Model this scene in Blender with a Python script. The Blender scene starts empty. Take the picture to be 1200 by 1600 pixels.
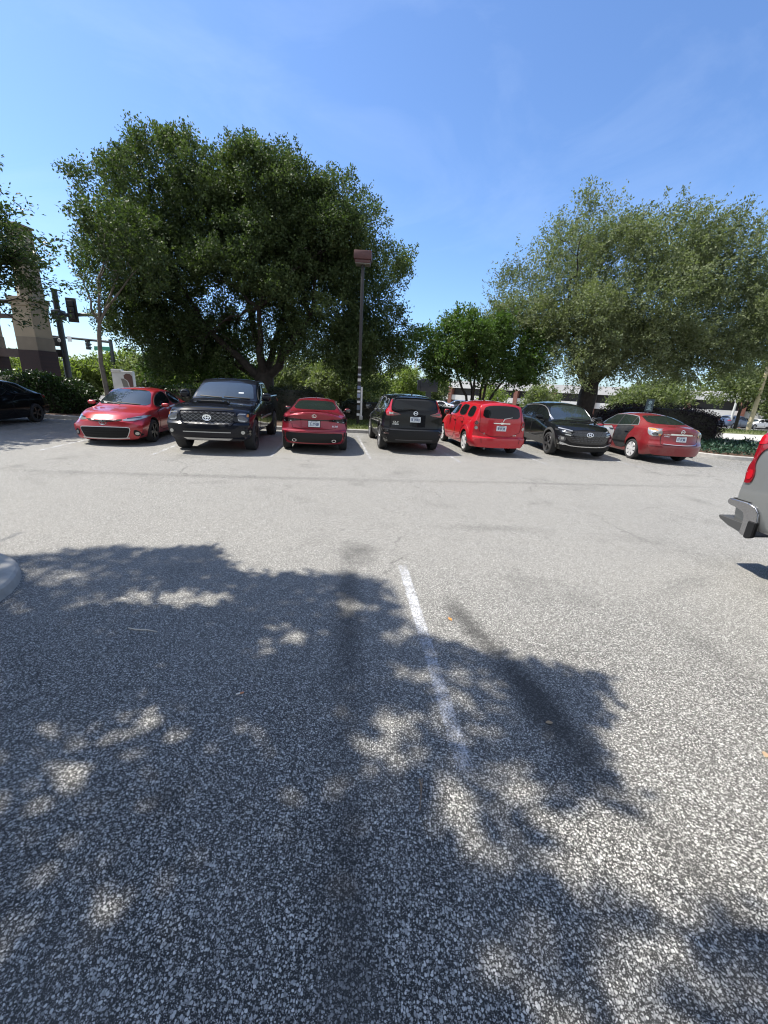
import bpy, bmesh, math, random
import numpy as np
from mathutils import Vector, Matrix
from mathutils.bvhtree import BVHTree
from mathutils.geometry import delaunay_2d_cdt

R = math.radians
scene = bpy.context.scene
COL = scene.collection
rng = np.random.default_rng(7)
random.seed(7)

# ------------------------------------------------------------------ basics
def link(o):
    COL.objects.link(o); return o

def tag(o, label=None, cat=None, group=None, kind=None):
    if label: o['label'] = label
    if cat: o['category'] = cat
    if group: o['group'] = group
    if kind: o['kind'] = kind
    return o

def empty(name, loc=(0, 0, 0), rz=0.0):
    o = link(bpy.data.objects.new(name, None))
    o.empty_display_size = 0.2
    o.location = loc; o.rotation_euler = (0, 0, rz)
    return o

def obj(name, verts, faces, mats=None, parent=None, smooth=True, sharp=35, mi=None):
    me = bpy.data.meshes.new(name)
    me.from_pydata([tuple(v) for v in verts], [], [tuple(f) for f in faces])
    return finish(name, me, mats, parent, smooth, sharp, mi)

def finish(name, me, mats=None, parent=None, smooth=True, sharp=35, mi=None):
    if mats is not None:
        for m in (mats if isinstance(mats, (list, tuple)) else [mats]):
            me.materials.append(m)
    if mi is not None:
        me.polygons.foreach_set('material_index', np.asarray(mi, dtype=np.int32))
    if smooth:
        me.polygons.foreach_set('use_smooth', [True] * len(me.polygons))
        if sharp: me.set_sharp_from_angle(angle=R(sharp))
    me.update()
    o = link(bpy.data.objects.new(name, me))
    if parent: o.parent = parent
    return o

def bm_obj(name, bm, mats, parent=None, smooth=True, sharp=35):
    me = bpy.data.meshes.new(name)
    bmesh.ops.recalc_face_normals(bm, faces=bm.faces)
    bm.to_mesh(me); bm.free()
    return finish(name, me, mats, parent, smooth, sharp)

def copy_tree(o, parent=None):
    c = o.copy(); COL.objects.link(c); c.parent = parent
    for ch in list(o.children): copy_tree(ch, c)
    return c

def bm_box(bm, x0, x1, y0, y1, z0, z1, bev=0.0, mat=None, mi=0):
    vs = [bm.verts.new((x, y, z)) for x in (x0, x1) for y in (y0, y1) for z in (z0, z1)]
    fs = [(0, 1, 3, 2), (4, 6, 7, 5), (0, 4, 5, 1), (2, 3, 7, 6), (0, 2, 6, 4), (1, 5, 7, 3)]
    faces = [bm.faces.new([vs[i] for i in f]) for f in fs]
    for f in faces: f.material_index = mi
    if bev > 0:
        es = list({e for f in faces for e in f.edges})
        r = bmesh.ops.bevel(bm, geom=es, offset=bev, segments=2, affect='EDGES', profile=0.5)
        for f in r['faces']: f.material_index = mi
        vs = list({v for f in r['faces'] for v in f.verts} | {v for v in vs if v.is_valid})
    if mat is not None:
        for v in vs: v.co = mat @ v.co
    return vs

def bm_tube(bm, pts, rad, n=8, cap=True, mi=0):
    pts = [Vector(p) for p in pts]
    if not isinstance(rad, (list, tuple)): rad = [rad] * len(pts)
    rings = []; up = Vector((0, 0, 1))
    d0 = (pts[1] - pts[0]).normalized()
    a = d0.cross(up)
    if a.length < 1e-3: a = d0.cross(Vector((1, 0, 0)))
    a.normalize()
    for i, p in enumerate(pts):
        d = (pts[min(i + 1, len(pts) - 1)] - pts[max(i - 1, 0)]).normalized()
        a = (a - d * a.dot(d)).normalized(); b = d.cross(a)
        rings.append([bm.verts.new(p + (a * math.cos(t) + b * math.sin(t)) * rad[i]) for t in [2 * math.pi * k / n for k in range(n)]])
    for r0, r1 in zip(rings, rings[1:]):
        for k in range(n):
            f = bm.faces.new((r0[k], r0[(k + 1) % n], r1[(k + 1) % n], r1[k])); f.material_index = mi
    if cap:
        f = bm.faces.new(rings[0][::-1]); f.material_index = mi
        f = bm.faces.new(rings[-1]); f.material_index = mi

def bm_lathe(bm, prof, n=32, axis='x', mi=0, close=False):
    """prof: list of (a, r): a along axis, r radius"""
    rings = []
    for a, r in prof:
        ring = []
        for k in range(n):
            t = 2 * math.pi * k / n
            c, s = r * math.cos(t), r * math.sin(t)
            ring.append(bm.verts.new((a, c, s) if axis == 'x' else (c, s, a)))
        rings.append(ring)
    pr = list(zip(rings, rings[1:])) + ([(rings[-1], rings[0])] if close else [])
    for r0, r1 in pr:
        for k in range(n):
            f = bm.faces.new((r0[k], r0[(k + 1) % n], r1[(k + 1) % n], r1[k])); f.material_index = mi
    return rings

# ------------------------------------------------------------------ materials
MAT = {}
def mat(name, color, rough=0.5, metal=0.0, coat=0.0, spec=0.5, bump=None, vary=None, trans=0.0, coat_rough=0.03):
    """bump=(scale, strength, distance); vary=(scale, amount) object-space colour variation"""
    if name in MAT: return MAT[name]
    m = bpy.data.materials.new(name); m.use_nodes = True
    nt = m.node_tree; b = nt.nodes['Principled BSDF']
    b.inputs['Base Color'].default_value = (*color, 1)
    b.inputs['Roughness'].default_value = rough
    b.inputs['Metallic'].default_value = metal
    b.inputs['Coat Weight'].default_value = coat
    b.inputs['Coat Roughness'].default_value = coat_rough
    b.inputs['Specular IOR Level'].default_value = spec
    tc = nt.nodes.new('ShaderNodeTexCoord')
    if vary:
        n = nt.nodes.new('ShaderNodeTexNoise'); n.inputs['Scale'].default_value = vary[0]; n.inputs['Detail'].default_value = 6
        nt.links.new(tc.outputs['Object'], n.inputs['Vector'])
        mr = nt.nodes.new('ShaderNodeMapRange'); mr.inputs[1].default_value = 0.3; mr.inputs[2].default_value = 0.7
        mr.inputs[3].default_value = 1 - vary[1]; mr.inputs[4].default_value = 1 + vary[1]
        nt.links.new(n.outputs['Fac'], mr.inputs[0])
        mx = nt.nodes.new('ShaderNodeVectorMath'); mx.operation = 'SCALE'; mx.inputs[0].default_value = color
        nt.links.new(mr.outputs[0], mx.inputs['Scale'])
        nt.links.new(mx.outputs[0], b.inputs['Base Color'])
    if bump:
        n = nt.nodes.new('ShaderNodeTexNoise'); n.inputs['Scale'].default_value = bump[0]; n.inputs['Detail'].default_value = 5
        nt.links.new(tc.outputs['Object'], n.inputs['Vector'])
        bp = nt.nodes.new('ShaderNodeBump'); bp.inputs['Strength'].default_value = bump[1]; bp.inputs['Distance'].default_value = bump[2]
        nt.links.new(n.outputs['Fac'], bp.inputs['Height']); nt.links.new(bp.outputs[0], b.inputs['Normal'])
    MAT[name] = m
    return m

def N(nt, t, **kw):
    n = nt.nodes.new(t)
    for k, v in kw.items(): setattr(n, k, v)
    return n

def ramp(nt, fac, stops, interp='LINEAR'):
    r = N(nt, 'ShaderNodeValToRGB'); r.color_ramp.interpolation = interp
    e = r.color_ramp.elements
    while len(e) < len(stops): e.new(0.5)
    for el, (p, c) in zip(e, stops):
        el.position = p; el.color = (*c, 1) if isinstance(c, (tuple, list)) else (c, c, c, 1)
    nt.links.new(fac, r.inputs[0])
    return r.outputs[0]

def math_n(nt, op, a, b=None, clamp=False):
    n = N(nt, 'ShaderNodeMath', operation=op, use_clamp=clamp)
    for i, v in enumerate((a, b)):
        if v is None: continue
        if isinstance(v, (int, float)): n.inputs[i].default_value = v
        else: nt.links.new(v, n.inputs[i])
    return n.outputs[0]

def mixc(nt, fac, a, b, blend='MIX'):
    n = N(nt, 'ShaderNodeMix', data_type='RGBA', blend_type=blend)
    for sock, v in ((n.inputs[0], fac), (n.inputs[6], a), (n.inputs[7], b)):
        if isinstance(v, (int, float)): sock.default_value = v
        elif isinstance(v, tuple): sock.default_value = (*v, 1)
        else: nt.links.new(v, sock)
    return n.outputs[2]

def noise(nt, vec, scale, detail=4, rough=0.55, dist=0.0):
    n = N(nt, 'ShaderNodeTexNoise'); n.inputs['Scale'].default_value = scale; n.inputs['Detail'].default_value = detail
    n.inputs['Roughness'].default_value = rough; n.inputs['Distortion'].default_value = dist
    if vec is not None: nt.links.new(vec, n.inputs['Vector'])
    return n.outputs['Fac']

def paint(name, color, flake=0.25, rough=0.32, dirt=0.25, spec=0.5, coat_ior=1.5):
    """car paint: base + clear coat, with road dust that roughens and lightens it in patches"""
    if name in MAT: return MAT[name]
    m = bpy.data.materials.new(name); m.use_nodes = True
    nt = m.node_tree; b = nt.nodes['Principled BSDF']
    tc = N(nt, 'ShaderNodeTexCoord')
    v = tc.outputs['Object']
    d = noise(nt, v, 3.5, 8, 0.65)
    df = ramp(nt, d, [(0.42, 0.0), (0.75, 1.0)])
    f2 = math_n(nt, 'MULTIPLY', df, dirt)
    c = mixc(nt, f2, color, (0.22, 0.2, 0.17))
    nt.links.new(c, b.inputs['Base Color'])
    b.inputs['Metallic'].default_value = flake
    b.inputs['Specular IOR Level'].default_value = spec
    b.inputs['Coat IOR'].default_value = coat_ior
    b.inputs['Roughness'].default_value = rough
    b.inputs['Coat Weight'].default_value = 1.0
    cr = math_n(nt, 'MULTIPLY_ADD', df, 0.06)
    cr.node.inputs[2].default_value = 0.03
    nt.links.new(cr, b.inputs['Coat Roughness'])
    # faint panel waviness
    bp = N(nt, 'ShaderNodeBump'); bp.inputs['Strength'].default_value = 0.04; bp.inputs['Distance'].default_value = 0.01
    nt.links.new(noise(nt, v, 2.2, 2), bp.inputs['Height']); nt.links.new(bp.outputs[0], b.inputs['Normal'])
    MAT[name] = m
    return m

def leaf_mat(name, c_dark, c_light, trans=0.35, rough=0.42):
    if name in MAT: return MAT[name]
    m = bpy.data.materials.new(name); m.use_nodes = True
    nt = m.node_tree; b = nt.nodes['Principled BSDF']; out = nt.nodes['Material Output']
    at = N(nt, 'ShaderNodeAttribute', attribute_name='tint')
    c = mixc(nt, at.outputs['Fac'], c_dark, c_light)
    nt.links.new(c, b.inputs['Base Color'])
    b.inputs['Roughness'].default_value = rough
    b.inputs['Specular IOR Level'].default_value = 0.28
    tr = N(nt, 'ShaderNodeBsdfTranslucent')
    c2 = mixc(nt, 1.0, c, (1.0, 1.15, 0.45), 'MULTIPLY')
    nt.links.new(c2, tr.inputs['Color'])
    ms = N(nt, 'ShaderNodeMixShader'); ms.inputs[0].default_value = trans
    nt.links.new(b.outputs[0], ms.inputs[1]); nt.links.new(tr.outputs[0], ms.inputs[2])
    nt.links.new(ms.outputs[0], out.inputs['Surface'])
    MAT[name] = m
    return m

M_black = mat('black_plastic', (0.009, 0.009, 0.0095), 0.55, spec=0.3)
M_gloss_black = mat('gloss_black', (0.008, 0.008, 0.009), 0.15, coat=0.6)
M_under = mat('underbody', (0.008, 0.008, 0.008), 0.9)
M_tyre = mat('tyre_rubber', (0.022, 0.022, 0.023), 0.8, bump=(60, 0.3, 0.004))
M_chrome = mat('chrome', (0.75, 0.75, 0.76), 0.12, metal=1.0)
M_alloy = mat('alloy', (0.55, 0.55, 0.56), 0.3, metal=0.85)
M_dalloy = mat('dark_alloy', (0.09, 0.09, 0.095), 0.35, metal=0.7)
M_black_alloy = mat('black_alloy', (0.012, 0.012, 0.013), 0.35, coat=0.3)
M_hubcap = mat('hubcap_silver', (0.62, 0.62, 0.63), 0.4, metal=0.3)
M_glass = mat('dark_window_glass', (0.008, 0.010, 0.011), 0.03, spec=0.38)
M_glass_green = mat('tinted_window_glass', (0.014, 0.02, 0.018), 0.04, spec=0.6)
M_glass_shield = mat('windshield_glass', (0.02, 0.027, 0.03), 0.03, spec=0.9, coat=0.6)
M_trim = mat('window_trim_rubber', (0.012, 0.012, 0.013), 0.5)
M_lens_clear = mat('clear_lens', (0.42, 0.42, 0.40), 0.12, metal=0.55, coat=1.0)
M_lens_smoke = mat('smoked_lens', (0.06, 0.06, 0.065), 0.12, metal=0.4, coat=1.0)
M_lens_red = mat('red_lens', (0.38, 0.012, 0.018), 0.12, coat=1.0)
M_lens_deep = mat('deep_red_lens', (0.20, 0.006, 0.012), 0.1, coat=1.0)
M_lens_bright = mat('bright_red_lens', (0.42, 0.008, 0.016), 0.1, coat=1.0)
M_lens_dred = mat('dark_red_lens', (0.045, 0.004, 0.006), 0.12, coat=1.0)
M_lens_black = mat('blackened_lens', (0.006, 0.003, 0.0035), 0.15, coat=.3, spec=.2)
M_lens_amber = mat('amber_lens', (0.6, 0.22, 0.04), 0.15, coat=1.0)
M_plate = mat('plate_white', (0.62, 0.66, 0.68), 0.45, vary=(40, 0.12))
M_plate_ink = mat('plate_ink', (0.03, 0.06, 0.16), 0.5)
M_seam = mat('panel_gap', (0.006, 0.006, 0.006), 0.9)
M_gray_plastic = mat('grey_plastic', (0.05, 0.05, 0.05), 0.55, bump=(200, 0.1, 0.002))
M_silver = mat('silver_trim', (0.5, 0.5, 0.5), 0.3, metal=0.8)
P_red_cor = paint('red_paint_metallic', (0.37, 0.016, 0.022), 0.3, dirt=0.06, coat_ior=1.45)
P_red_lex = paint('deep_red_paint', (0.235, 0.005, 0.018), 0.35, dirt=0.05, coat_ior=1.42)
P_red_hhr = paint('bright_red_paint', (0.42, 0.006, 0.015), 0.05, dirt=0.10, coat_ior=1.42, spec=0.3)
P_red_alt = paint('faded_red_paint', (0.20, 0.012, 0.017), 0.2, rough=0.45, dirt=0.16, coat_ior=1.42, spec=0.3)
P_black = paint('black_paint', (0.005, 0.0055, 0.007), 0.0, dirt=0.004, spec=0.05, coat_ior=1.33)
P_navy = paint('blue_black_paint', (0.006, 0.007, 0.012), 0.0, dirt=0.006, spec=0.05, coat_ior=1.35)
P_black_matt = paint('worn_black_paint', (0.016, 0.017, 0.02), 0.0, rough=0.5, dirt=0.15)
P_silver = paint('silver_grey_paint', (0.205, 0.215, 0.215), 0.45, dirt=0.12)
P_silver_door = paint('pale_silver_paint', (0.48, 0.48, 0.49), 0.4, dirt=0.2)

# ------------------------------------------------------------------ car kit
def pchip(pts, x):
    xs = np.array([p[0] for p in pts], float); ys = np.array([p[1] for p in pts], float)
    x = np.clip(np.asarray(x, float), xs[0], xs[-1])
    if len(xs) == 1: return np.full_like(x, ys[0])
    h = np.diff(xs); d = np.diff(ys) / h
    m = np.zeros_like(xs)
    for i in range(1, len(xs) - 1):
        if d[i - 1] * d[i] > 0:
            w1, w2 = 2 * h[i] + h[i - 1], h[i] + 2 * h[i - 1]
            m[i] = (w1 + w2) / (w1 / d[i - 1] + w2 / d[i])
    m[0], m[-1] = d[0], d[-1]
    i = np.clip(np.searchsorted(xs, x, side='right') - 1, 0, len(h) - 1)
    t = (x - xs[i]) / h[i]
    return ((1 + 2 * t) * (1 - t) ** 2 * ys[i] + t * (1 - t) ** 2 * h[i] * m[i]
            + t * t * (3 - 2 * t) * ys[i + 1] + t * t * (t - 1) * h[i] * m[i + 1])

def chaikin(p, it=2, closed=False):
    p = np.asarray(p, float)
    for _ in range(it):
        if closed:
            q = np.roll(p, -1, axis=0)
            out = np.empty((2 * len(p), p.shape[1])); out[0::2] = .75 * p + .25 * q; out[1::2] = .25 * p + .75 * q
        else:
            a, b = p[:-1], p[1:]
            out = np.empty((2 * len(a), p.shape[1])); out[0::2] = .75 * a + .25 * b; out[1::2] = .25 * a + .75 * b
            out = np.vstack([p[:1], out, p[-1:]])
        p = out
    return p

class Car:
    """A car built round its origin (ground, mid-length): +y forward, +x its right side. Profile curves use y measured from the rear bumper."""
    def __init__(self, name, spec, loc, rz, label, cat, group=None):
        self.s = spec; self.L = spec['L']
        self.root = empty(name, loc, rz); tag(self.root, label, cat, group)
        self.build_body()

    def Y(self, y): return y - self.L / 2

    def build_body(self):
        s, L = self.s, self.L
        keys = sorted({p[0] for k in ('zt', 'ze', 'we', 'zB', 'wb') for p in s[k]})
        ys = sorted(set(list(np.linspace(0, L, s.get('ns', 80))) + keys))
        ys2 = [ys[0]]
        for y in ys[1:]:
            if y - ys2[-1] > 0.012: ys2.append(y)
        ys2[-1] = L
        ys = np.array(ys2)
        c = {k: pchip(s[k], ys) for k in ('zb', 'ws', 'wm', 'zm', 'wb', 'zB', 'we', 'ze', 'zt')}
        rings = []
        for i in range(len(ys)):
            zb, ws, wm, zm, wb, zB, we, ze, zt = (c[k][i] for k in ('zb', 'ws', 'wm', 'zm', 'wb', 'zB', 'we', 'ze', 'zt'))
            ze = max(ze, zB + 0.012); zt = max(zt, ze + 0.006)
            hg = ze - zB; gb = wb - 0.03 - we
            P = [(0, zb), (ws * .6, zb), (ws - .04, zb), (ws, zb + .05),
                 (ws + (wm - ws) * .65, zb + .05 + (zm - zb - .05) * .5), (wm, zm - .03), (wm - (wm - wb) * .05, zm + .04),
                 (wm - (wm - wb) * .45, zm + (zB - zm) * .6), (wb, zB - .015), (wb - .02, zB + .06 * hg),
                 (we + gb * .5 + .02 * min(1, hg / .4), zB + .5 * hg), (we + gb * .12, ze - .12 * hg), (we - .01, ze)]
            for t in (.1, .3, .6, 1.0):
                P.append((we * (1 - t), ze + (zt - ze) * (1 - (1 - t) ** 2.2)))
            rings.append(chaikin(P, 2))
        rings = np.array(rings); nj = rings.shape[1]
        verts, faces = [], []
        idx = {}
        for i in range(len(ys)):
            for j in range(nj):
                x, z = rings[i, j]
                idx[(i, j, 1)] = len(verts); verts.append([x, ys[i], z])
                idx[(i, j, -1)] = len(verts); verts.append([-x, ys[i], z])
        for i in range(len(ys) - 1):
            for j in range(nj - 1):
                faces.append((idx[i, j, 1], idx[i, j + 1, 1], idx[i + 1, j + 1, 1], idx[i + 1, j, 1]))
                faces.append((idx[i, j, -1], idx[i + 1, j, -1], idx[i + 1, j + 1, -1], idx[i, j + 1, -1]))
        m = 16
        for i, yy in ((0, 0.0), (len(ys) - 1, L)):
            base = len(verts)
            for j in range(nj):
                x, z = rings[i, j]
                for k in range(m + 1): verts.append([x * (-1 + 2 * k / m), yy, z])
            for j in range(nj - 1):
                for k in range(m):
                    a = base + j * (m + 1) + k
                    faces.append((a, a + 1, a + m + 2, a + m + 1))
        V = np.array(verts)
        W = max(p[1] for p in s['wm'])
        for end in ('front', 'rear'):
            k, p, d = s[end + '_plan']; prof = s.get(end + '_prof', [(0, 0), (3, 0)])
            yy = V[:, 1] if end == 'rear' else L - V[:, 1]
            f = np.clip(1 - yy / d, 0, 1); f = f * f * (3 - 2 * f)
            sh = f * (k * (np.abs(V[:, 0]) / W) ** p) + np.clip(1 - yy / 0.5, 0, 1) ** 1.5 * pchip(prof, V[:, 2])
            V[:, 1] += sh if end == 'rear' else -sh
        V[:, 1] -= L / 2
        bm = bmesh.new()
        bv = [bm.verts.new(v) for v in V]
        for f in faces:
            try: bm.faces.new([bv[i] for i in f])
            except ValueError: pass
        bmesh.ops.remove_doubles(bm, verts=bm.verts, dist=0.0008)
        bmesh.ops.dissolve_degenerate(bm, dist=0.0004, edges=bm.edges)
        bmesh.ops.recalc_face_normals(bm, faces=bm.faces)
        self.bvh = BVHTree.FromBMesh(bm)
        for f in bm.faces:
            if f.normal.z < -0.75: f.material_index = 1
        me = bpy.data.meshes.new('body'); bm.to_mesh(me); bm.free()
        me.materials.append(s['paint']); me.materials.append(M_under)
        # wheel arches (and the bed of a pickup) cut out
        cb = bmesh.new()
        R_, ra = s['R'], s['Ra']
        for ya in s['axles']:
            for sx in (-1, 1):
                x0, x1 = (W + .2, W - .30) if sx > 0 else (-W - .2, -W + .30)
                n = 40; rr = []
                for xx in (x0, x1):
                    rr.append([cb.verts.new((xx, self.Y(ya) + ra * math.cos(2 * math.pi * k / n), R_ + .02 + ra * math.sin(2 * math.pi * k / n))) for k in range(n)])
                for k in range(n): cb.faces.new((rr[0][k], rr[0][(k + 1) % n], rr[1][(k + 1) % n], rr[1][k]))
                cb.faces.new(rr[0]); cb.faces.new(rr[1][::-1])
        if 'bed' in s:
            y0, y1, hw, zf = s['bed']
            bm_box(cb, -hw, hw, self.Y(y0), self.Y(y1), zf, 3)
        bmesh.ops.recalc_face_normals(cb, faces=cb.faces)
        for f in cb.faces: f.material_index = 1
        cm = bpy.data.meshes.new('cutter'); cb.to_mesh(cm); cb.free()
        cm.materials.append(s['paint']); cm.materials.append(M_under)
        tmp = link(bpy.data.objects.new('body', me)); cut = link(bpy.data.objects.new('cutter', cm))
        mod = tmp.modifiers.new('cut', 'BOOLEAN'); mod.operation = 'DIFFERENCE'; mod.object = cut; mod.solver = 'EXACT'; mod.material_mode = 'INDEX'
        dg = bpy.context.evaluated_depsgraph_get()
        res = bpy.data.meshes.new_from_object(tmp.evaluated_get(dg))
        bpy.data.objects.remove(tmp); bpy.data.objects.remove(cut)
        res.name = 'body'
        finish('body', res, None, self.root, True, 32)

    # --- projection helpers
    def cast(self, view, u, v):
        if view == 'right': o, d = (4, u, v), (-1, 0, 0)
        elif view == 'left': o, d = (-4, u, v), (1, 0, 0)
        elif view == 'front': o, d = (u, 9, v), (0, -1, 0)
        elif view == 'rear': o, d = (u, -9, v), (0, 1, 0)
        else: o, d = (u, v, 9), (0, 0, -1)
        loc, nor, i, dist = self.bvh.ray_cast(Vector(o), Vector(d))
        if loc is None: return None
        if nor.dot(Vector(d)) > 0: nor = -nor
        return loc, nor

    def project(self, name, view, P2, F2, material, off, parent, depth=0.02, smooth=True):
        """push a flat 2-D mesh onto the body surface, raised by off and given a rim going back to it"""
        hits = [self.cast(view, p[0], p[1]) for p in P2]
        ok = [f for f in F2 if all(hits[i] is not None for i in f)]
        if not ok: return None
        used = sorted({i for f in ok for i in f}); mp = {i: k for k, i in enumerate(used)}
        nors = {i: Vector() for i in used}
        top = [hits[i][0] for i in used]
        # smooth normals from the patch itself
        tmp = [Vector() for _ in used]
        for f in ok:
            a, b, c = (top[mp[i]] for i in f[:3]); n = (b - a).cross(c - a)
            if n.dot(hits[f[0]][1]) < 0: n = -n
            for i in f: tmp[mp[i]] += n
        tmp = [(n.normalized() if n.length > 1e-9 else hits[used[k]][1]) for k, n in enumerate(tmp)]
        V = [top[k] + tmp[k] * off for k in range(len(used))]
        F = []
        for f in ok:
            g = [mp[i] for i in f]
            a, b, c = (V[i] for i in g[:3])
            if (b - a).cross(c - a).dot(tmp[g[0]]) < 0: g = g[::-1]
            F.append(g)
        ec = {}
        for g in F:
            for a, b in zip(g, g[1:] + g[:1]): ec[(a, b)] = 1
        back = {}
        for (a, b) in list(ec):
            if (b, a) not in ec:
                for i in (a, b):
                    if i not in back:
                        back[i] = len(V); V.append(top[i] - tmp[i] * depth)
                F.append([b, a, back[a], back[b]])
        return obj(name, V, F, material, parent or self.root, smooth, 40)

    def patch(self, name, view, poly, material, off=0.005, rnd=0, parent=None, res=0.045, mirror=False, depth=0.02, holes=None):
        poly = np.asarray(poly, float).copy()
        if view in ('left', 'right', 'top') :
            k = 0 if view != 'top' else 1
            poly[:, k] = poly[:, k] - self.L / 2
        if rnd: poly = chaikin(poly, rnd, True)
        pts = []
        for a, b in zip(poly, np.roll(poly, -1, axis=0)):
            n = max(1, int(np.linalg.norm(b - a) / res))
            for t in range(n): pts.append(a + (b - a) * t / n)
        B = len(pts)
        edges = [(i, (i + 1) % B) for i in range(B)]
        x0, y0 = poly.min(0); x1, y1 = poly.max(0)
        P = np.array(pts)
        for gx in np.arange(x0 + res / 2, x1, res):
            for gy in np.arange(y0 + res / 2, y1, res):
                ins = False; j = B - 1
                d = np.min(np.hypot(P[:, 0] - gx, P[:, 1] - gy))
                if d < res * .4: continue
                xi, yi = P[:, 0], P[:, 1]; xj, yj = np.roll(xi, 1), np.roll(yi, 1)
                with np.errstate(divide='ignore', invalid='ignore'):
                    cr = ((yi > gy) != (yj > gy)) & (gx < (xj - xi) * (gy - yi) / (yj - yi) + xi)
                if cr.sum() % 2: pts.append(np.array([gx, gy]))
        r = delaunay_2d_cdt([Vector((p[0], p[1])) for p in pts], edges, [], 1, 1e-5)
        P2 = [(v.x, v.y) for v in r[0]]; F2 = [list(f) for f in r[2]]
        out = []
        views = [view]
        if mirror:
            if view in ('left', 'right'): views = ['left', 'right']
            else: views = [view, view + '-']
        for vw in views:
            q = P2
            if vw.endswith('-'): q = [(-a, b) for a, b in P2]; vw = vw[:-1]
            out.append(self.project(name, vw, q, F2, material, off, parent, depth))
        return out if mirror else out[0]

    def strip(self, name, view, path, width, material, off=0.006, closed=False, rnd=0, parent=None, mirror=False, res=0.04):
        p = np.asarray(path, float).copy()
        if view in ('left', 'right'): p[:, 0] -= self.L / 2
        if view == 'top': p[:, 1] -= self.L / 2
        if rnd: p = chaikin(p, rnd, closed)
        q = []
        seg = list(zip(p, np.roll(p, -1, axis=0))) if closed else list(zip(p[:-1], p[1:]))
        for a, b in seg:
            n = max(1, int(np.linalg.norm(b - a) / res))
            for t in range(n): q.append(a + (b - a) * t / n)
        if not closed: q.append(p[-1])
        q = np.array(q); n = len(q)
        P2, F2 = [], []
        for i in range(n):
            a = q[(i - 1) % n] if (closed or i > 0) else q[i]; b = q[(i + 1) % n] if (closed or i < n - 1) else q[i]
            d = b - a; d = d / (np.linalg.norm(d) + 1e-9); nn = np.array([-d[1], d[0]])
            w = width / 2
            P2 += [tuple(q[i] + nn * w), tuple(q[i] - nn * w)]
        for i in range(n if closed else n - 1):
            k = (i + 1) % n
            F2.append([2 * i, 2 * i + 1, 2 * k + 1, 2 * k])
        views = [view]
        if mirror: views = ['left', 'right'] if view in ('left', 'right') else [view, view + '-']
        out = []
        for vw in views:
            qq = P2
            if vw.endswith('-'): qq = [(-a, b) for a, b in P2]; vw = vw[:-1]
            out.append(self.project(name, vw, qq, F2, material, off, parent, 0.01))
        return out if mirror else out[0]

    def multistrip(self, name, view, paths, width, material, off=0.008, parent=None):
        """several thin strokes (an emblem, lettering) as one mesh on the surface"""
        P2, F2 = [], []
        for path, closed in paths:
            q = np.asarray(path, float); n = len(q); b0 = len(P2)
            for i in range(n):
                a = q[(i - 1) % n] if (closed or i > 0) else q[i]; b = q[(i + 1) % n] if (closed or i < n - 1) else q[i]
                d = b - a; d = d / (np.linalg.norm(d) + 1e-9); nn = np.array([-d[1], d[0]]) * width / 2
                P2 += [tuple(q[i] + nn), tuple(q[i] - nn)]
            for i in range(n if closed else n - 1):
                k = (i + 1) % n
                F2.append([b0 + 2 * i, b0 + 2 * i + 1, b0 + 2 * k + 1, b0 + 2 * k])
        if view == 'rear': pass
        return self.project(name, view, P2, F2, material, off, parent, 0.012)

    def text(self, name, view, body, size, x, z, material, off=0.008, parent=None, flip=False):
        cu = bpy.data.curves.new('lettering', 'FONT'); cu.body = body; cu.size = size; cu.align_x = 'CENTER'; cu.align_y = 'CENTER'; cu.resolution_u = 3
        o = link(bpy.data.objects.new('lettering', cu))
        dg = bpy.context.evaluated_depsgraph_get()
        me = bpy.data.meshes.new_from_object(o.evaluated_get(dg))
        bpy.data.objects.remove(o)
        sgn = -1 if view in ('front', 'left') else 1
        P2 = [(x + sgn * v.co.x, z + v.co.y) for v in me.vertices]; F2 = [list(p.vertices) for p in me.polygons]
        bpy.data.meshes.remove(me)
        return self.project(name, view, P2, F2, material, off, parent, 0.004, False)

    # --- components
    def windows(self, polys, glass=M_glass, trim=0.018, rnd=2, names=None, trim_mat=M_trim):
        for k, poly in enumerate(polys):
            p = np.asarray(poly, float)
            for o in self.patch('side_window', 'left', p, glass, 0.006, rnd, mirror=True): pass
            if trim:
                for sd in ('left', 'right'):
                    self.strip('window_trim', sd, chaikin(p, rnd, True), trim, trim_mat, 0.009, True, 0)

    def wheel_set(self, width, track, style, rim_mat, n=5, rim_r=0.72, dark=None):
        s = self.s; R_ = s['R']; w = width / 2
        root = self.root
        bm = bmesh.new()
        ri = R_ * rim_r
        bm_lathe(bm, [(-w * .8, ri), (-w, ri + .02), (-w, R_ - .05), (-w * .86, R_ - .012), (-w * .4, R_), (w * .4, R_), (w * .86, R_ - .012),
                      (w, R_ - .05), (w * .98, ri + .02), (w * .8, ri), (w * .6, ri - .01), (-w * .6, ri - .01)], 40, close=True)
        tyre = bm_obj('wheel', bm, M_tyre, root, True, 40)
        bm = bmesh.new()
        # barrel, lip, back disc
        bm_lathe(bm, [(w * .82, ri + .004), (w * .9, ri - .002), (w * .82, ri - .022), (w * .3, ri - .03), (-w * .5, ri - .03)], 36, mi=0)
        r0 = bm_lathe(bm, [(w * .18, ri - .03), (w * .15, .02)], 36, mi=1)
        f = bm.faces.new(r0[1]); f.material_index = 1
        hub = .075
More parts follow.
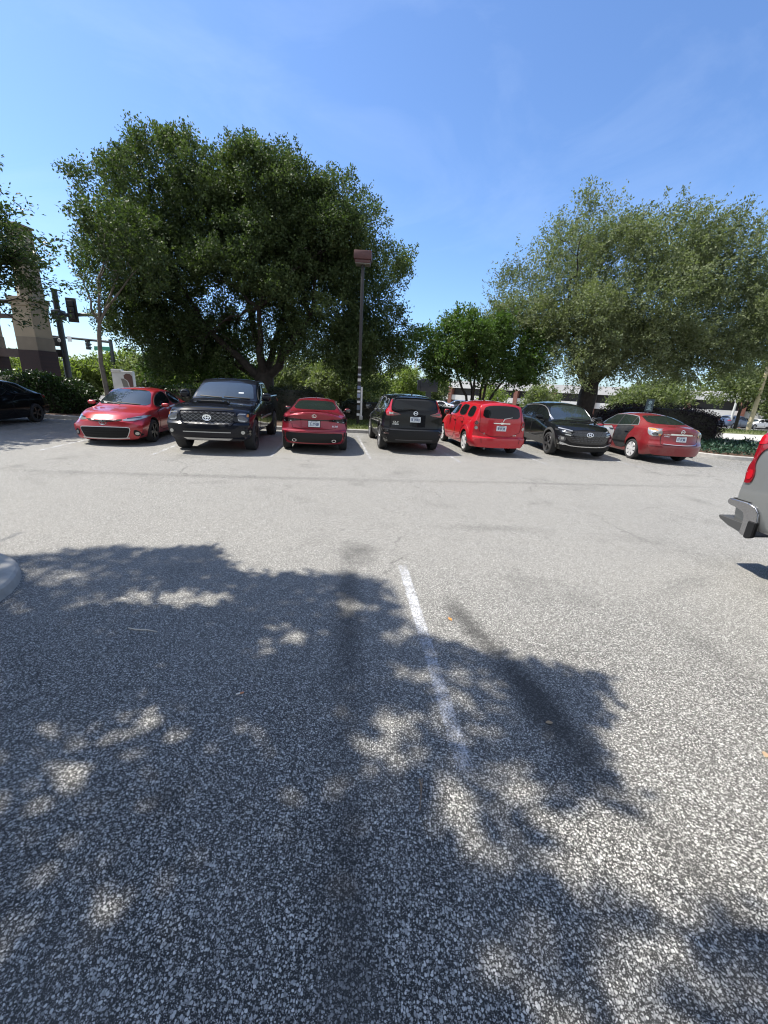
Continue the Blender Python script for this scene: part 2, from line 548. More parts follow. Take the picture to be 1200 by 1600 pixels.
        def spoke(a, wid0, wid1, d0, d1):
            ca, sa = math.cos(a), math.sin(a)
            vs = []
            for rr, ww, xx in ((hub * .6, wid0, d0), (ri - .012, wid1, d1)):
                for sgn in (-1, 1):
                    for xo in (0, -.035):
                        yy, zz = rr, sgn * ww / 2
                        vs.append(bm.verts.new((xx + xo, yy * ca - zz * sa, yy * sa + zz * ca)))
            for q in ((0, 2, 6, 4), (1, 5, 7, 3), (0, 4, 5, 1), (2, 3, 7, 6), (4, 6, 7, 5), (0, 1, 3, 2)):
                ff = bm.faces.new([vs[i] for i in q]); ff.material_index = 0
        for k in range(n):
            a = 2 * math.pi * k / n + .3
            if style == 'twin':
                spoke(a - .13, .035, .03, w * .8, w * .86); spoke(a + .13, .035, .03, w * .8, w * .86)
            elif style == 'wide':
                spoke(a, .07, .115, w * .86, w * .88)
            elif style == 'twist':
                spoke(a, .06, .05, w * .8, w * .86); spoke(a + .22, .03, .035, w * .7, w * .84)
            else:
                spoke(a, .06, .05, w * .78, w * .86)
        rr = bm_lathe(bm, [(w * .7, hub), (w * .86, hub * .9), (w * .92, hub * .5), (w * .93, .01)], 24, mi=0)
        f = bm.faces.new(rr[-1]); f.material_index = 0
        rim = bm_obj('rim', bm, [rim_mat, dark or M_under], tyre, True, 30)
        first = True
        for ya in s['axles']:
            for sx in (1, -1):
                o = tyre if first else copy_tree(tyre, root)
                first = False
                o.location = (sx * track / 2, self.Y(ya), R_)
                o.rotation_euler = (random.uniform(0, 6.28), 0, 0 if sx > 0 else math.pi)

    def mirrors(self, y, z, x, material, sz=(.10, .07, .075)):
        for sx in (1, -1):
            bm = bmesh.new()
            bmesh.ops.create_uvsphere(bm, u_segments=20, v_segments=14, radius=1)
            for v in bm.verts:
                c = v.co
                g = [math.copysign(abs(t) ** .75, t) for t in c]
                v.co = Vector((sx * x + g[0] * sz[0] * (1 - .1 * sx * g[0]), self.Y(y) + g[1] * sz[1] * (0.6 if g[1] < 0 else 1.0) + .12 * abs(g[0] * sz[0]), z + g[2] * sz[2]))
            o = bm_obj('mirror', bm, material, self.root, True, 50)
            bm = bmesh.new()
            bm_tube(bm, [(sx * (x - .16), self.Y(y) + .02, z - sz[2] * .8), (sx * (x - .05), self.Y(y), z - sz[2] * .5)], [.03, .022], 8)
            bm_obj('mirror_arm', bm, M_black, o)
            bm = bmesh.new()
            bm_box(bm, sx * x - sz[0] * .8, sx * x + sz[0] * .8, self.Y(y) - sz[1] * .68, self.Y(y) - sz[1] * .6, z - sz[2] * .75, z + sz[2] * .75, .002)
            bm_obj('mirror_glass', bm, M_glass_shield, o)

    def handles(self, ys, z, material, parents=None, ln=.11):
        for k, y in enumerate(ys):
            for si, sd in enumerate(('left', 'right')):
                h = self.cast(sd, self.Y(y), z)
                if not h: continue
                p, n = h
                bm = bmesh.new()
                sx = -1 if sd == 'left' else 1
                bm_box(bm, p.x + sx * .012, p.x + sx * .04, p.y - ln, p.y + ln, p.z - .016, p.z + .016, .008)
                bm_box(bm, p.x - sx * .01, p.x + sx * .02, p.y - ln * .95, p.y - ln * .7, p.z - .012, p.z + .012)
                bm_box(bm, p.x - sx * .01, p.x + sx * .02, p.y + ln * .7, p.y + ln * .95, p.z - .012, p.z + .012)
                bm_obj('door_handle', bm, material, parents[k][si] if parents else self.root)

    def doors(self, polys, mats=None, label=None):
        out = []
        for k, poly in enumerate(polys):
            p = np.asarray(poly, float)
            m = mats[k] if mats else self.s['paint']
            pr = self.patch('door', 'left', p, m, 0.0035, 1, mirror=True, res=.06)
            out.append(pr)
            for si, sd in enumerate(('left', 'right')):
                self.strip('door_gap', sd, chaikin(p, 1, True), .014, M_seam, 0.0045, True, 0, pr[si])
        return out

    def plate(self, view, x, z, chars=6, w=.305, h=.152, frame=None):
        if frame: self.patch('plate_frame', view, [(x - w / 2 - .015, z - h / 2 - .015), (x + w / 2 + .015, z - h / 2 - .015), (x + w / 2 + .015, z + h / 2 + .015), (x - w / 2 - .015, z + h / 2 + .015)], frame, .008, 0, res=.08)
        o = self.patch('license_plate', view, [(x - w / 2, z - h / 2), (x + w / 2, z - h / 2), (x + w / 2, z + h / 2), (x - w / 2, z + h / 2)], M_plate, .014, 0, res=.08)
        if o is None: return
        paths = []
        cw = w * .82 / 7
        rr = random.Random(int(abs(x * 1000 + z * 777)))
        pos = [0, 1, 2, 4, 5, 6]
        for k in pos:
            cx = x - w * .41 + cw * (k + .5); t = .052; hw = cw * .3
            st = [[(cx - hw, z - t * .8), (cx - hw, z + t * .6)], [(cx + hw, z - t * .8), (cx + hw, z + t * .6)], [(cx - hw, z + t * .6), (cx + hw, z + t * .6)],
                  [(cx - hw, z - t * .1), (cx + hw, z - t * .1)], [(cx - hw, z - t * .8), (cx + hw, z - t * .8)]]
            for q in rr.sample(st, 3): paths.append((q, False))
        paths += [([(x, z - .04), (x, z + .03)], False), ([(x - .018, z + .012), (x, z + .032), (x + .018, z + .012)], False)]
        paths += [([(x - .09, z + .06), (x + .09, z + .06)], False)]
        self.multistrip('plate_lettering', view, paths, .010, M_plate_ink, .0175, o)

    def ellipse(self, cx, cz, a, b, n=24):
        return [(cx + a * math.cos(2 * math.pi * k / n), cz + b * math.sin(2 * math.pi * k / n)) for k in range(n)]

    def fin(self, y, material):
        h = self.cast('top', 0, self.Y(y))
        z = h[0].z; y = self.Y(y)
        bm = bmesh.new()
        prof = [(0, .0), (.13, 0), (.03, .065), (0.0, .07)]
        a = [bm.verts.new((-.018 if q[1] == 0 else -.004, y + q[0], z - .008 + q[1])) for q in prof]
        b = [bm.verts.new((.018 if q[1] == 0 else .004, y + q[0], z - .008 + q[1])) for q in prof]
        bm.faces.new(a); bm.faces.new(b[::-1])
        for i in range(4): bm.faces.new((a[i], b[i], b[(i + 1) % 4], a[(i + 1) % 4]))
        bm_obj('antenna_fin', bm, material, self.root, True, 40)

# ------------------------------------------------------------------ the cars
def heading(axle_xy, axle_off, L, rz):
    """root position so that the axle at axle_off (from the rear bumper) sits over axle_xy"""
    d = axle_off - L / 2
    return (axle_xy[0] - d * -math.sin(rz), axle_xy[1] - d * math.cos(rz), 0)

# ---- red compact sedan (front to us)
def corolla():
    L = 4.64; rz = R(180 + 9)
    s = dict(L=L, R=.318, Ra=.365, axles=(.98, 3.68), paint=P_red_cor,
        zb=[(0, .30), (.5, .22), (4.1, .18), (L, .16)], ws=[(0, .72), (.8, .82), (3.9, .82), (L, .74)],
        wm=[(0, .80), (.5, .875), (2, .885), (4.0, .885), (L, .84)], zm=[(0, .62), (2, .60), (4.0, .60), (L, .48)],
        wb=[(0, .70), (.6, .80), (2.2, .83), (3.3, .81), (4.1, .76), (L, .66)],
        zB=[(0, .90), (.5, 1.00), (1.5, .985), (3.2, .905), (3.6, .885), (4.1, .80), (4.45, .70), (L, .58)],
        we=[(0, .66), (.55, .68), (1.3, .575), (2.2, .60), (2.75, .60), (3.4, .70), (3.62, .72), (4.1, .70), (L, .60)],
        ze=[(0, .93), (.55, 1.03), (.85, 1.13), (1.35, 1.33), (2.0, 1.395), (2.6, 1.365), (3.0, 1.19), (3.4, .95), (3.6, .90), (4.1, .815), (4.45, .715), (L, .592)],
        zt=[(0, 1.0), (.1, 1.07), (.52, 1.115), (.8, 1.21), (1.3, 1.41), (1.9, 1.462), (2.45, 1.45), (2.72, 1.40), (3.1, 1.22), (3.52, .985), (3.62, .955), (4.1, .885), (4.45, .79), (L, .66)],
        front_plan=(.34, 2.6, 1.0), rear_plan=(.25, 3, .8), front_prof=[(0, .10), (.25, .02), (.45, 0), (.62, .04), (.75, .10), (1, .15)], rear_prof=[(0, .1), (.5, 0), (.9, .05), (1.2, .12)])
    c = Car('red_compact_sedan', s, heading((-7.52, 11.23), 3.68, L, rz), rz, 'metallic red compact sedan parked nose out with black lower grille and bright headlights', 'car', 'cars parked in the far row')
    c.windows([[(1.05, 1.03), (2.02, .975), (2.02, 1.36), (1.45, 1.335), (1.22, 1.22)], [(2.08, .97), (3.22, .93), (3.02, 1.12), (2.62, 1.325), (2.08, 1.37)]])
    c.patch('windshield', 'front', [(-.68, .985), (-.3, 1.0), (.3, 1.0), (.68, .985), (.62, 1.15), (.53, 1.352), (.3, 1.395), (-.3, 1.395), (-.53, 1.352), (-.62, 1.15)], M_glass_shield, .005, 1)
    c.patch('rear_window', 'rear', [(-.6, 1.14), (.6, 1.14), (.5, 1.34), (.3, 1.38), (-.3, 1.38), (-.5, 1.34)], M_glass, .005, 1)
    d = c.doors([[(1.2, .34), (2.03, .30), (2.03, .95), (1.0, .99), (1.28, .72)], [(2.06, .30), (3.2, .30), (3.28, .6), (3.24, .9), (2.06, .95)]])
    c.handles([1.25, 2.28], .83, P_red_cor, d)
    for o in c.patch('headlight', 'front', [(.38, .655), (.60, .630), (.80, .685), (.86, .77), (.72, .755), (.54, .71)], M_lens_clear, .008, 1, mirror=True, res=.03):
        pass
    c.strip('headlight_lamp', 'front', [(.50, .695), (.74, .725)], .022, M_lens_smoke, .012, mirror=True)
    c.patch('upper_grille', 'front', [(-.42, .65), (-.2, .615), (.2, .615), (.42, .65), (.40, .685), (.2, .66), (-.2, .66), (-.40, .685)], M_under, .006, 1, res=.03)
    c.patch('lower_grille', 'front', [(-.60, .46), (-.5, .485), (.5, .485), (.60, .46), (.52, .24), (.46, .19), (-.46, .19), (-.52, .24)], M_under, .007, 1, res=.035)
    c.strip('grille_surround', 'front', [(-.60, .46), (-.5, .487), (0, .495), (.5, .487), (.60, .46), (.52, .24), (.46, .19), (0, .185), (-.46, .19), (-.52, .24)], .016, M_silver, .011, True, 1)
    for z in (.40, .34, .28): c.strip('grille_bar', 'front', [(-.54 + (.4 - z) * .3, z), (.54 - (.4 - z) * .3, z)], .012, M_black, .012)
    c.strip('chin_spoiler', 'front', [(-.55, .205), (-.3, .195), (.3, .195), (.55, .205)], .03, M_silver, .016, False, 1)
    c.patch('fog_lamp_bezel', 'front', [(.66, .43), (.78, .38), (.80, .26), (.70, .24), (.64, .30)], M_black, .006, 1, mirror=True, res=.03)
    c.patch('fog_lamp', 'front', c.ellipse(.715, .32, .042, .042, 16), M_lens_clear, .014, 0, mirror=True, res=.03)
    e = c.ellipse
    c.multistrip('badge', 'front', [(e(0, .60, .085, .058), True), (e(0, .605, .03, .05), True), (e(0, .63, .06, .022), True)], .014, M_chrome, .016)
    c.strip('badge_bar', 'front', [(-.30, .665), (-.1, .63), (.1, .63), (.30, .665)], .014, M_dalloy, .010, False, 1)
    c.wheel_set(.205, 1.55, 'twin', M_black_alloy, 5, .70)
    c.mirrors(3.02, 1.0, 1.0, P_red_cor, (.105, .07, .06))
    c.strip('wiper', 'front', [(-.45, 1.005), (.15, 1.045)], .016, M_black, .018); c.strip('wiper', 'front', [(.05, 1.005), (.56, 1.05)], .016, M_black, .018)
    c.patch('inspection_sticker', 'front', [(.42, 1.02), (.52, 1.02), (.52, 1.05), (.42, 1.05)], M_plate, .008, 0, res=.05)
    for o in c.patch('taillight', 'rear', [(.5, .86), (.78, .84), (.80, .98), (.55, .97)], M_lens_red, .008, 1, mirror=True): pass
    return c

# ---- black full size pickup (front to us)
def tundra():
    L = 5.81; rz = R(180 + 8)
    s = dict(L=L, R=.415, Ra=.475, axles=(1.12, 4.82), paint=P_navy, ns=90, bed=(.12, 1.66, .80, .80),
        zb=[(0, .5), (1.5, .42), (4.4, .40), (L, .34)], ws=[(0, .9), (.6, .96), (5.2, .96), (L, .86)],
        wm=[(0, .97), (1.1, 1.01), (2, .995), (4.8, 1.015), (L, .98)], zm=[(0, .9), (1.1, .95), (4.8, .95), (L, .8)],
        wb=[(0, .95), (1.7, .955), (3.9, .955), (4.6, .945), (5.5, .925), (L, .885)],
        zB=[(0, 1.36), (1.66, 1.36), (1.75, 1.31), (3.6, 1.225), (4.1, 1.20), (5.0, 1.145), (5.6, 1.055), (L, .935)],
        we=[(0, .93), (1.66, .93), (1.78, .80), (2.1, .785), (3.0, .785), (3.3, .79), (4.05, .88), (4.6, .885), (5.5, .87), (L, .83)],
        ze=[(0, 1.375), (1.66, 1.375), (1.72, 1.48), (1.86, 1.74), (2.1, 1.795), (2.9, 1.805), (3.15, 1.75), (3.7, 1.46), (4.02, 1.245), (4.2, 1.215), (5.0, 1.16), (5.6, 1.07), (L, .95)],
        zt=[(0, 1.385), (1.66, 1.385), (1.72, 1.46), (1.84, 1.78), (2.1, 1.86), (2.75, 1.875), (3.05, 1.84), (3.3, 1.74), (3.7, 1.52), (4.12, 1.29), (4.25, 1.27), (5.0, 1.23), (5.55, 1.165), (5.7, 1.11), (L, 1.0)],
        front_plan=(.19, 4.0, .8), rear_plan=(.05, 4, .4), front_prof=[(0, .16), (.4, .06), (.5, .0), (.74, 0), (.8, .07), (1.1, .10), (1.3, .17)])
    c = Car('pickup_truck', s, heading((-4.60, 10.80), 4.82, L, rz), rz, 'black full size crew cab pickup parked nose out with mesh grille and hood scoop', 'pickup truck', 'cars parked in the far row')
    c.windows([[(1.98, 1.35), (2.72, 1.33), (2.72, 1.735), (2.06, 1.72)], [(2.80, 1.325), (3.82, 1.27), (3.62, 1.42), (3.12, 1.70), (2.80, 1.735)]], rnd=1)
    c.patch('windshield', 'front', [(-.80, 1.30), (.80, 1.30), (.78, 1.40), (.70, 1.68), (.5, 1.735), (-.5, 1.735), (-.70, 1.68), (-.78, 1.40)], M_glass_shield, .006, 1)
    c.patch('rear_window', 'rear', [(-.65, 1.46), (.65, 1.46), (.62, 1.70), (-.62, 1.70)], M_glass, .006, 1)
    d = c.doors([[(1.86, .50), (2.74, .46), (2.74, 1.30), (1.9, 1.31)], [(2.78, .46), (4.0, .46), (4.06, .8), (3.95, 1.23), (2.78, 1.29)]])
    c.handles([2.05, 3.0], 1.12, P_navy, d, .12)
    for pr in d:
        for si, sd in enumerate(('left', 'right')): pass
    c.strip('door_moulding', 'left', [(1.95, .80), (3.9, .80)], .05, M_silver, .012, mirror=True)
    c.patch('grille', 'front', [(-.64, 1.02), (-.6, 1.045), (.6, 1.045), (.64, 1.02), (.58, .80), (.5, .75), (-.5, .75), (-.58, .80)], mesh_grille(), .004, 1, res=.04)
    c.strip('grille_surround', 'front', [(-.67, 1.03), (-.6, 1.07), (0, 1.075), (.6, 1.07), (.67, 1.03), (.61, .79), (.52, .725), (0, .72), (-.52, .725), (-.61, .79)], .04, P_navy, .022, True, 1)
    c.patch('hood_lip', 'front', [(-.60, 1.095), (.60, 1.095), (.58, 1.125), (-.58, 1.125)], M_under, .008, 0)
    e = c.ellipse
    c.multistrip('badge', 'front', [(e(0, .90, .095, .068), True), (e(0, .905, .035, .06), True), (e(0, .93, .07, .028), True)], .017, M_chrome, .03)
    hl = c.patch('headlight', 'front', [(.70, 1.04), (.93, 1.02), (.955, .89), (.90, .80), (.72, .82)], M_lens_smoke, .01, 1, mirror=True, res=.03)
    for i, sx in enumerate((1, -1)):
        c.multistrip('daytime_lamp', 'front', [([(sx * .73, 1.0), (sx * .88, .99)], False), ([(sx * .73, .85), (sx * .88, .835)], False), ([(sx * .73, .85), (sx * .73, 1.0)], False)], .018, M_lens_clear, .016, hl[i])
        c.patch('side_marker', 'front', [(sx * .905, .93), (sx * .94, .93), (sx * .94, .99), (sx * .905, .995)], M_lens_amber, .014, 0, hl[i], res=.03)
    c.patch('front_bumper', 'front', [(-.97, .68), (.97, .68), (.97, .50), (.86, .42), (-.86, .42), (-.97, .50)], P_navy, .02, 0, res=.05)
    c.patch('bumper_intake', 'front', [(-.55, .635), (.55, .635), (.52, .58), (-.52, .58)], M_under, .024, 0, res=.04)
    c.strip('bumper_trim', 'front', [(-.56, .56), (.56, .56)], .018, M_silver, .028)
    c.patch('fog_lamp_bezel', 'front', [(.74, .63), (.92, .63), (.92, .50), (.74, .50)], M_black, .024, 1, mirror=True, res=.03)
    c.patch('fog_lamp', 'front', c.ellipse(.83, .565, .045, .045, 16), M_lens_clear, .03, 0, mirror=True, res=.03)
    c.patch('skid_plate', 'front', [(-.6, .42), (.6, .42), (.5, .36), (-.5, .36)], M_silver, .01, 0, res=.04)
    # hood scoop
    bm = bmesh.new()
    y0, y1 = c.Y(4.55), c.Y(5.15)
    vs = []
    for (y, hw, z) in ((y0, .30, 1.25), (y1, .42, 1.215)):
        for x in (-hw, hw): vs.append(bm.verts.new((x, y, z)))
    for (y, hw, z) in ((y0 + .04, .27, 1.28), (y1, .36, 1.275)):
        for x in (-hw, hw): vs.append(bm.verts.new((x, y, z)))
    for q in ((0, 1, 3, 2), (4, 6, 7, 5), (0, 4, 5, 1), (0, 2, 6, 4), (1, 5, 7, 3)): bm.faces.new([vs[i] for i in q])
    f = bm.faces.new([vs[i] for i in (2, 3, 7, 6)]); f.material_index = 1
    bm_obj('hood_scoop', bm, [P_navy, M_under], c.root, True, 30)
    c.wheel_set(.285, 1.73, 'twist', M_black_alloy, 5, .62)
    c.mirrors(3.72, 1.38, 1.14, P_navy, (.13, .09, .115))
    c.strip('wiper', 'front', [(-.7, 1.32), (0, 1.345)], .02, M_black, .02); c.strip('wiper', 'front', [(.05, 1.32), (.66, 1.345)], .02, M_black, .02)
    c.patch('inspection_sticker', 'front', [(-.36, 1.45), (-.50, 1.45), (-.50, 1.475), (-.36, 1.475)], M_plate, .009, 0, res=.05)
    c.strip('side_badge', 'left', [(3.62, .88), (3.95, .88)], .03, M_chrome, .014, mirror=True)
    c.patch('taillight', 'rear', [(.83, 1.0), (.96, 1.0), (.96, 1.33), (.83, 1.33)], M_lens_red, .01, 0, mirror=True)
    return c

def mesh_grille():
    if 'mesh_grille' in MAT: return MAT['mesh_grille']
    m = bpy.data.materials.new('mesh_grille'); m.use_nodes = True
    nt = m.node_tree; b = nt.nodes['Principled BSDF']
    tc = N(nt, 'ShaderNodeTexCoord'); sp = N(nt, 'ShaderNodeSeparateXYZ'); nt.links.new(tc.outputs['Object'], sp.inputs[0])
    X = math_n(nt, 'MULTIPLY', sp.outputs['X'], 1 / .13); Z = math_n(nt, 'MULTIPLY', sp.outputs['Z'], 1 / .085)
    a = math_n(nt, 'PINGPONG', math_n(nt, 'ADD', X, Z), .5); q = math_n(nt, 'PINGPONG', math_n(nt, 'SUBTRACT', X, Z), .5)
    d = math_n(nt, 'MINIMUM', a, q)
    line = math_n(nt, 'LESS_THAN', d, .085)
    nt.links.new(mixc(nt, line, (.006, .006, .006), (.15, .15, .155)), b.inputs['Base Color'])
    nt.links.new(math_n(nt, 'MULTIPLY', line, .5), b.inputs['Metallic']); b.inputs['Roughness'].default_value = .35
    MAT['mesh_grille'] = m
    return m

# ---- red sport sedan (rear to us)
def lexus():
    L = 4.71; rz = R(8)
    s = dict(L=L, R=.335, Ra=.38, axles=(.96, 3.76), paint=P_red_lex,
        zb=[(0, .27), (.5, .2), (4.2, .17), (L, .17)], ws=[(0, .76), (.8, .83), (3.9, .83), (L, .76)],
        wm=[(0, .87), (.6, .915), (1.0, .92), (2.2, .895), (3.9, .905), (L, .86)], zm=[(0, .62), (1, .64), (4, .62), (L, .5)],
        wb=[(0, .76), (.4, .83), (1.0, .86), (2.2, .83), (3.4, .82), (4.2, .77), (L, .68)],
        zB=[(0, .96), (.3, 1.02), (1.0, 1.01), (2.2, .96), (3.3, .92), (3.7, .89), (4.2, .81), (L, .6)],
        we=[(0, .70), (.4, .74), (.8, .66), (1.45, .555), (2.2, .575), (2.6, .585), (3.4, .70), (3.7, .73), (4.2, .71), (L, .6)],
        ze=[(0, .98), (.35, 1.045), (.6, 1.075), (1.4, 1.31), (2.0, 1.37), (2.5, 1.35), (3.0, 1.16), (3.45, .94), (3.7, .905), (4.2, .825), (L, .615)],
        zt=[(0, 1.06), (.05, 1.115), (.2, 1.12), (.55, 1.125), (.75, 1.16), (1.45, 1.39), (1.95, 1.437), (2.4, 1.43), (2.65, 1.39), (3.5, .99), (3.65, .965), (4.2, .89), (L, .68)],
        front_plan=(.36, 2.5, 1.0), rear_plan=(.30, 2.6, .8), front_prof=[(0, .1), (.4, 0), (.6, .03), (1, .12)], rear_prof=[(0, .16), (.3, .06), (.45, .0), (.58, .0), (.66, .05), (.95, .09), (1.05, .06), (1.12, .05), (1.3, .1)])
    c = Car('red_sport_sedan', s, heading((-2.12, 11.66), .96, L, rz), rz, 'deep red sport sedan seen from behind with slim dark taillight bar and twin exhausts', 'car', 'cars parked in the far row')
    c.windows([[(1.15, 1.06), (2.02, 1.02), (2.02, 1.345), (1.6, 1.31), (1.3, 1.2)], [(2.08, 1.015), (3.22, .97), (3.0, 1.12), (2.55, 1.31), (2.08, 1.35)]], trim_mat=M_trim)
    c.patch('windshield', 'front', [(-.68, .99), (.68, .99), (.53, 1.33), (.3, 1.38), (-.3, 1.38), (-.53, 1.33)], M_glass_shield, .005, 1)
    c.patch('rear_window', 'rear', [(-.62, 1.15), (-.3, 1.14), (.3, 1.14), (.62, 1.15), (.53, 1.30), (.46, 1.345), (.2, 1.365), (-.2, 1.365), (-.46, 1.345), (-.53, 1.30)], M_glass_green, .005, 1)
    d = c.doors([[(1.35, .34), (2.03, .30), (2.03, .98), (1.1, 1.02), (1.4, .72)], [(2.06, .30), (3.25, .30), (3.3, .6), (3.28, .9), (2.06, .98)]])
    c.handles([1.4, 2.3], .86, P_red_lex, d)
    # taillights joined by a thin bar
    tl = c.patch('taillight', 'rear', [(.30, .91), (.55, .93), (.86, .95), (.88, .90), (.84, .82), (.70, .83), (.52, .865), (.30, .89)], M_lens_black, .010, 1, mirror=True, res=.03)
    c.strip('light_bar', 'rear', [(-.4, .90), (.4, .90)], .03, M_lens_black, .010)
    for i, sx in enumerate((1, -1)):
        c.multistrip('lamp_element', 'rear', [([(sx * .50, .905), (sx * .80, .925)], False), ([(sx * .60, .865), (sx * .80, .862)], False)], .016, M_lens_clear, .013, tl[i])
    c.patch('trunk_lid', 'rear', [(-.66, .985), (-.62, 1.09), (.62, 1.09), (.66, .985), (.56, .955), (-.56, .955)], P_red_lex, .004, 0)
    c.strip('lid_gap', 'rear', [(-.60, .80), (-.57, .66), (.57, .66), (.60, .80)], .008, M_seam, .004, False, 1)
    bm = bmesh.new()   # lip spoiler
    vs = []
    n = 20
    for k in range(n + 1):
        x = -.66 + 1.32 * k / n
        h = c.cast('top', x * .98, c.Y(.20 + .26 * (abs(x) / .9) ** 2.6))
        p = h[0]
        vs.append([bm.verts.new((x, p.y + .10, p.z - .01)), bm.verts.new((x, p.y, p.z + .028)), bm.verts.new((x, p.y - .03, p.z + .03)), bm.verts.new((x, p.y - .02, p.z - .02))])
    for a, b in zip(vs, vs[1:]):
        for i in range(4): bm.faces.new((a[i], a[(i + 1) % 4], b[(i + 1) % 4], b[i]))
    bm.faces.new(vs[0]); bm.faces.new(vs[-1][::-1])
    bm_obj('spoiler', bm, P_red_lex, c.root, True, 40)
    c.plate('rear', 0, .80, frame=M_black)
    e = c.ellipse
    c.multistrip('badge', 'rear', [(e(0, 1.01, .055, .04), True), ([(-.02, 1.035), (-.015, .99), (.035, .99)], False)], .013, M_chrome, .012)
    c.text('lettering', 'rear', 'IS 350', .06, .55, .745, M_chrome, .010)
    c.patch('rear_diffuser', 'rear', [(-.78, .55), (-.6, .565), (.6, .565), (.78, .55), (.74, .36), (.6, .30), (-.6, .30), (-.74, .36)], M_black, .008, 1, res=.04)
    c.patch('bumper_vent', 'rear', [(.80, .62), (.90, .56), (.90, .36), (.78, .36)], M_black, .008, 1, mirror=True, res=.03)
    c.strip('bumper_crease', 'rear', [(-.78, .585), (0, .60), (.78, .585)], .012, P_red_lex, .02, False, 1)
    for sx in (1, -1):
        bm = bmesh.new()
        h = c.cast('rear', sx * .53, .36); y = h[0].y
        def rr(a, b, yy, m): return [bm.verts.new((sx * .53 + a * math.cos(t), yy, .36 + b * math.sin(t))) for t in [2 * math.pi * k / m for k in range(m)]]
        r = [rr(.055, .036, y + .1, 20), rr(.058, .038, y - .035, 20), rr(.045, .027, y - .035, 20), rr(.042, .025, y + .05, 20)]
        for k, (a, b) in enumerate(zip(r, r[1:])):
            for i in range(20):
                f = bm.faces.new((a[i], a[(i + 1) % 20], b[(i + 1) % 20], b[i])); f.material_index = 1 if k == 2 else 0
        f = bm.faces.new(r[-1]); f.material_index = 1
        bm_obj('exhaust_tip', bm, [M_chrome, M_under], c.root)
    c.patch('reflector', 'rear', [(.72, .60), (.82, .60), (.82, .625), (.72, .625)], M_lens_red, .008, 0, mirror=True, res=.04)
    c.wheel_set(.235, 1.585, 'twin', M_dalloy, 5, .72)
    c.mirrors(3.05, 1.02, 1.0, P_red_lex, (.1, .07, .065))
    c.fin(1.55, P_red_lex)
    c.patch('headlight', 'front', [(.45, .66), (.8, .64), (.82, .76), (.5, .72)], M_lens_clear, .008, 1, mirror=True)
    return c

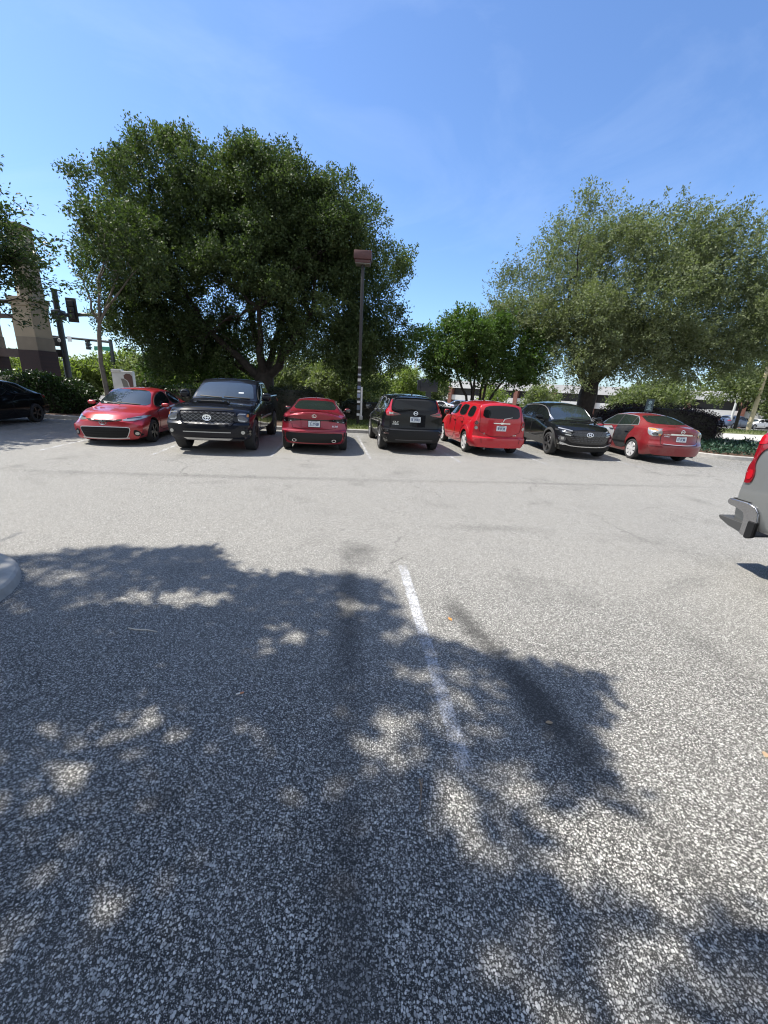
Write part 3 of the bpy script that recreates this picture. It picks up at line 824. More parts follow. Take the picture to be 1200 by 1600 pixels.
# ---- black SUV (rear to us)
def crv():
    L = 4.69; rz = R(9)
    s = dict(L=L, R=.365, Ra=.42, axles=(1.03, 3.73), paint=P_black,
        zb=[(0, .34), (.5, .26), (4.2, .24), (L, .24)], ws=[(0, .78), (.8, .85), (3.9, .85), (L, .78)],
        wm=[(0, .88), (.6, .925), (2.2, .915), (3.9, .925), (L, .88)], zm=[(0, .72), (1, .74), (4, .74), (L, .6)],
        wb=[(0, .82), (.5, .865), (2.2, .87), (3.4, .85), (4.2, .80), (L, .72)],
        zB=[(0, 1.16), (.4, 1.17), (2.2, 1.07), (3.3, 1.02), (3.7, 1.0), (4.3, .95), (L, .78)],
        we=[(0, .70), (.15, .68), (.5, .63), (1.5, .645), (2.4, .65), (2.8, .655), (3.6, .75), (3.8, .77), (4.3, .75), (L, .66)],
        ze=[(0, 1.19), (.10, 1.35), (.25, 1.545), (.6, 1.585), (1.6, 1.62), (2.4, 1.605), (2.75, 1.55), (3.2, 1.32), (3.6, 1.05), (3.8, 1.02), (4.3, .965), (L, .795)],
        zt=[(0, 1.22), (.09, 1.36), (.22, 1.60), (.5, 1.645), (1.3, 1.685), (2.2, 1.68), (2.6, 1.63), (3.1, 1.40), (3.68, 1.10), (3.85, 1.08), (4.35, 1.03), (4.55, .96), (L, .86)],
        front_plan=(.28, 2.8, .9), rear_plan=(.24, 2.8, .7), front_prof=[(0, .1), (.5, 0), (.8, .03), (1, .1)], rear_prof=[(0, .12), (.35, .03), (.5, 0), (.66, 0), (.74, .05), (1.1, .07), (1.25, .08), (1.7, .10)])
    c = Car('black_suv', s, heading((.61, 12.68), 1.03, L, rz), rz, 'shiny black SUV parked next to the empty stall, tall L-shaped red taillights', 'car', 'cars parked in the far row')
    c.windows([[(.55, 1.24), (1.12, 1.21), (1.12, 1.53), (.62, 1.50)], [(1.18, 1.20), (2.12, 1.15), (2.12, 1.56), (1.18, 1.545)], [(2.19, 1.145), (3.38, 1.08), (3.15, 1.26), (2.72, 1.50), (2.19, 1.56)]], rnd=1, trim=.022, trim_mat=M_silver)
    c.patch('windshield', 'front', [(-.72, 1.1), (.72, 1.1), (.58, 1.53), (-.58, 1.53)], M_glass_shield, .005, 1)
    c.patch('rear_window', 'rear', [(-.64, 1.27), (-.3, 1.25), (.3, 1.25), (.64, 1.27), (.60, 1.46), (.55, 1.535), (-.55, 1.535), (-.60, 1.46)], M_glass, .006, 1)
    c.patch('window_shade_band', 'rear', [(-.56, 1.51), (.56, 1.51), (.55, 1.57), (-.55, 1.57)], M_gloss_black, .009, 0)
    d = c.doors([[(1.3, .46), (2.13, .42), (2.13, 1.12), (1.1, 1.16), (1.42, .84)], [(2.17, .42), (3.35, .42), (3.42, .7), (3.36, 1.02), (2.17, 1.11)]])
    c.handles([1.45, 2.4], .98, P_black, d)
    tl = c.patch('taillight', 'rear', [(.645, 1.52), (.675, 1.52), (.745, 1.32), (.825, 1.21), (.825, 1.09), (.78, 1.065), (.44, 1.11), (.44, 1.135), (.66, 1.19), (.70, 1.26)], M_lens_red, .012, 1, mirror=True, res=.03)
    for i, sx in enumerate((1, -1)):
        c.patch('reverse_lamp', 'rear', [(sx * .64, 1.17), (sx * .76, 1.18), (sx * .74, 1.115), (sx * .64, 1.12)], M_lens_clear if sx < 0 else M_lens_dred, .016, 0, tl[i], res=.03)
        c.patch('inner_lens', 'rear', [(sx * .45, 1.112), (sx * .63, 1.10), (sx * .63, 1.165), (sx * .45, 1.133)], M_lens_dred, .016, 0, tl[i], res=.03)
    c.patch('liftgate', 'rear', [(-.68, 1.24), (.68, 1.24), (.70, 1.07), (.72, .74), (-.72, .74), (-.70, 1.07)], P_black, .004, 0, res=.06)
    c.strip('liftgate_gap', 'rear', [(-.72, 1.06), (-.735, .73), (.735, .73), (.72, 1.06)], .010, M_seam, .006)
    c.plate('rear', 0, .99)
    c.multistrip('badge', 'rear', [([(-.04, 1.20), (-.032, 1.13)], False), ([(.04, 1.20), (.032, 1.13)], False), ([(-.035, 1.165), (.035, 1.165)], False), (c.ellipse(0, 1.165, .062, .052, 20), True)], .012, M_chrome, .014)
    c.text('lettering', 'rear', 'CR-V', .07, -.56, .90, M_chrome, .010)
    c.text('lettering', 'rear', 'HYBRID', .05, -.56, .84, M_chrome, .010)
    c.patch('rear_bumper', 'rear', [(-.90, .70), (-.80, .69), (.80, .69), (.90, .70), (.90, .42), (.7, .36), (-.7, .36), (-.90, .42)], M_black, .012, 0, res=.05)
    c.strip('bumper_trim', 'rear', [(-.88, .60), (-.72, .68), (.72, .68), (.88, .60)], .03, M_gloss_black, .022)
    c.strip('skid_trim', 'rear', [(-.55, .405), (.55, .405)], .022, M_dalloy, .02)
    c.patch('reflector', 'rear', [(.74, .56), (.86, .56), (.86, .59), (.74, .59)], M_lens_dred, .018, 0, mirror=True, res=.04)
    c.strip('sill_cladding', 'left', [(1.42, .36), (3.32, .36)], .17, M_black, .012, mirror=True)
    for ya in (1.03, 3.73):
        arc = [(ya + .455 * math.cos(t), .385 + .455 * math.sin(t)) for t in np.linspace(R(-12), R(192), 22)]
        c.strip('arch_cladding', 'left', arc, .06, M_black, .010, mirror=True)
    # spoiler over the rear glass
    bm = bmesh.new(); vs = []
    n = 16
    for k in range(n + 1):
        x = -.60 + 1.2 * k / n
        h = c.cast('top', x, c.Y(.36 + .10 * (abs(x) / .6) ** 2.5)); p = h[0]
        vs.append([bm.verts.new((x, p.y + .12, p.z - .015)), bm.verts.new((x, p.y - .02, p.z + .012)), bm.verts.new((x, p.y - .17, p.z - .03)), bm.verts.new((x, p.y - .13, p.z - .06)), bm.verts.new((x, p.y + .05, p.z - .06))])
    for a, b in zip(vs, vs[1:]):
        for i in range(5): bm.faces.new((a[i], a[(i + 1) % 5], b[(i + 1) % 5], b[i]))
    bm.faces.new(vs[0]); bm.faces.new(vs[-1][::-1])
    bm_obj('spoiler', bm, P_black, c.root, True, 40)
    h = c.cast('rear', 0, 1.24); y = h[0].y
    bm = bmesh.new(); bm_tube(bm, [(.04, y - .02, 1.24), (-.02, y - .03, 1.275), (-.36, y - .015, 1.29)], [.03, .022, .008], 8)
    bm_obj('rear_wiper', bm, M_black, c.root)
    c.fin(.75, M_gloss_black)
    c.wheel_set(.235, 1.61, 'twist', M_alloy, 5, .70)
    c.mirrors(3.25, 1.17, 1.04, P_black, (.11, .08, .085))
    c.patch('headlight', 'front', [(.45, .86), (.82, .84), (.82, .93), (.5, .93)], M_lens_clear, .008, 1, mirror=True)
    return c

# ---- red retro wagon (rear to us)
def hhr():
    L = 4.475; rz = R(8)
    s = dict(L=L, R=.325, Ra=.375, axles=(.92, 3.55), paint=P_red_hhr,
        zb=[(0, .27), (.5, .22), (4.0, .2), (L, .2)], ws=[(0, .74), (.8, .81), (3.8, .81), (L, .72)],
        wm=[(0, .83), (.45, .875), (.92, .89), (1.5, .855), (3.0, .85), (3.55, .885), (4.1, .85), (L, .76)], zm=[(0, .5), (1, .55), (3.6, .55), (L, .5)],
        wb=[(0, .77), (.5, .81), (2.0, .805), (3.0, .78), (3.4, .74), (4.0, .64), (L, .5)],
        zB=[(0, 1.06), (2.0, 1.06), (3.0, 1.05), (3.3, 1.03), (3.9, .98), (4.3, .86), (L, .7)],
        we=[(0, .66), (.2, .64), (.6, .60), (1.8, .60), (2.4, .60), (3.05, .66), (3.3, .68), (3.9, .60), (L, .44)],
        ze=[(0, 1.10), (.06, 1.38), (.2, 1.475), (.6, 1.50), (1.6, 1.515), (2.3, 1.49), (2.6, 1.40), (3.1, 1.10), (3.3, 1.05), (3.9, 1.0), (4.3, .875), (L, .715)],
        zt=[(0, 1.14), (.05, 1.42), (.14, 1.535), (.4, 1.58), (1.2, 1.61), (1.9, 1.605), (2.3, 1.575), (2.6, 1.46), (3.15, 1.14), (3.3, 1.12), (3.9, 1.08), (4.3, .96), (L, .8)],
        front_plan=(.40, 2.4, 1.0), rear_plan=(.22, 2.6, .6), front_prof=[(0, .05), (.5, 0), (1, .1)], rear_prof=[(0, .08), (.25, 0), (.5, 0), (.555, .01), (.58, .075), (1.0, .085), (1.5, .14)])
    c = Car('red_retro_wagon', s, heading((3.26, 12.94), .92, L, rz), rz, 'bright red retro wagon with bulging fenders and three rounded side windows', 'car', 'cars parked in the far row')
    c.windows([[(.50, 1.12), (1.02, 1.12), (1.06, 1.30), (1.0, 1.44), (.62, 1.42), (.50, 1.30)], [(1.22, 1.12), (1.92, 1.12), (1.92, 1.45), (1.30, 1.45), (1.22, 1.35)], [(2.05, 1.12), (2.92, 1.11), (2.75, 1.25), (2.45, 1.40), (2.05, 1.45)]], rnd=2, trim=.016)
    c.patch('windshield', 'front', [(-.62, 1.15), (.62, 1.15), (.54, 1.46), (-.54, 1.46)], M_glass_shield, .005, 1)
    c.patch('rear_window', 'rear', [(-.58, 1.14), (-.3, 1.12), (.3, 1.12), (.58, 1.14), (.56, 1.36), (.48, 1.46), (.2, 1.49), (-.2, 1.49), (-.48, 1.46), (-.56, 1.36)], M_glass, .006, 1)
    d = c.doors([[(1.3, .34), (1.98, .32), (1.98, 1.05), (1.2, 1.06), (1.22, .86), (1.36, .60)], [(2.01, .32), (2.95, .32), (3.0, .6), (2.95, 1.04), (2.01, 1.05)]])
    c.handles([1.32, 2.12], .94, P_red_hhr, d)
    c.strip('fender_edge', 'left', [(.92 + .5 * math.cos(t), .36 + .50 * math.sin(t)) for t in np.linspace(R(15), R(150), 16)], .03, P_red_hhr, .014, False, 0, mirror=True)
    c.strip('liftgate_gap', 'rear', [(-.64, 1.5), (-.66, 1.1), (-.62, .60), (.62, .60), (.66, 1.1), (.64, 1.5)], .009, M_seam, .004, False, 1)
    for z, m, r in ((.97, M_lens_dred, .062), (.83, M_lens_clear, .058)):
        pr = c.patch('taillight', 'rear', c.ellipse(.735, z, r * .9, r, 20), m, .016, 0, mirror=True, res=.03)
        c.multistrip('lamp_ring', 'rear', [(c.ellipse(.735, z, r * .9, r, 24), True)], .012, M_lens_red, .018, pr[0])
        c.multistrip('lamp_ring', 'rear', [(c.ellipse(-.735, z, r * .9, r, 24), True)], .012, M_lens_red, .018, pr[1])
    c.plate('rear', 0, .84)
    c.strip('tailgate_handle', 'rear', [(-.26, .985), (.26, .985)], .028, M_chrome, .016)
    bow = [(-.085, .965), (-.035, .965), (-.04, .95), (.035, .95), (.035, .965), (.085, .965), (.075, .99), (.045, .99), (.045, 1.008), (-.03, 1.008), (-.035, .99), (-.075, .99)]
    c.patch('badge', 'rear', [(a, b + .005) for a, b in bow], M_chrome, .024, 0, res=.03)
    c.text('lettering', 'rear', 'HHR', .06, .46, .64, M_chrome, .008); c.text('lettering', 'rear', 'LT', .06, -.50, .67, M_chrome, .008)
    c.patch('rear_bumper', 'rear', [(-.84, .545), (.84, .545), (.84, .30), (.6, .27), (-.6, .27), (-.84, .30)], P_red_hhr, .03, 1, res=.05, depth=.03)
    c.strip('bumper_groove', 'rear', [(-.60, .53), (-.58, .40)], .012, M_seam, .034); c.strip('bumper_groove', 'rear', [(.60, .53), (.58, .40)], .012, M_seam, .034)
    h = c.cast('rear', .2, 1.1); y = h[0].y
    bm = bmesh.new(); bm_tube(bm, [(.02, y - .05, 1.04), (.06, y - .05, 1.12), (.30, y - .03, 1.17)], [.016, .013, .007], 8)
    bm_obj('rear_wiper', bm, M_silver, c.root)
    bm = bmesh.new()
    h = c.cast('rear', -.48, .29); bm_tube(bm, [(-.48, h[0].y + .3, .25), (-.48, h[0].y - .02, .24)], [.032, .032], 14)
    bm_obj('exhaust_tip', bm, M_dalloy, c.root)
    c.wheel_set(.215, 1.49, 'wide', M_hubcap, 5, .72)
    c.mirrors(2.72, 1.14, .97, P_red_hhr, (.10, .07, .085))
    c.patch('headlight', 'front', c.ellipse(.55, .72, .11, .1, 18), M_lens_clear, .01, 0, mirror=True)
    return c

# ---- black crossover (front to us)
def tucson():
    L = 4.605; rz = R(180 + 1.5)
    s = dict(L=L, R=.365, Ra=.42, axles=(.97, 3.725), paint=P_black,
        zb=[(0, .34), (.5, .26), (4.2, .24), (L, .22)], ws=[(0, .78), (.8, .85), (3.9, .85), (L, .76)],
        wm=[(0, .87), (.6, .92), (2.2, .90), (3.8, .925), (L, .88)], zm=[(0, .74), (1, .78), (4, .74), (L, .58)],
        wb=[(0, .80), (.5, .86), (2.2, .86), (3.3, .845), (4.0, .82), (L, .72)],
        zB=[(0, 1.12), (.5, 1.14), (2.2, 1.07), (3.2, 1.02), (3.55, 1.0), (4.1, .96), (4.4, .90), (L, .82)],
        we=[(0, .68), (.2, .67), (.6, .61), (1.6, .63), (2.3, .635), (2.7, .645), (3.45, .755), (3.65, .775), (4.2, .76), (L, .66)],
        ze=[(0, 1.15), (.25, 1.33), (.5, 1.50), (1.0, 1.56), (1.6, 1.59), (2.2, 1.575), (2.6, 1.51), (3.0, 1.29), (3.4, 1.05), (3.6, 1.015), (4.1, .975), (4.4, .915), (L, .835)],
        zt=[(0, 1.18), (.25, 1.40), (.45, 1.57), (1.0, 1.645), (1.6, 1.665), (2.1, 1.655), (2.45, 1.61), (2.9, 1.40), (3.5, 1.105), (3.65, 1.08), (4.1, 1.045), (4.4, .99), (L, .90)],
        front_plan=(.30, 2.6, .9), rear_plan=(.24, 2.8, .7), front_prof=[(0, .16), (.3, .04), (.45, 0), (.7, .0), (.85, .03), (1, .12)], rear_prof=[(0, .1), (.6, 0), (1.2, .06)])
    c = Car('black_crossover', s, heading((6.21, 13.35), 3.725, L, rz), rz, 'black crossover parked nose out with dark striped grille and oval chrome badge', 'car', 'cars parked in the far row')
    c.windows([[(.55, 1.22), (1.0, 1.19), (1.0, 1.47), (.75, 1.43)], [(1.06, 1.185), (2.0, 1.14), (2.0, 1.53), (1.06, 1.485)], [(2.07, 1.135), (3.22, 1.08), (3.0, 1.24), (2.6, 1.46), (2.07, 1.535)]], rnd=1, trim=.02, trim_mat=M_gloss_black)
    c.strip('roof_rail', 'left', [(.6, 1.475), (1.2, 1.53), (2.0, 1.555), (2.6, 1.49), (3.0, 1.27), (3.3, 1.10)], .02, M_silver, .010, False, 1, mirror=True)
    c.patch('windshield', 'front', [(-.74, 1.10), (-.4, 1.115), (.4, 1.115), (.74, 1.10), (.68, 1.25), (.58, 1.49), (.35, 1.56), (-.35, 1.56), (-.58, 1.49), (-.68, 1.25)], M_glass_shield, .006, 1)
    c.patch('rear_window', 'rear', [(-.6, 1.2), (.6, 1.2), (.5, 1.48), (-.5, 1.48)], M_glass, .006, 1)
    d = c.doors([[(1.28, .46), (2.02, .42), (2.02, 1.11), (1.02, 1.15), (1.40, .84)], [(2.06, .42), (3.2, .42), (3.28, .7), (3.22, 1.02), (2.06, 1.10)]])
    c.handles([1.3, 2.25], .96, P_black, d)
    c.patch('grille', 'front', [(-.80, .84), (-.5, .865), (.5, .865), (.80, .84), (.62, .56), (.46, .47), (-.46, .47), (-.62, .56)], M_gloss_black, .006, 1, res=.04)
    for k, z in enumerate((.82, .765, .71, .655, .60, .545)):
        hw = .70 - .28 * max(0, (.80 - z)) / .3
        n = 9
        paths = [([(-hw + 2 * hw * i / n + .012, z), (-hw + 2 * hw * (i + 1) / n - .012, z + .006)], False) for i in range(n)]
        c.multistrip('grille_bar', 'front', paths, .022, M_dalloy, .014)
    hl = c.patch('headlight', 'front', [(.66, .66), (.86, .69), (.86, .58), (.78, .50), (.68, .52)], M_lens_smoke, .008, 1, mirror=True, res=.03)
    for i, sx in enumerate((1, -1)):
        c.patch('headlight_projector', 'front', [(sx * .72, .65), (sx * .80, .655), (sx * .79, .57), (sx * .72, .57)], M_lens_clear, .014, 0, hl[i], res=.03)
    for sx in (1, -1):
        for (x0, z0, x1, z1) in ((.52, .845, .80, .90), (.55, .775, .76, .815), (.55, .71, .70, .74)):
            c.strip('daytime_lamp', 'front', [(sx * x0, z0), (sx * x1, z1)], .030, M_lens_clear, .014)
        c.patch('corner_lamp', 'front', [(sx * .80, .86), (sx * .86, .88), (sx * .86, .82), (sx * .82, .82)], M_lens_smoke, .012, 0, res=.03)
        c.patch('bumper_fin', 'front', [(sx * .60, .44), (sx * .80, .50), (sx * .83, .47), (sx * .72, .41)], M_silver, .014, 0, res=.04)
    c.strip('chin_trim', 'front', [(-.88, .42), (-.7, .44), (-.45, .39), (.45, .39), (.7, .44), (.88, .42)], .024, M_chrome, .018, False, 1)
    c.patch('front_bumper', 'front', [(-.86, .40), (-.45, .37), (.45, .37), (.86, .40), (.74, .25), (-.74, .25)], M_black, .008, 0, res=.05)
    c.multistrip('badge', 'front', [(c.ellipse(0, .755, .098, .058), True), ([(-.045, .715), (-.03, .755), (-.028, .79)], False), ([(.028, .718), (.03, .755), (.045, .795)], False), ([(-.03, .75), (.03, .76)], False)], .018, M_chrome, .024)
    c.plate_cam = c.patch('sensor', 'front', c.ellipse(0, .55, .03, .02, 10), M_gray_plastic, .02, 0, res=.03)
    c.strip('sill_cladding', 'left', [(1.38, .40), (3.32, .37)], .2, M_gray_plastic, .012, mirror=True)
    for ya in (.97, 3.725):
        arc = [(ya + .46 * math.cos(t), .385 + .46 * math.sin(t)) for t in np.linspace(R(-12), R(192), 22)]
        c.strip('arch_cladding', 'left', arc, .075, M_gray_plastic, .012, mirror=True)
    c.wheel_set(.235, 1.615, 'twist', M_dalloy, 5, .70, M_under)
    c.mirrors(3.0, 1.16, 1.04, P_black, (.115, .08, .08))
    c.strip('wiper', 'front', [(-.6, 1.125), (.1, 1.16)], .018, M_black, .02)
    c.patch('taillight', 'rear', [(.4, 1.0), (.8, 1.0), (.8, 1.1), (.4, 1.06)], M_lens_red, .008, 1, mirror=True)
    c.fin(.8, M_gloss_black)
    return c

# ---- red sedan with odd doors (rear to us)
def altima():
    L = 4.82; rz = R(1.0)
    s = dict(L=L, R=.325, Ra=.372, axles=(1.07, 3.845), paint=P_red_alt,
        zb=[(0, .27), (.5, .2), (4.3, .18), (L, .18)], ws=[(0, .74), (.8, .82), (4.0, .82), (L, .74)],
        wm=[(0, .84), (.6, .89), (1.1, .895), (2.3, .88), (4.0, .895), (L, .84)], zm=[(0, .58), (1, .62), (4, .62), (L, .5)],
        wb=[(0, .74), (.4, .80), (1.1, .83), (2.4, .825), (3.4, .81), (4.3, .77), (L, .68)],
        zB=[(0, .97), (.4, 1.05), (1.2, 1.03), (2.4, .965), (3.3, .92), (3.7, .90), (4.3, .80), (L, .6)],
        we=[(0, .68), (.45, .70), (.8, .66), (1.5, .57), (2.3, .60), (2.7, .61), (3.45, .71), (3.75, .73), (4.3, .70), (L, .6)],
        ze=[(0, .99), (.4, 1.075), (.7, 1.14), (1.45, 1.35), (2.0, 1.405), (2.6, 1.38), (3.1, 1.18), (3.5, .955), (3.75, .915), (4.3, .815), (L, .615)],
        zt=[(0, 1.05), (.05, 1.12), (.5, 1.15), (.75, 1.22), (1.45, 1.43), (1.95, 1.475), (2.45, 1.465), (2.7, 1.42), (3.6, .99), (3.75, .965), (4.3, .875), (L, .68)],
        front_plan=(.34, 2.5, 1.0), rear_plan=(.34, 2.4, .85), front_prof=[(0, .1), (.4, 0), (1, .1)], rear_prof=[(0, .12), (.35, .02), (.5, 0), (.6, .01), (.68, .06), (.95, .09), (1.1, .09), (1.3, .12)])
    c = Car('red_patched_sedan', s, heading((8.94, 13.33), 1.07, L, rz), rz, 'faded red sedan with a black rear door and a silver front door', 'car', 'cars parked in the far row')
    band = [(1.10, 1.095), (2.2, 1.02), (3.36, .955), (3.1, 1.145), (2.68, 1.355), (2.2, 1.392), (1.75, 1.38), (1.5, 1.355), (1.28, 1.25)]
    for sd in ('left', 'right'):
        c.patch('window_frame', sd, band, M_trim, .004, 0)
        c.strip('window_trim', sd, band, .018, M_silver, .008, True)
    c.windows([[(1.14, 1.105), (1.42, 1.085), (1.49, 1.33), (1.30, 1.25)], [(1.47, 1.08), (2.17, 1.04), (2.17, 1.375), (1.75, 1.365), (1.54, 1.345)], [(2.25, 1.035), (3.30, .975), (3.1, 1.13), (2.68, 1.34), (2.25, 1.377)]], glass=M_glass_green, rnd=0, trim=0)
    c.patch('windshield', 'front', [(-.68, .99), (.68, .99), (.54, 1.37), (-.54, 1.37)], M_glass_shield, .005, 1)
    c.patch('rear_window', 'rear', [(-.62, 1.19), (-.3, 1.175), (.3, 1.175), (.62, 1.19), (.54, 1.34), (.46, 1.39), (.2, 1.41), (-.2, 1.41), (-.46, 1.39), (-.54, 1.34)], M_glass_green, .005, 1)
    d = c.doors([[(1.42, .32), (2.2, .30), (2.2, .98), (2.16, 1.01), (1.22, 1.06), (1.22, .98), (1.40, .78), (1.47, .55)], [(2.23, .30), (3.35, .30), (3.42, .6), (3.36, .90), (2.23, .98)]], mats=[P_black_matt, P_silver_door])
    for o in d[0]: o['label'] = 'worn black rear door unlike the red body'
    for o in d[1]: o['label'] = 'silver front door unlike the red body'
    c.handles([1.5, 2.45], .87, P_black_matt, d)
    c.strip('door_moulding', 'left', [(1.45, .52), (2.2, .50)], .05, M_black, .012, mirror=True)
    for sd in ('left', 'right'):
        c.patch('side_marker', sd, [(.24, .90), (.40, .99), (.50, 1.045), (.42, 1.055), (.24, 1.06)], M_lens_clear, .008, 0, res=.03)
    tl = c.patch('taillight', 'rear', [(.56, 1.03), (.68, 1.07), (.79, 1.06), (.81, .93), (.79, .83), (.60, .85), (.54, .90)], M_lens_clear, .010, 1, mirror=True, res=.03)
    for i, sx in enumerate((1, -1)):
        c.patch('signal_lens', 'rear', [(sx * .66, 1.05), (sx * .78, 1.05), (sx * .78, 1.01), (sx * .64, .99)], M_lens_amber, .015, 0, tl[i], res=.03)
        c.patch('brake_lens', 'rear', c.ellipse(sx * .70, .90, .065, .05, 18), M_lens_smoke, .016, 0, tl[i], res=.03)
        c.patch('reflector_lens', 'rear', [(sx * .57, .90), (sx * .63, .89), (sx * .62, .86), (sx * .58, .865)], M_lens_amber, .015, 0, tl[i], res=.03)
    c.patch('trunk_lid', 'rear', [(-.55, 1.10), (.55, 1.10), (.55, .62), (.5, .60), (-.5, .60), (-.55, .62)], P_red_alt, .005, 0, res=.06)
    c.strip('lid_gap', 'rear', [(-.57, 1.08), (-.565, .61), (-.5, .585), (.5, .585), (.565, .61), (.57, 1.08)], .010, M_seam, .006, False, 0)
    c.strip('lid_trim', 'rear', [(-.5, .62), (0, .60), (.5, .62), (.545, .68)], .014, M_chrome, .014, False, 1)
    c.plate('rear', 0, .78)
    c.strip('chrome_bar', 'rear', [(-.33, .915), (.33, .915)], .045, M_chrome, .02)
    c.multistrip('badge', 'rear', [(c.ellipse(0, 1.0, .058, .05, 22), True), ([(-.072, 1.0), (.072, 1.0)], False)], .016, M_chrome, .016)
    c.text('lettering', 'rear', 'ALTIMA', .055, -.42, .90, M_chrome, .010); c.text('lettering', 'rear', '2.5 S', .055, .44, .90, M_chrome, .010)
    c.text('lettering', 'rear', 'HYBRID', .04, -.42, .845, M_chrome, .010)
    c.strip('bumper_crease', 'rear', [(-.84, .56), (0, .57), (.84, .56)], .012, P_red_alt, .015, False, 1)
    c.wheel_set(.215, 1.55, 'wide', M_hubcap, 7, .72, M_dalloy)
    c.mirrors(3.1, 1.03, .98, P_silver_door, (.1, .07, .065))
    bm = bmesh.new()
    h = c.cast('rear', .55, .3); bm_tube(bm, [(.55, h[0].y + .3, .26), (.55, h[0].y + .02, .25)], .028, 12)
    bm_obj('exhaust_tip', bm, M_dalloy, c.root)
    c.patch('headlight', 'front', [(.45, .68), (.8, .66), (.82, .78), (.5, .74)], M_lens_clear, .008, 1, mirror=True)
    return c

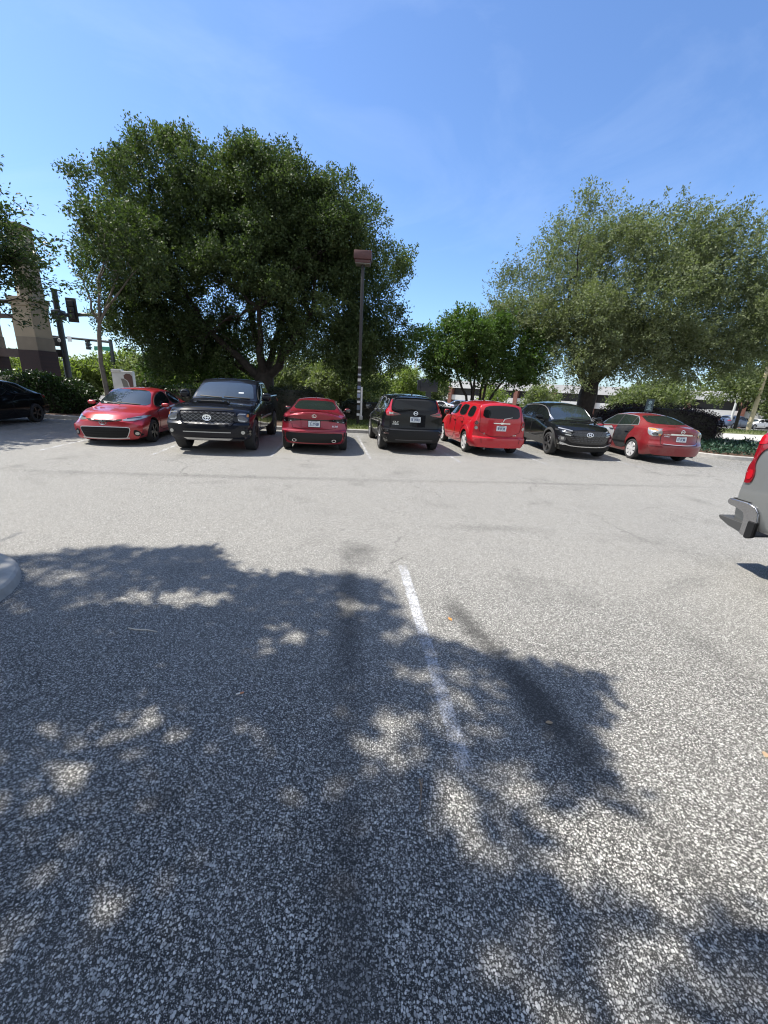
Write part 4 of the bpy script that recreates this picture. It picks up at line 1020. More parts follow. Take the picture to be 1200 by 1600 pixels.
# ---- grey pickup beside us, its rear corner in view
def silverado():
    L = 5.88; rz = R(180 + 6.4)
    s = dict(L=L, R=.41, Ra=.49, axles=(1.22, 4.96), paint=P_silver, ns=90, bed=(.12, 1.86, .80, .82),
        zb=[(0, .52), (1.5, .48), (4.4, .46), (L, .40)], ws=[(0, .95), (.6, .97), (5.2, .97), (L, .88)],
        wm=[(0, 1.015), (1.2, 1.025), (2.2, 1.01), (4.9, 1.03), (L, .98)], zm=[(0, .92), (1.2, .98), (4.9, .98), (L, .85)],
        wb=[(0, .985), (1.86, .985), (4.1, .95), (5.5, .90), (L, .86)],
        zB=[(0, 1.55), (1.86, 1.55), (1.95, 1.44), (3.7, 1.30), (4.2, 1.29), (5.2, 1.25), (5.7, 1.18), (L, 1.05)],
        we=[(0, .955), (1.86, .955), (1.98, .82), (2.3, .77), (3.2, .77), (3.45, .78), (4.2, .88), (5.5, .84), (L, .80)],
        ze=[(0, 1.60), (1.86, 1.60), (1.92, 1.65), (2.06, 1.84), (2.3, 1.90), (3.2, 1.90), (3.45, 1.85), (4.15, 1.33), (4.3, 1.305), (5.2, 1.265), (5.7, 1.195), (L, 1.065)],
        zt=[(0, 1.61), (1.86, 1.61), (1.92, 1.66), (2.04, 1.88), (2.3, 1.97), (3.1, 1.98), (3.4, 1.93), (4.2, 1.39), (4.35, 1.37), (5.2, 1.34), (5.7, 1.26), (L, 1.12)],
        front_plan=(.2, 3, .9), rear_plan=(.06, 5, .4), rear_prof=[(0, .0), (.7, 0), (.8, .0), (1.2, .02), (1.5, .05)], front_prof=[(0, .1), (.5, 0), (1.3, .1)])
    # rear right corner sits at (4.0, 4.42)
    fwd = Vector((-math.sin(rz), math.cos(rz))); rt = Vector((math.cos(rz), math.sin(rz)))
    cor = Vector((3.985, 4.45))
    ctr = cor - rt * 1.02 + fwd * (L / 2)
    c = Car('grey_pickup_truck', s, (ctr.x, ctr.y, 0), rz, 'silver grey pickup at the right edge showing red taillight and chrome bumper corner', 'pickup truck')
    c.windows([[(2.2, 1.44), (2.95, 1.42), (2.95, 1.83), (2.28, 1.82)], [(3.03, 1.415), (4.0, 1.36), (3.4, 1.80), (3.03, 1.83)]], rnd=1)
    c.patch('windshield', 'front', [(-.84, 1.4), (.84, 1.4), (.70, 1.86), (-.70, 1.86)], M_glass_shield, .006, 1)
    c.doors([[(2.1, .56), (2.98, .54), (2.98, 1.36), (2.1, 1.36)], [(3.02, .54), (4.2, .54), (4.2, 1.3), (3.02, 1.35)]])
    # wrap-round taillights: hourglass shape on the side and on the rear
    side = [(.062, 1.575), (.27, 1.57), (.28, 1.50), (.21, 1.43), (.15, 1.375), (.125, 1.29), (.132, 1.21), (.160, 1.14), (.155, 1.06), (.135, 1.02), (.062, 1.02)]
    for sd, sx in (('right', 1), ('left', -1)):
        o = c.patch('taillight', sd, side, M_lens_deep, .014, 1, res=.022, depth=.03)
        c.patch('inner_lens', sd, [(.09, 1.54), (.18, 1.545), (.18, 1.46), (.12, 1.445), (.09, 1.45)], M_lens_bright, .018, 1, o, res=.02)
        c.patch('inner_lens', sd, [(.085, 1.17), (.145, 1.17), (.145, 1.07), (.085, 1.06)], M_lens_bright, .018, 1, o, res=.02)
        c.patch('rear_lens', 'rear', [(sx * .84, 1.52), (sx * .955, 1.52), (sx * .955, 1.02), (sx * .90, 1.02), (sx * .92, 1.2)], M_lens_deep, .012, 0, o, res=.03)
    # tailgate
    c.patch('tailgate', 'rear', [(-.82, 1.45), (.82, 1.45), (.82, .86), (-.82, .86)], P_silver, .006, 0, res=.08)
    c.strip('tailgate_gap', 'rear', [(-.84, 1.47), (-.84, .84), (.84, .84), (.84, 1.47)], .01, M_seam, .005)
    # bed rail cap
    for sd in (1, -1):
        bm = bmesh.new()
        bm_box(bm, sd * .80, sd * .965, c.Y(.06), c.Y(1.85), 1.603, 1.63, .008)
        bm_obj('bed_rail_cap', bm, M_black, c.root)
    # chrome step bumper: a C-shaped corner with an open step
    y0 = c.Y(0) + .13
    for sx in (1, -1):
        def slab(name, outline, xa, xb, m, parent, bev):
            bm = bmesh.new()
            va = [bm.verts.new((xa, y0 + p[0], p[1])) for p in outline]; vb = [bm.verts.new((xb, y0 + p[0], p[1])) for p in outline]
            k = len(outline); bm.faces.new(va); bm.faces.new(vb[::-1])
            for i in range(k): bm.faces.new((va[i], vb[i], vb[(i + 1) % k], va[(i + 1) % k]))
            bmesh.ops.bevel(bm, geom=list(bm.edges), offset=bev, segments=3, affect='EDGES', clamp_overlap=True)
            return bm_obj(name, bm, m, parent, True, 30)
        # chrome hoop: top bar, rounded shoulder and upright, open round the step
        hoop = [(-.15, .815), (.06, .815), (.15, .79), (.205, .73), (.215, .62), (.215, .47), (.17, .44), (.06, .455), (.06, .60), (.075, .66), (.055, .705), (.01, .725), (-.14, .735), (-.175, .755), (-.175, .795)]
        o = slab('bumper_corner', hoop, sx * .70, sx * 1.02, M_chrome_worn(), c.root, .012)
        slab('step', [(-.235, .575), (-.215, .592), (.07, .585), (.07, .465), (-.08, .50), (-.21, .545)], sx * .70, sx * 1.01, M_gray_plastic, o, .008)
        slab('step_recess', [(-.05, .745), (.09, .745), (.09, .55), (-.05, .57)], sx * .66, sx * .80, M_under, o, .004)
        slab('bumper_pad', [(-.13, .812), (.09, .812), (.11, .826), (-.12, .826)], sx * .68, sx * 1.008, M_black, o, .003)
        slab('bumper_end_cap', [(.13, .63), (.222, .63), (.222, .46), (.17, .432), (.13, .437)], sx * .98, sx * 1.03, M_black, o, .008)
    bm = bmesh.new(); bm_box(bm, -.66, .66, y0 - .16, y0 + .12, .50, .79, .03)
    bm_obj('rear_bumper', bm, M_chrome_worn(), c.root)
    # gap between body and bumper
    bm = bmesh.new(); bm_box(bm, -.98, .98, y0 + .02, y0 + .24, .70, .86, .02)
    bm_obj('bumper_bracket', bm, M_under, c.root)
    c.wheel_set(.275, 1.74, 'wide', M_alloy, 6, .66)
    c.mirrors(3.95, 1.5, 1.17, P_silver, (.13, .09, .13))
    # whip antenna at the bed corner
    return c

def M_chrome_worn():
    return mat('bumper_chrome', (0.38, 0.38, 0.39), 0.2, metal=1.0, bump=(6, 0.08, 0.01))

def plain_sedan(name, loc, rz, paint_mat, label, group=None, dark=False, wagon=False):
    L = 4.6; h = 1.0 if not wagon else 1.17
    zt = [(0, 1.0), (.1, 1.06), (.55, 1.11), (1.35, 1.40), (1.9, 1.455), (2.45, 1.44), (2.72, 1.39), (3.5, .985), (3.62, .955), (4.1, .885), (L, .66)]
    ze = [(0, .93), (.55, 1.03), (.85, 1.12), (1.35, 1.33), (2.0, 1.39), (2.6, 1.36), (3.4, .95), (3.6, .90), (4.1, .815), (L, .592)]
    if wagon:
        zt = [(0, 1.0), (.06, 1.12), (.3, 1.38), (.8, 1.44), (1.9, 1.46), (2.45, 1.44), (2.72, 1.39), (3.5, .985), (3.62, .955), (4.1, .90), (L, .72)]
        ze = [(0, .93), (.1, 1.0), (.35, 1.30), (.9, 1.37), (2.0, 1.39), (2.6, 1.36), (3.4, .95), (3.6, .90), (4.1, .83), (L, .65)]
    q = lambda l: [(a, b * h) for a, b in l]
    s = dict(L=L, R=.33, Ra=.37, axles=(.98, 3.68), paint=paint_mat, ns=40,
        zb=[(0, .28), (.5, .2), (L, .18)], ws=[(0, .74), (.8, .82), (3.9, .82), (L, .74)], wm=[(0, .80), (.5, .88), (4.0, .88), (L, .82)], zm=[(0, .6), (L, .5)],
        wb=[(0, .70), (.6, .80), (2.2, .82), (3.3, .80), (L, .66)], zB=q([(0, .90), (.5, .99), (1.5, .98), (3.2, .90), (3.6, .88), (4.1, .80), (L, .58)]),
        we=[(0, .66), (.55, .68), (1.3, .575), (2.75, .60), (3.4, .70), (3.62, .72), (4.1, .70), (L, .60)], ze=q(ze), zt=q(zt),
        front_plan=(.32, 2.6, 1.0), rear_plan=(.26, 2.8, .8), front_prof=[(0, .08), (.45, 0), (1, .12)], rear_prof=[(0, .1), (.5, 0), (1.2, .12)])
    c = Car(name, s, loc, rz, label, 'car', group)
    z = lambda v: v * h
    w = [[(1.05, z(1.03)), (2.02, z(.985)), (2.02, z(1.35)), (1.5, z(1.33)), (1.25, z(1.22))], [(2.08, z(.98)), (3.2, z(.94)), (2.62, z(1.32)), (2.08, z(1.355))]]
    if wagon: w.insert(0, [(.35, z(1.05)), (.98, z(1.03)), (.98, z(1.33)), (.6, z(1.30))])
    c.windows(w, rnd=1)
    c.patch('windshield', 'front', [(-.66, z(1.0)), (.66, z(1.0)), (.52, z(1.36)), (-.52, z(1.36))], M_glass_shield, .006, 1, res=.08)
    c.patch('rear_window', 'rear', [(-.58, z(1.14)), (.58, z(1.14)), (.48, z(1.35)), (-.48, z(1.35))], M_glass, .006, 1, res=.08)
    c.patch('taillight', 'rear', [(.5, z(.83)), (.78, z(.82)), (.78, z(.95)), (.55, z(.94))], M_lens_red, .008, 1, mirror=True)
    c.patch('headlight', 'front', [(.45, z(.63)), (.8, z(.62)), (.8, z(.74)), (.5, z(.70))], M_lens_clear, .008, 1, mirror=True)
    c.doors([[(1.3, .34), (2.03, .30), (2.03, z(.94)), (1.05, z(.98)), (1.35, .72)], [(2.06, .30), (3.2, .30), (3.24, z(.86)), (2.06, z(.93))]])
    c.wheel_set(.205, 1.54, 'five', M_black_alloy if dark else M_alloy, 5, .70)
    c.mirrors(3.02, z(1.0), .99, paint_mat, (.1, .07, .06))
    return c

# ------------------------------------------------------------------ foliage
SUN = np.array([-.58, .12, 1.0]); SUN = SUN / np.linalg.norm(SUN)

def unit(v): return v / (np.linalg.norm(v, axis=-1, keepdims=True) + 1e-9)

def leaves_mesh(name, C, D, s, w, material, parent=None, tint=None, upbias=.5, g=None, fold=True):
    """one rhombic leaf per row: C base point, D direction of its long axis, s length, w width/length"""
    g = g or rng
    n = len(C)
    D = unit(D)
    rnd = unit(g.normal(size=(n, 3)) + np.array([0, 0, upbias]))
    S = unit(np.cross(D, rnd)); Nn = np.cross(S, D)
    s = np.broadcast_to(np.asarray(s, float), (n,))[:, None]
    wd = s * w * .5
    bend = g.uniform(-.05, .25, (n, 1)) * s
    v0 = C; v1 = C + D * s * .45 + S * wd + Nn * bend * .4; v2 = C + D * s - Nn * bend; v3 = C + D * s * .45 - S * wd + Nn * bend * .4
    V = np.stack([v0, v1, v2, v3], axis=1).reshape(-1, 3).astype(np.float32)
    me = bpy.data.meshes.new(name)
    me.vertices.add(4 * n); me.vertices.foreach_set('co', V.ravel())
    me.loops.add(4 * n); me.loops.foreach_set('vertex_index', np.arange(4 * n, dtype=np.int32))
    me.polygons.add(n); me.polygons.foreach_set('loop_start', np.arange(0, 4 * n, 4, dtype=np.int32)); me.polygons.foreach_set('loop_total', np.full(n, 4, dtype=np.int32))
    me.update(calc_edges=True)
    a = me.attributes.new('tint', 'FLOAT', 'FACE')
    t = tint if tint is not None else g.uniform(0, 1, n)
    a.data.foreach_set('value', np.clip(t, 0, 1).astype(np.float32))
    me.materials.append(material)
    o = link(bpy.data.objects.new(name, me))
    if parent: o.parent = parent
    return o

def lobe_sprigs(lobes, n, g, shell=.45, hole=0.0):
    """sprig base points and outward directions in a union of ellipsoids; lobes: (centre, radii[, weight])"""
    vol = np.array([(l[1][0] * l[1][1] * l[1][2]) ** .75 * (l[2] if len(l) > 2 else 1) for l in lobes])
    k = g.choice(len(lobes), n, p=vol / vol.sum())
    c = np.array([l[0] for l in lobes], float)[k]; r = np.array([l[1] for l in lobes], float)[k]
    d = unit(g.normal(size=(n, 3)))
    # a lumpy surface: the radius varies with direction
    ph = g.uniform(0, 6.28, (len(lobes), 3))[k]
    lump = 1 + .07 * np.sin(d[:, 0] * 7 + ph[:, 0]) + .07 * np.sin(d[:, 1] * 8 + ph[:, 1]) + .06 * np.sin(d[:, 2] * 9 + ph[:, 2])
    rad = np.where(g.uniform(size=n) < shell, g.uniform(.85, 1.0, n), g.uniform(0, 1, n) ** .5) * lump
    P = c + d * r * rad[:, None]
    out = unit(d / r)
    return P, out, rad

def clump_sprigs(lobes, n, g, size, shell=.7, fill=.34):
    """sprigs gathered into rounded boughs a metre or so across, with darker gaps between them"""
    vol = sum(l[1][0] * l[1][1] * l[1][2] for l in lobes)
    nc = int(vol / size ** 3 * .95)
    C, O, rad = lobe_sprigs(lobes, nc, g, shell)
    k = g.integers(0, nc, n)
    d = unit(g.normal(size=(n, 3)) + O[k] * .55 + np.array([0, 0, .35]))
    s = size * g.uniform(.6, 1.25, nc)[k]
    P = C[k] + d * s[:, None] * np.array([1.0, 1.0, .72]) * (g.uniform(0, 1, n) ** .35)[:, None]
    out = unit(d + O[k] * .4)
    tone = g.normal(0, .16, nc)[k]
    m = int(n * fill)
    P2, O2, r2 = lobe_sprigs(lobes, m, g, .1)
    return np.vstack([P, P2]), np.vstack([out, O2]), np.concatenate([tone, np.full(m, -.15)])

def crown(name, lobes, n_sprigs, per, length, spread, leaf, lw, material, parent, seed, lift=.5, wind=(0, 0, 0), shell=.5, outness=1.0, holes=None, zmin=None, droop=0.0, keep_out=None, clumps=0):
    g = np.random.default_rng(seed)
    if clumps: P, out, rad = clump_sprigs(lobes, n_sprigs, g, clumps)
    else: P, out, rad = lobe_sprigs(lobes, n_sprigs, g, shell); rad = rad * 0
    if holes:
        for (hc, hr) in holes:
            q = ((P - np.array(hc)) / np.array(hr)); keep = (q ** 2).sum(1) > 1; P, out, rad = P[keep], out[keep], rad[keep]
    if zmin is not None:
        keep = P[:, 2] > zmin; P, out, rad = P[keep], out[keep], rad[keep]
    m = len(P)
    d = unit(out * outness + g.normal(size=(m, 3)) * .5 + np.array([0, 0, lift]) + np.array(wind))
    ln = length * g.uniform(.5, 1.3, m)
    t = g.uniform(0, 1, (m, per))
    B = P[:, None, :] + d[:, None, :] * (ln[:, None] * t)[:, :, None] + g.normal(size=(m, per, 3)) * spread * (1 - .55 * t)[:, :, None]
    B[:, :, 2] -= droop * (t * ln[:, None]) ** 2
    if keep_out is not None:
        ok = ~keep_out(P)
        P, B, d, ln, rad = P[ok], B[ok], d[ok], ln[ok], rad[ok]; m = len(P)
    L_ = unit(d[:, None, :] * .6 + g.normal(size=(m, per, 3)) * .75)
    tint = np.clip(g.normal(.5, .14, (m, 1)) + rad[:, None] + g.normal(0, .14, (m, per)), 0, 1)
    s = leaf * g.uniform(.65, 1.3, (m, per))
    o = leaves_mesh(name, B.reshape(-1, 3), L_.reshape(-1, 3), s.ravel(), lw, material, parent, tint.ravel(), .6, g)
    return o, P

def limb_mesh(name, paths, material, parent, n=8):
    bm = bmesh.new()
    for pts, rad in paths: bm_tube(bm, pts, rad, n if rad[0] > .04 else 5)
    return bm_obj(name, bm, material, parent, True, 60)

def bez(a, b, c, n):
    a, b, c = np.array(a, float), np.array(b, float), np.array(c, float)
    t = np.linspace(0, 1, n)[:, None]
    return (1 - t) ** 2 * a + 2 * t * (1 - t) * b + t * t * c

def wob(p, amp, g):
    p = np.array(p); k = np.linspace(0, 1, len(p))[:, None]
    return p + g.normal(size=p.shape) * amp * np.sin(k * math.pi)

def branch_set(fork, targets, r0, g, rise=.35, sub=3):
    """limbs from a fork to targets, with side twigs"""
    paths = []
    for T in targets:
        T = np.array(T, float); F = np.array(fork, float)
        mid = F + (T - F) * .45 + np.array([0, 0, np.linalg.norm(T - F) * rise])
        p = wob(bez(F, mid, T, 9), .06 * np.linalg.norm(T - F) ** .5, g)
        rr = np.linspace(r0 * g.uniform(.7, 1.1), r0 * .12, 9)
        paths.append((p, list(rr)))
        for k in range(sub):
            i = g.integers(3, 8)
            d = unit((T - F)[None])[0] + g.normal(size=3) * .6 + np.array([0, 0, .25])
            ln = np.linalg.norm(T - F) * g.uniform(.25, .5)
            e = p[i] + unit(d[None])[0] * ln
            q = wob(bez(p[i], p[i] + (e - p[i]) * .5 + np.array([0, 0, .1 * ln]), e, 6), .05, g)
            paths.append((q, list(np.linspace(rr[i] * .6, .012, 6))))
    return paths

M_bark = mat('oak_bark', (0.035, 0.029, 0.024), 0.9, bump=(9, 0.9, 0.05), vary=(5, .35))
M_bark_pale = mat('pale_bark', (0.17, 0.15, 0.125), 0.85, bump=(14, 0.5, 0.02), vary=(6, .3))
L_oak = leaf_mat('oak_leaf', (0.032, 0.056, 0.021), (0.108, 0.148, 0.056), .33, .6)
L_oak2 = leaf_mat('pale_oak_leaf', (0.092, 0.118, 0.060), (0.23, 0.265, 0.145), .36, .6)
L_myrtle = leaf_mat('myrtle_leaf', (0.035, 0.075, 0.018), (0.10, 0.165, 0.042), .38, .5)
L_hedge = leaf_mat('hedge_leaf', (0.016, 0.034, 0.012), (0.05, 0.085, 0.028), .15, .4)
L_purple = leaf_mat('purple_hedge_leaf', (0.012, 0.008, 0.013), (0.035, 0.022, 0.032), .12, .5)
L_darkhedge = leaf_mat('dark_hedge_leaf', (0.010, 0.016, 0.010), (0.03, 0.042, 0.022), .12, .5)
L_far = leaf_mat('sunny_leaf', (0.11, 0.155, 0.045), (0.25, 0.30, 0.10), .48, .5)
L_far2 = leaf_mat('grey_green_leaf', (0.10, 0.13, 0.06), (0.22, 0.25, 0.125), .42, .5)
L_cover = leaf_mat('juniper_leaf', (0.016, 0.045, 0.028), (0.04, 0.085, 0.05), .1, .5)
L_near = leaf_mat('shade_tree_leaf', (0.03, 0.055, 0.018), (0.08, 0.12, 0.04), .3, .4)
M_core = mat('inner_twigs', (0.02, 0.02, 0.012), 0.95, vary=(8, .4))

# ---- the large oak behind the pickup and the red sedan
def big_oak():
    T = (-6.9, 22.6, 0)
    root = empty('oak_tree', T); tag(root, 'largest oak, broad dense dark crown and thick trunk behind the black pickup', 'tree', 'oaks in the planting bed')
    g = np.random.default_rng(11)
    lobes = [((-5.7, 0, 9.0), (1.9, 2.8, 2.1)), ((-3.9, -.3, 9.3), (2.3, 3.0, 2.3)), ((-.8, 0, 10.0), (2.0, 2.4, 1.9)), ((1.0, 0, 9.5), (2.3, 2.6, 2.0)), ((-2.9, 0, 9.9), (1.8, 2.4, 1.8)), ((3.6, 0, 8.6), (2.0, 2.6, 1.9)), ((2.2, 0, 9.2), (2.1, 2.8, 2.0)), ((4.4, 0, 8.8), (1.9, 2.6, 1.9)), ((5.4, 0, 7.2), (1.7, 2.5, 2.1)),
             ((5.4, 0, 5.0), (1.7, 2.4, 1.9)), ((4.9, .3, 3.5), (1.8, 2.2, 1.0)), ((2.4, -.6, 5.5), (2.8, 2.6, 2.2)), ((-1.0, -.8, 6.6), (3.0, 2.8, 2.2)), ((-3.8, -.8, 5.7), (2.8, 2.6, 2.1)), ((-6.2, 0, 6.4), (2.3, 2.6, 2.1)),
             ((-5.4, .4, 3.8), (2.1, 2.2, 1.2)), ((-7.0, 0, 4.3), (1.2, 1.8, 1.0)), ((1.6, .6, 4.2), (2.0, 2.2, .9)), ((-2.7, .8, 4.1), (1.9, 2.2, .9)), ((.2, 0, 8.2), (3.2, 3.0, 2.0)), ((-6.7, 0, 7.5), (1.4, 2.2, 1.5)), ((5.8, 0, 3.6), (1.7, 2.0, 1.3)), ((3.9, -.3, 3.6), (1.6, 1.8, .8)), ((-3.6, 0, 3.2), (1.7, 2, .9)), ((-4.6, 0, 11.2), (.8, .8, .8), 1.2)]
    holes = [((0, -1.5, 1.6), (1.7, 4.2, 1.8)), ((-9.5, 0, 4.6), (1.8, 6.0, 1.9))]
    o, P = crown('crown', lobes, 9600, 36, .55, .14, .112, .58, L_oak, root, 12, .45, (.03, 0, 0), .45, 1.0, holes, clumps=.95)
    tg = [P[i] * .92 for i in g.choice(len(P), 26, replace=False)]
    paths = [([(.15, 0, -.1), (.08, 0, .5), (0, 0, 1.2), (.0, 0, 2.0), (.05, 0, 2.5)], [.72, .56, .50, .50, .40])]
    for (a, b, r) in (((-.1, 0, 1.9), (-2.9, -.6, 4.6), .26), ((.1, 0, 2.0), (2.6, -.4, 5.0), .26), ((0, 0, 2.1), (-.8, .3, 6.2), .24), ((0, .1, 2.1), (1.0, 1.0, 6.0), .22), ((0, -.1, 2.0), (.4, -1.8, 5.2), .2), ((-.1, .1, 1.9), (-3.6, 1.0, 3.7), .17)):
        paths.append((wob(bez(a, (np.array(a) + np.array(b)) / 2 + np.array([0, 0, -.2]), b, 8), .08, g), list(np.linspace(r, r * .5, 8))))
        near = [t for t in tg if np.linalg.norm(np.array(t) - np.array(b)) < 5.2][:5]
        paths += branch_set(b, near, r * .45, g, .08, 4)
    limb_mesh('trunk', paths, M_bark, root, 10)

def right_oak():
    T = (10.1, 21.3, 0)
    root = empty('oak_tree', T); tag(root, 'oak with paler feathery windswept crown, at right behind the patched red sedan', 'tree', 'oaks in the planting bed')
    g = np.random.default_rng(21)
    lobes = [((-3.4, 0, 6.2), (1.8, 2.4, 1.7)), ((-1.7, 0, 8.0), (1.8, 2.4, 1.7)), ((.5, 0, 8.4), (2.0, 2.4, 1.3)), ((2.7, 0, 8.0), (2.1, 2.4, 1.4)), ((5.2, 0, 7.6), (2.3, 2.6, 1.6)), ((7.9, 0, 6.6), (1.9, 2.4, 1.7)),
             ((.6, -.8, 5.8), (2.8, 2.6, 2.0)), ((4.2, -.6, 5.3), (2.8, 2.6, 1.6)), ((7.0, 0, 5.4), (2.0, 2.2, 1.1)), ((-1.0, -1, 4.5), (2.4, 2.2, 1.3)), ((-3.7, 0, 4.9), (1.6, 2.0, 1.1)), ((2.2, -.6, 4.1), (2.2, 2.0, .9)), ((4.8, 0, 4.4), (1.9, 2.0, .8)), ((.6, -1.7, 3.5), (2.2, 1.5, .8)), ((-1.7, -1.4, 3.5), (1.9, 1.5, .8)), ((3.0, -1.4, 3.7), (2.0, 1.5, .8)), ((.2, -2.0, 4.6), (2.0, 1.2, 1.0)), ((-4.6, -.4, 5.4), (1.2, 1.6, 1.0))]
    holes = [((.1, -1.5, 1.1), (1.4, 2.6, 1.2))]
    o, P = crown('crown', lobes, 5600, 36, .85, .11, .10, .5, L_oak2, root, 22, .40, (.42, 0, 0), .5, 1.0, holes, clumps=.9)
    o2, P2 = crown('crown_sprays', [((0.0, 0, 6.3), (4.6, 3.2, 3.2)), ((4.4, 0, 6.4), (4.6, 3.0, 2.9))], 520, 28, 1.4, .09, .11, .5, L_oak2, root, 23, .5, (.5, 0, 0), .95, 1.2)
    tg = [P[i] * .92 for i in g.choice(len(P), 24, replace=False)] + [P2[i] for i in g.choice(len(P2), 30, replace=False)]
    paths = [([(.05, 0, -.2), (0, 0, .5), (-.02, 0, 1.2), (.02, 0, 2.1), (.05, 0, 2.8)], [.58, .45, .42, .44, .34])]
    for (a, b, r) in (((-.1, 0, 2.3), (-2.0, -.2, 5.0), .2), ((.1, 0, 2.3), (2.2, -.2, 5.2), .2), ((0, 0, 2.4), (.2, .3, 5.8), .22), ((.1, .1, 2.4), (3.6, .6, 5.4), .15), ((0, -.1, 2.4), (-.2, -1.2, 4.8), .16)):
        paths.append((wob(bez(a, (np.array(a) + np.array(b)) / 2 + np.array([0, 0, .35]), b, 8), .08, g), list(np.linspace(r, r * .5, 8))))
        near = [t for t in tg if np.linalg.norm(np.array(t) - np.array(b)) < 5.0][:7]
        paths += branch_set(b, near, r * .4, g, .08, 4)
    limb_mesh('trunk', paths, M_bark, root, 10)

def multi_trunk_tree():
    root = empty('crepe_myrtle', (4.25, 20.3, 0)); tag(root, 'small fresh green multi trunk tree behind the bright red retro wagon', 'tree')
    g = np.random.default_rng(31)
    lobes = [((2.6, .4, 3.9), (1.2, 1.4, .8)), ((-.9, 0, 3.7), (1.6, 1.7, .95)), ((1.0, 0, 3.6), (1.7, 1.7, .95)), ((-.2, -.3, 4.2), (1.4, 1.5, .65)), ((-2.1, 0, 3.3), (.9, 1.3, .7)), ((2.3, 0, 3.1), (1.1, 1.4, .7)), ((0, -.2, 2.95), (1.8, 1.5, .55))]
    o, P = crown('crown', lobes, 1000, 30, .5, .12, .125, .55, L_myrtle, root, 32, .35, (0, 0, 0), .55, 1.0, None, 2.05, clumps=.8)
    paths = []
    for k in range(6):
        a = 2 * math.pi * k / 6; b = (1.3 * math.cos(a) * g.uniform(.5, 1.1), .8 * math.sin(a), 2.6 + g.uniform(0, .5))
        paths.append((wob(bez((.15 * math.cos(a), .15 * math.sin(a), -.1), (.3 * math.cos(a), .3 * math.sin(a), 1.4), b, 8), .04, g), list(np.linspace(.085, .045, 8))))
        near = [p for p in P if np.linalg.norm(p - np.array(b)) < 2.2][:4]
        paths += branch_set(b, near, .03, g, .1, 2)
    limb_mesh('trunk', paths, M_bark, root, 7)

def sapling():
    root = empty('young_tree', (-12.45, 18.0, 0)); tag(root, 'slender young tree with bare pale forked trunk behind the red compact sedan', 'tree')
    g = np.random.default_rng(41)
    paths = [([(0, 0, -.1), (-.02, 0, 1.0), (-.1, 0, 2.2), (.0, 0, 3.3), (.12, 0, 3.9)], [.13, .10, .085, .08, .07])]
    A = np.array([.1, 0, 3.8])
    ends = [(.9, 0, 7.2), (1.6, .3, 6.4), (-.35, -.1, 5.6), (.6, .3, 6.6), (2.2, -.2, 5.9)]
    for e in ends: paths.append((wob(bez(A, (A + np.array(e)) / 2 + np.array([-.1, 0, .2]), e, 8), .06, g), list(np.linspace(.055, .012, 8))))
    paths += branch_set((.7, 0, 6.0), [(1.6, 0, 7.6), (.2, .2, 7.8), (2.2, 0, 7.0), (1.5, -.3, 5.4)], .022, g, .1, 4)
    paths += branch_set((-.1, 0, 4.6), [(-.7, 0, 5.3), (-.9, .2, 4.6), (-.5, 0, 4.2)], .012, g, .05, 1)
    limb_mesh('trunk', paths, M_bark_pale, root, 8)
    crown('crown', [((1.5, 0, 7.0), (1.3, 1.0, 1.0)), ((2.1, 0, 5.8), (1.1, .9, .9)), ((.6, 0, 7.6), (.7, .7, .6)), ((.3, 0, 5.2), (.6, .6, .6), .4)], 300, 22, .5, .12, .14, .5, L_oak, root, 42, .5)

def edge_tree():
    """the open branched tree whose crown reaches in at the left edge"""
    root = empty('open_branched_tree', (-14.9, 13.6, 0)); tag(root, 'airy tree with layered leafy branches at the left edge above the black sedan', 'tree')
    g = np.random.default_rng(51)
    tg = [(3.3, 0, 6.2), (3.7, .2, 5.5), (3.6, .1, 5.0), (3.0, .2, 5.9), (2.9, -.4, 7.0), (3.2, 0, 4.4), (2.2, .2, 7.4), (3.2, .3, 3.9), (2.5, -.6, 5.6), (2.6, .5, 4.9), (1.5, 0, 8.0), (-1.5, 0, 7.8), (-2.5, .5, 6.2), (0, -2.4, 6.4), (.5, 2.4, 6.4), (-1.6, -1.5, 5.4), (1.8, -1.6, 6.4), (1.6, 1.5, 5.6), (1.0, -1.8, 5.2)]
    paths = [([(0, 0, -.1), (.05, 0, 1.2), (.2, 0, 2.6), (.4, 0, 3.4)], [.24, .2, .17, .15])]
    bs = branch_set((.4, 0, 3.4), tg, .07, g, .10, 4)
    paths += bs
    limb_mesh('trunk', paths, M_bark, root, 8)
    ends = np.array([np.array(p)[-1] for p, r in bs] + [np.array(p)[-3] for p, r in bs])
    C, D, S, T = [], [], [], []
    for e in ends:
        n = 60; d = unit(np.array([[g.normal() * .7 + .6, g.normal() * .6, g.normal() * .15]]))[0]
        t = g.uniform(0, 1, n)[:, None]
        C.append(e + d * t * .6 + g.normal(size=(n, 3)) * np.array([.2, .2, .075])); D.append(d + g.normal(size=(n, 3)) * .8); S.append(g.uniform(.09, .16, n)); T.append(np.clip(g.normal(.5, .25, n), 0, 1))
    leaves_mesh('crown', np.vstack(C), np.vstack(D), np.concatenate(S), .5, L_near, root, np.concatenate(T), 1.2, g)
    # the denser far side of the crown, outside the picture, which shades the parked car
    crown('crown_side', [((-1.0, 0, 6.6), (2.8, 3.0, 2.0)), ((-3.2, -.4, 5.6), (2.2, 2.6, 1.6)), ((.4, -2.6, 5.9), (2.0, 1.6, 1.5))], 700, 26, .6, .16, .17, .55, L_near, root, 52, .3)
    crown('crown_top', [((-1.4, -.4, 7.4), (3.0, 3.4, 1.5)), ((-3.0, -1.6, 6.2), (2.2, 2.4, 1.5)), ((-2.2, 2.0, 6.4), (2.0, 2.2, 1.5))], 900, 26, .6, .16, .17, .55, L_near, root, 53, .3)

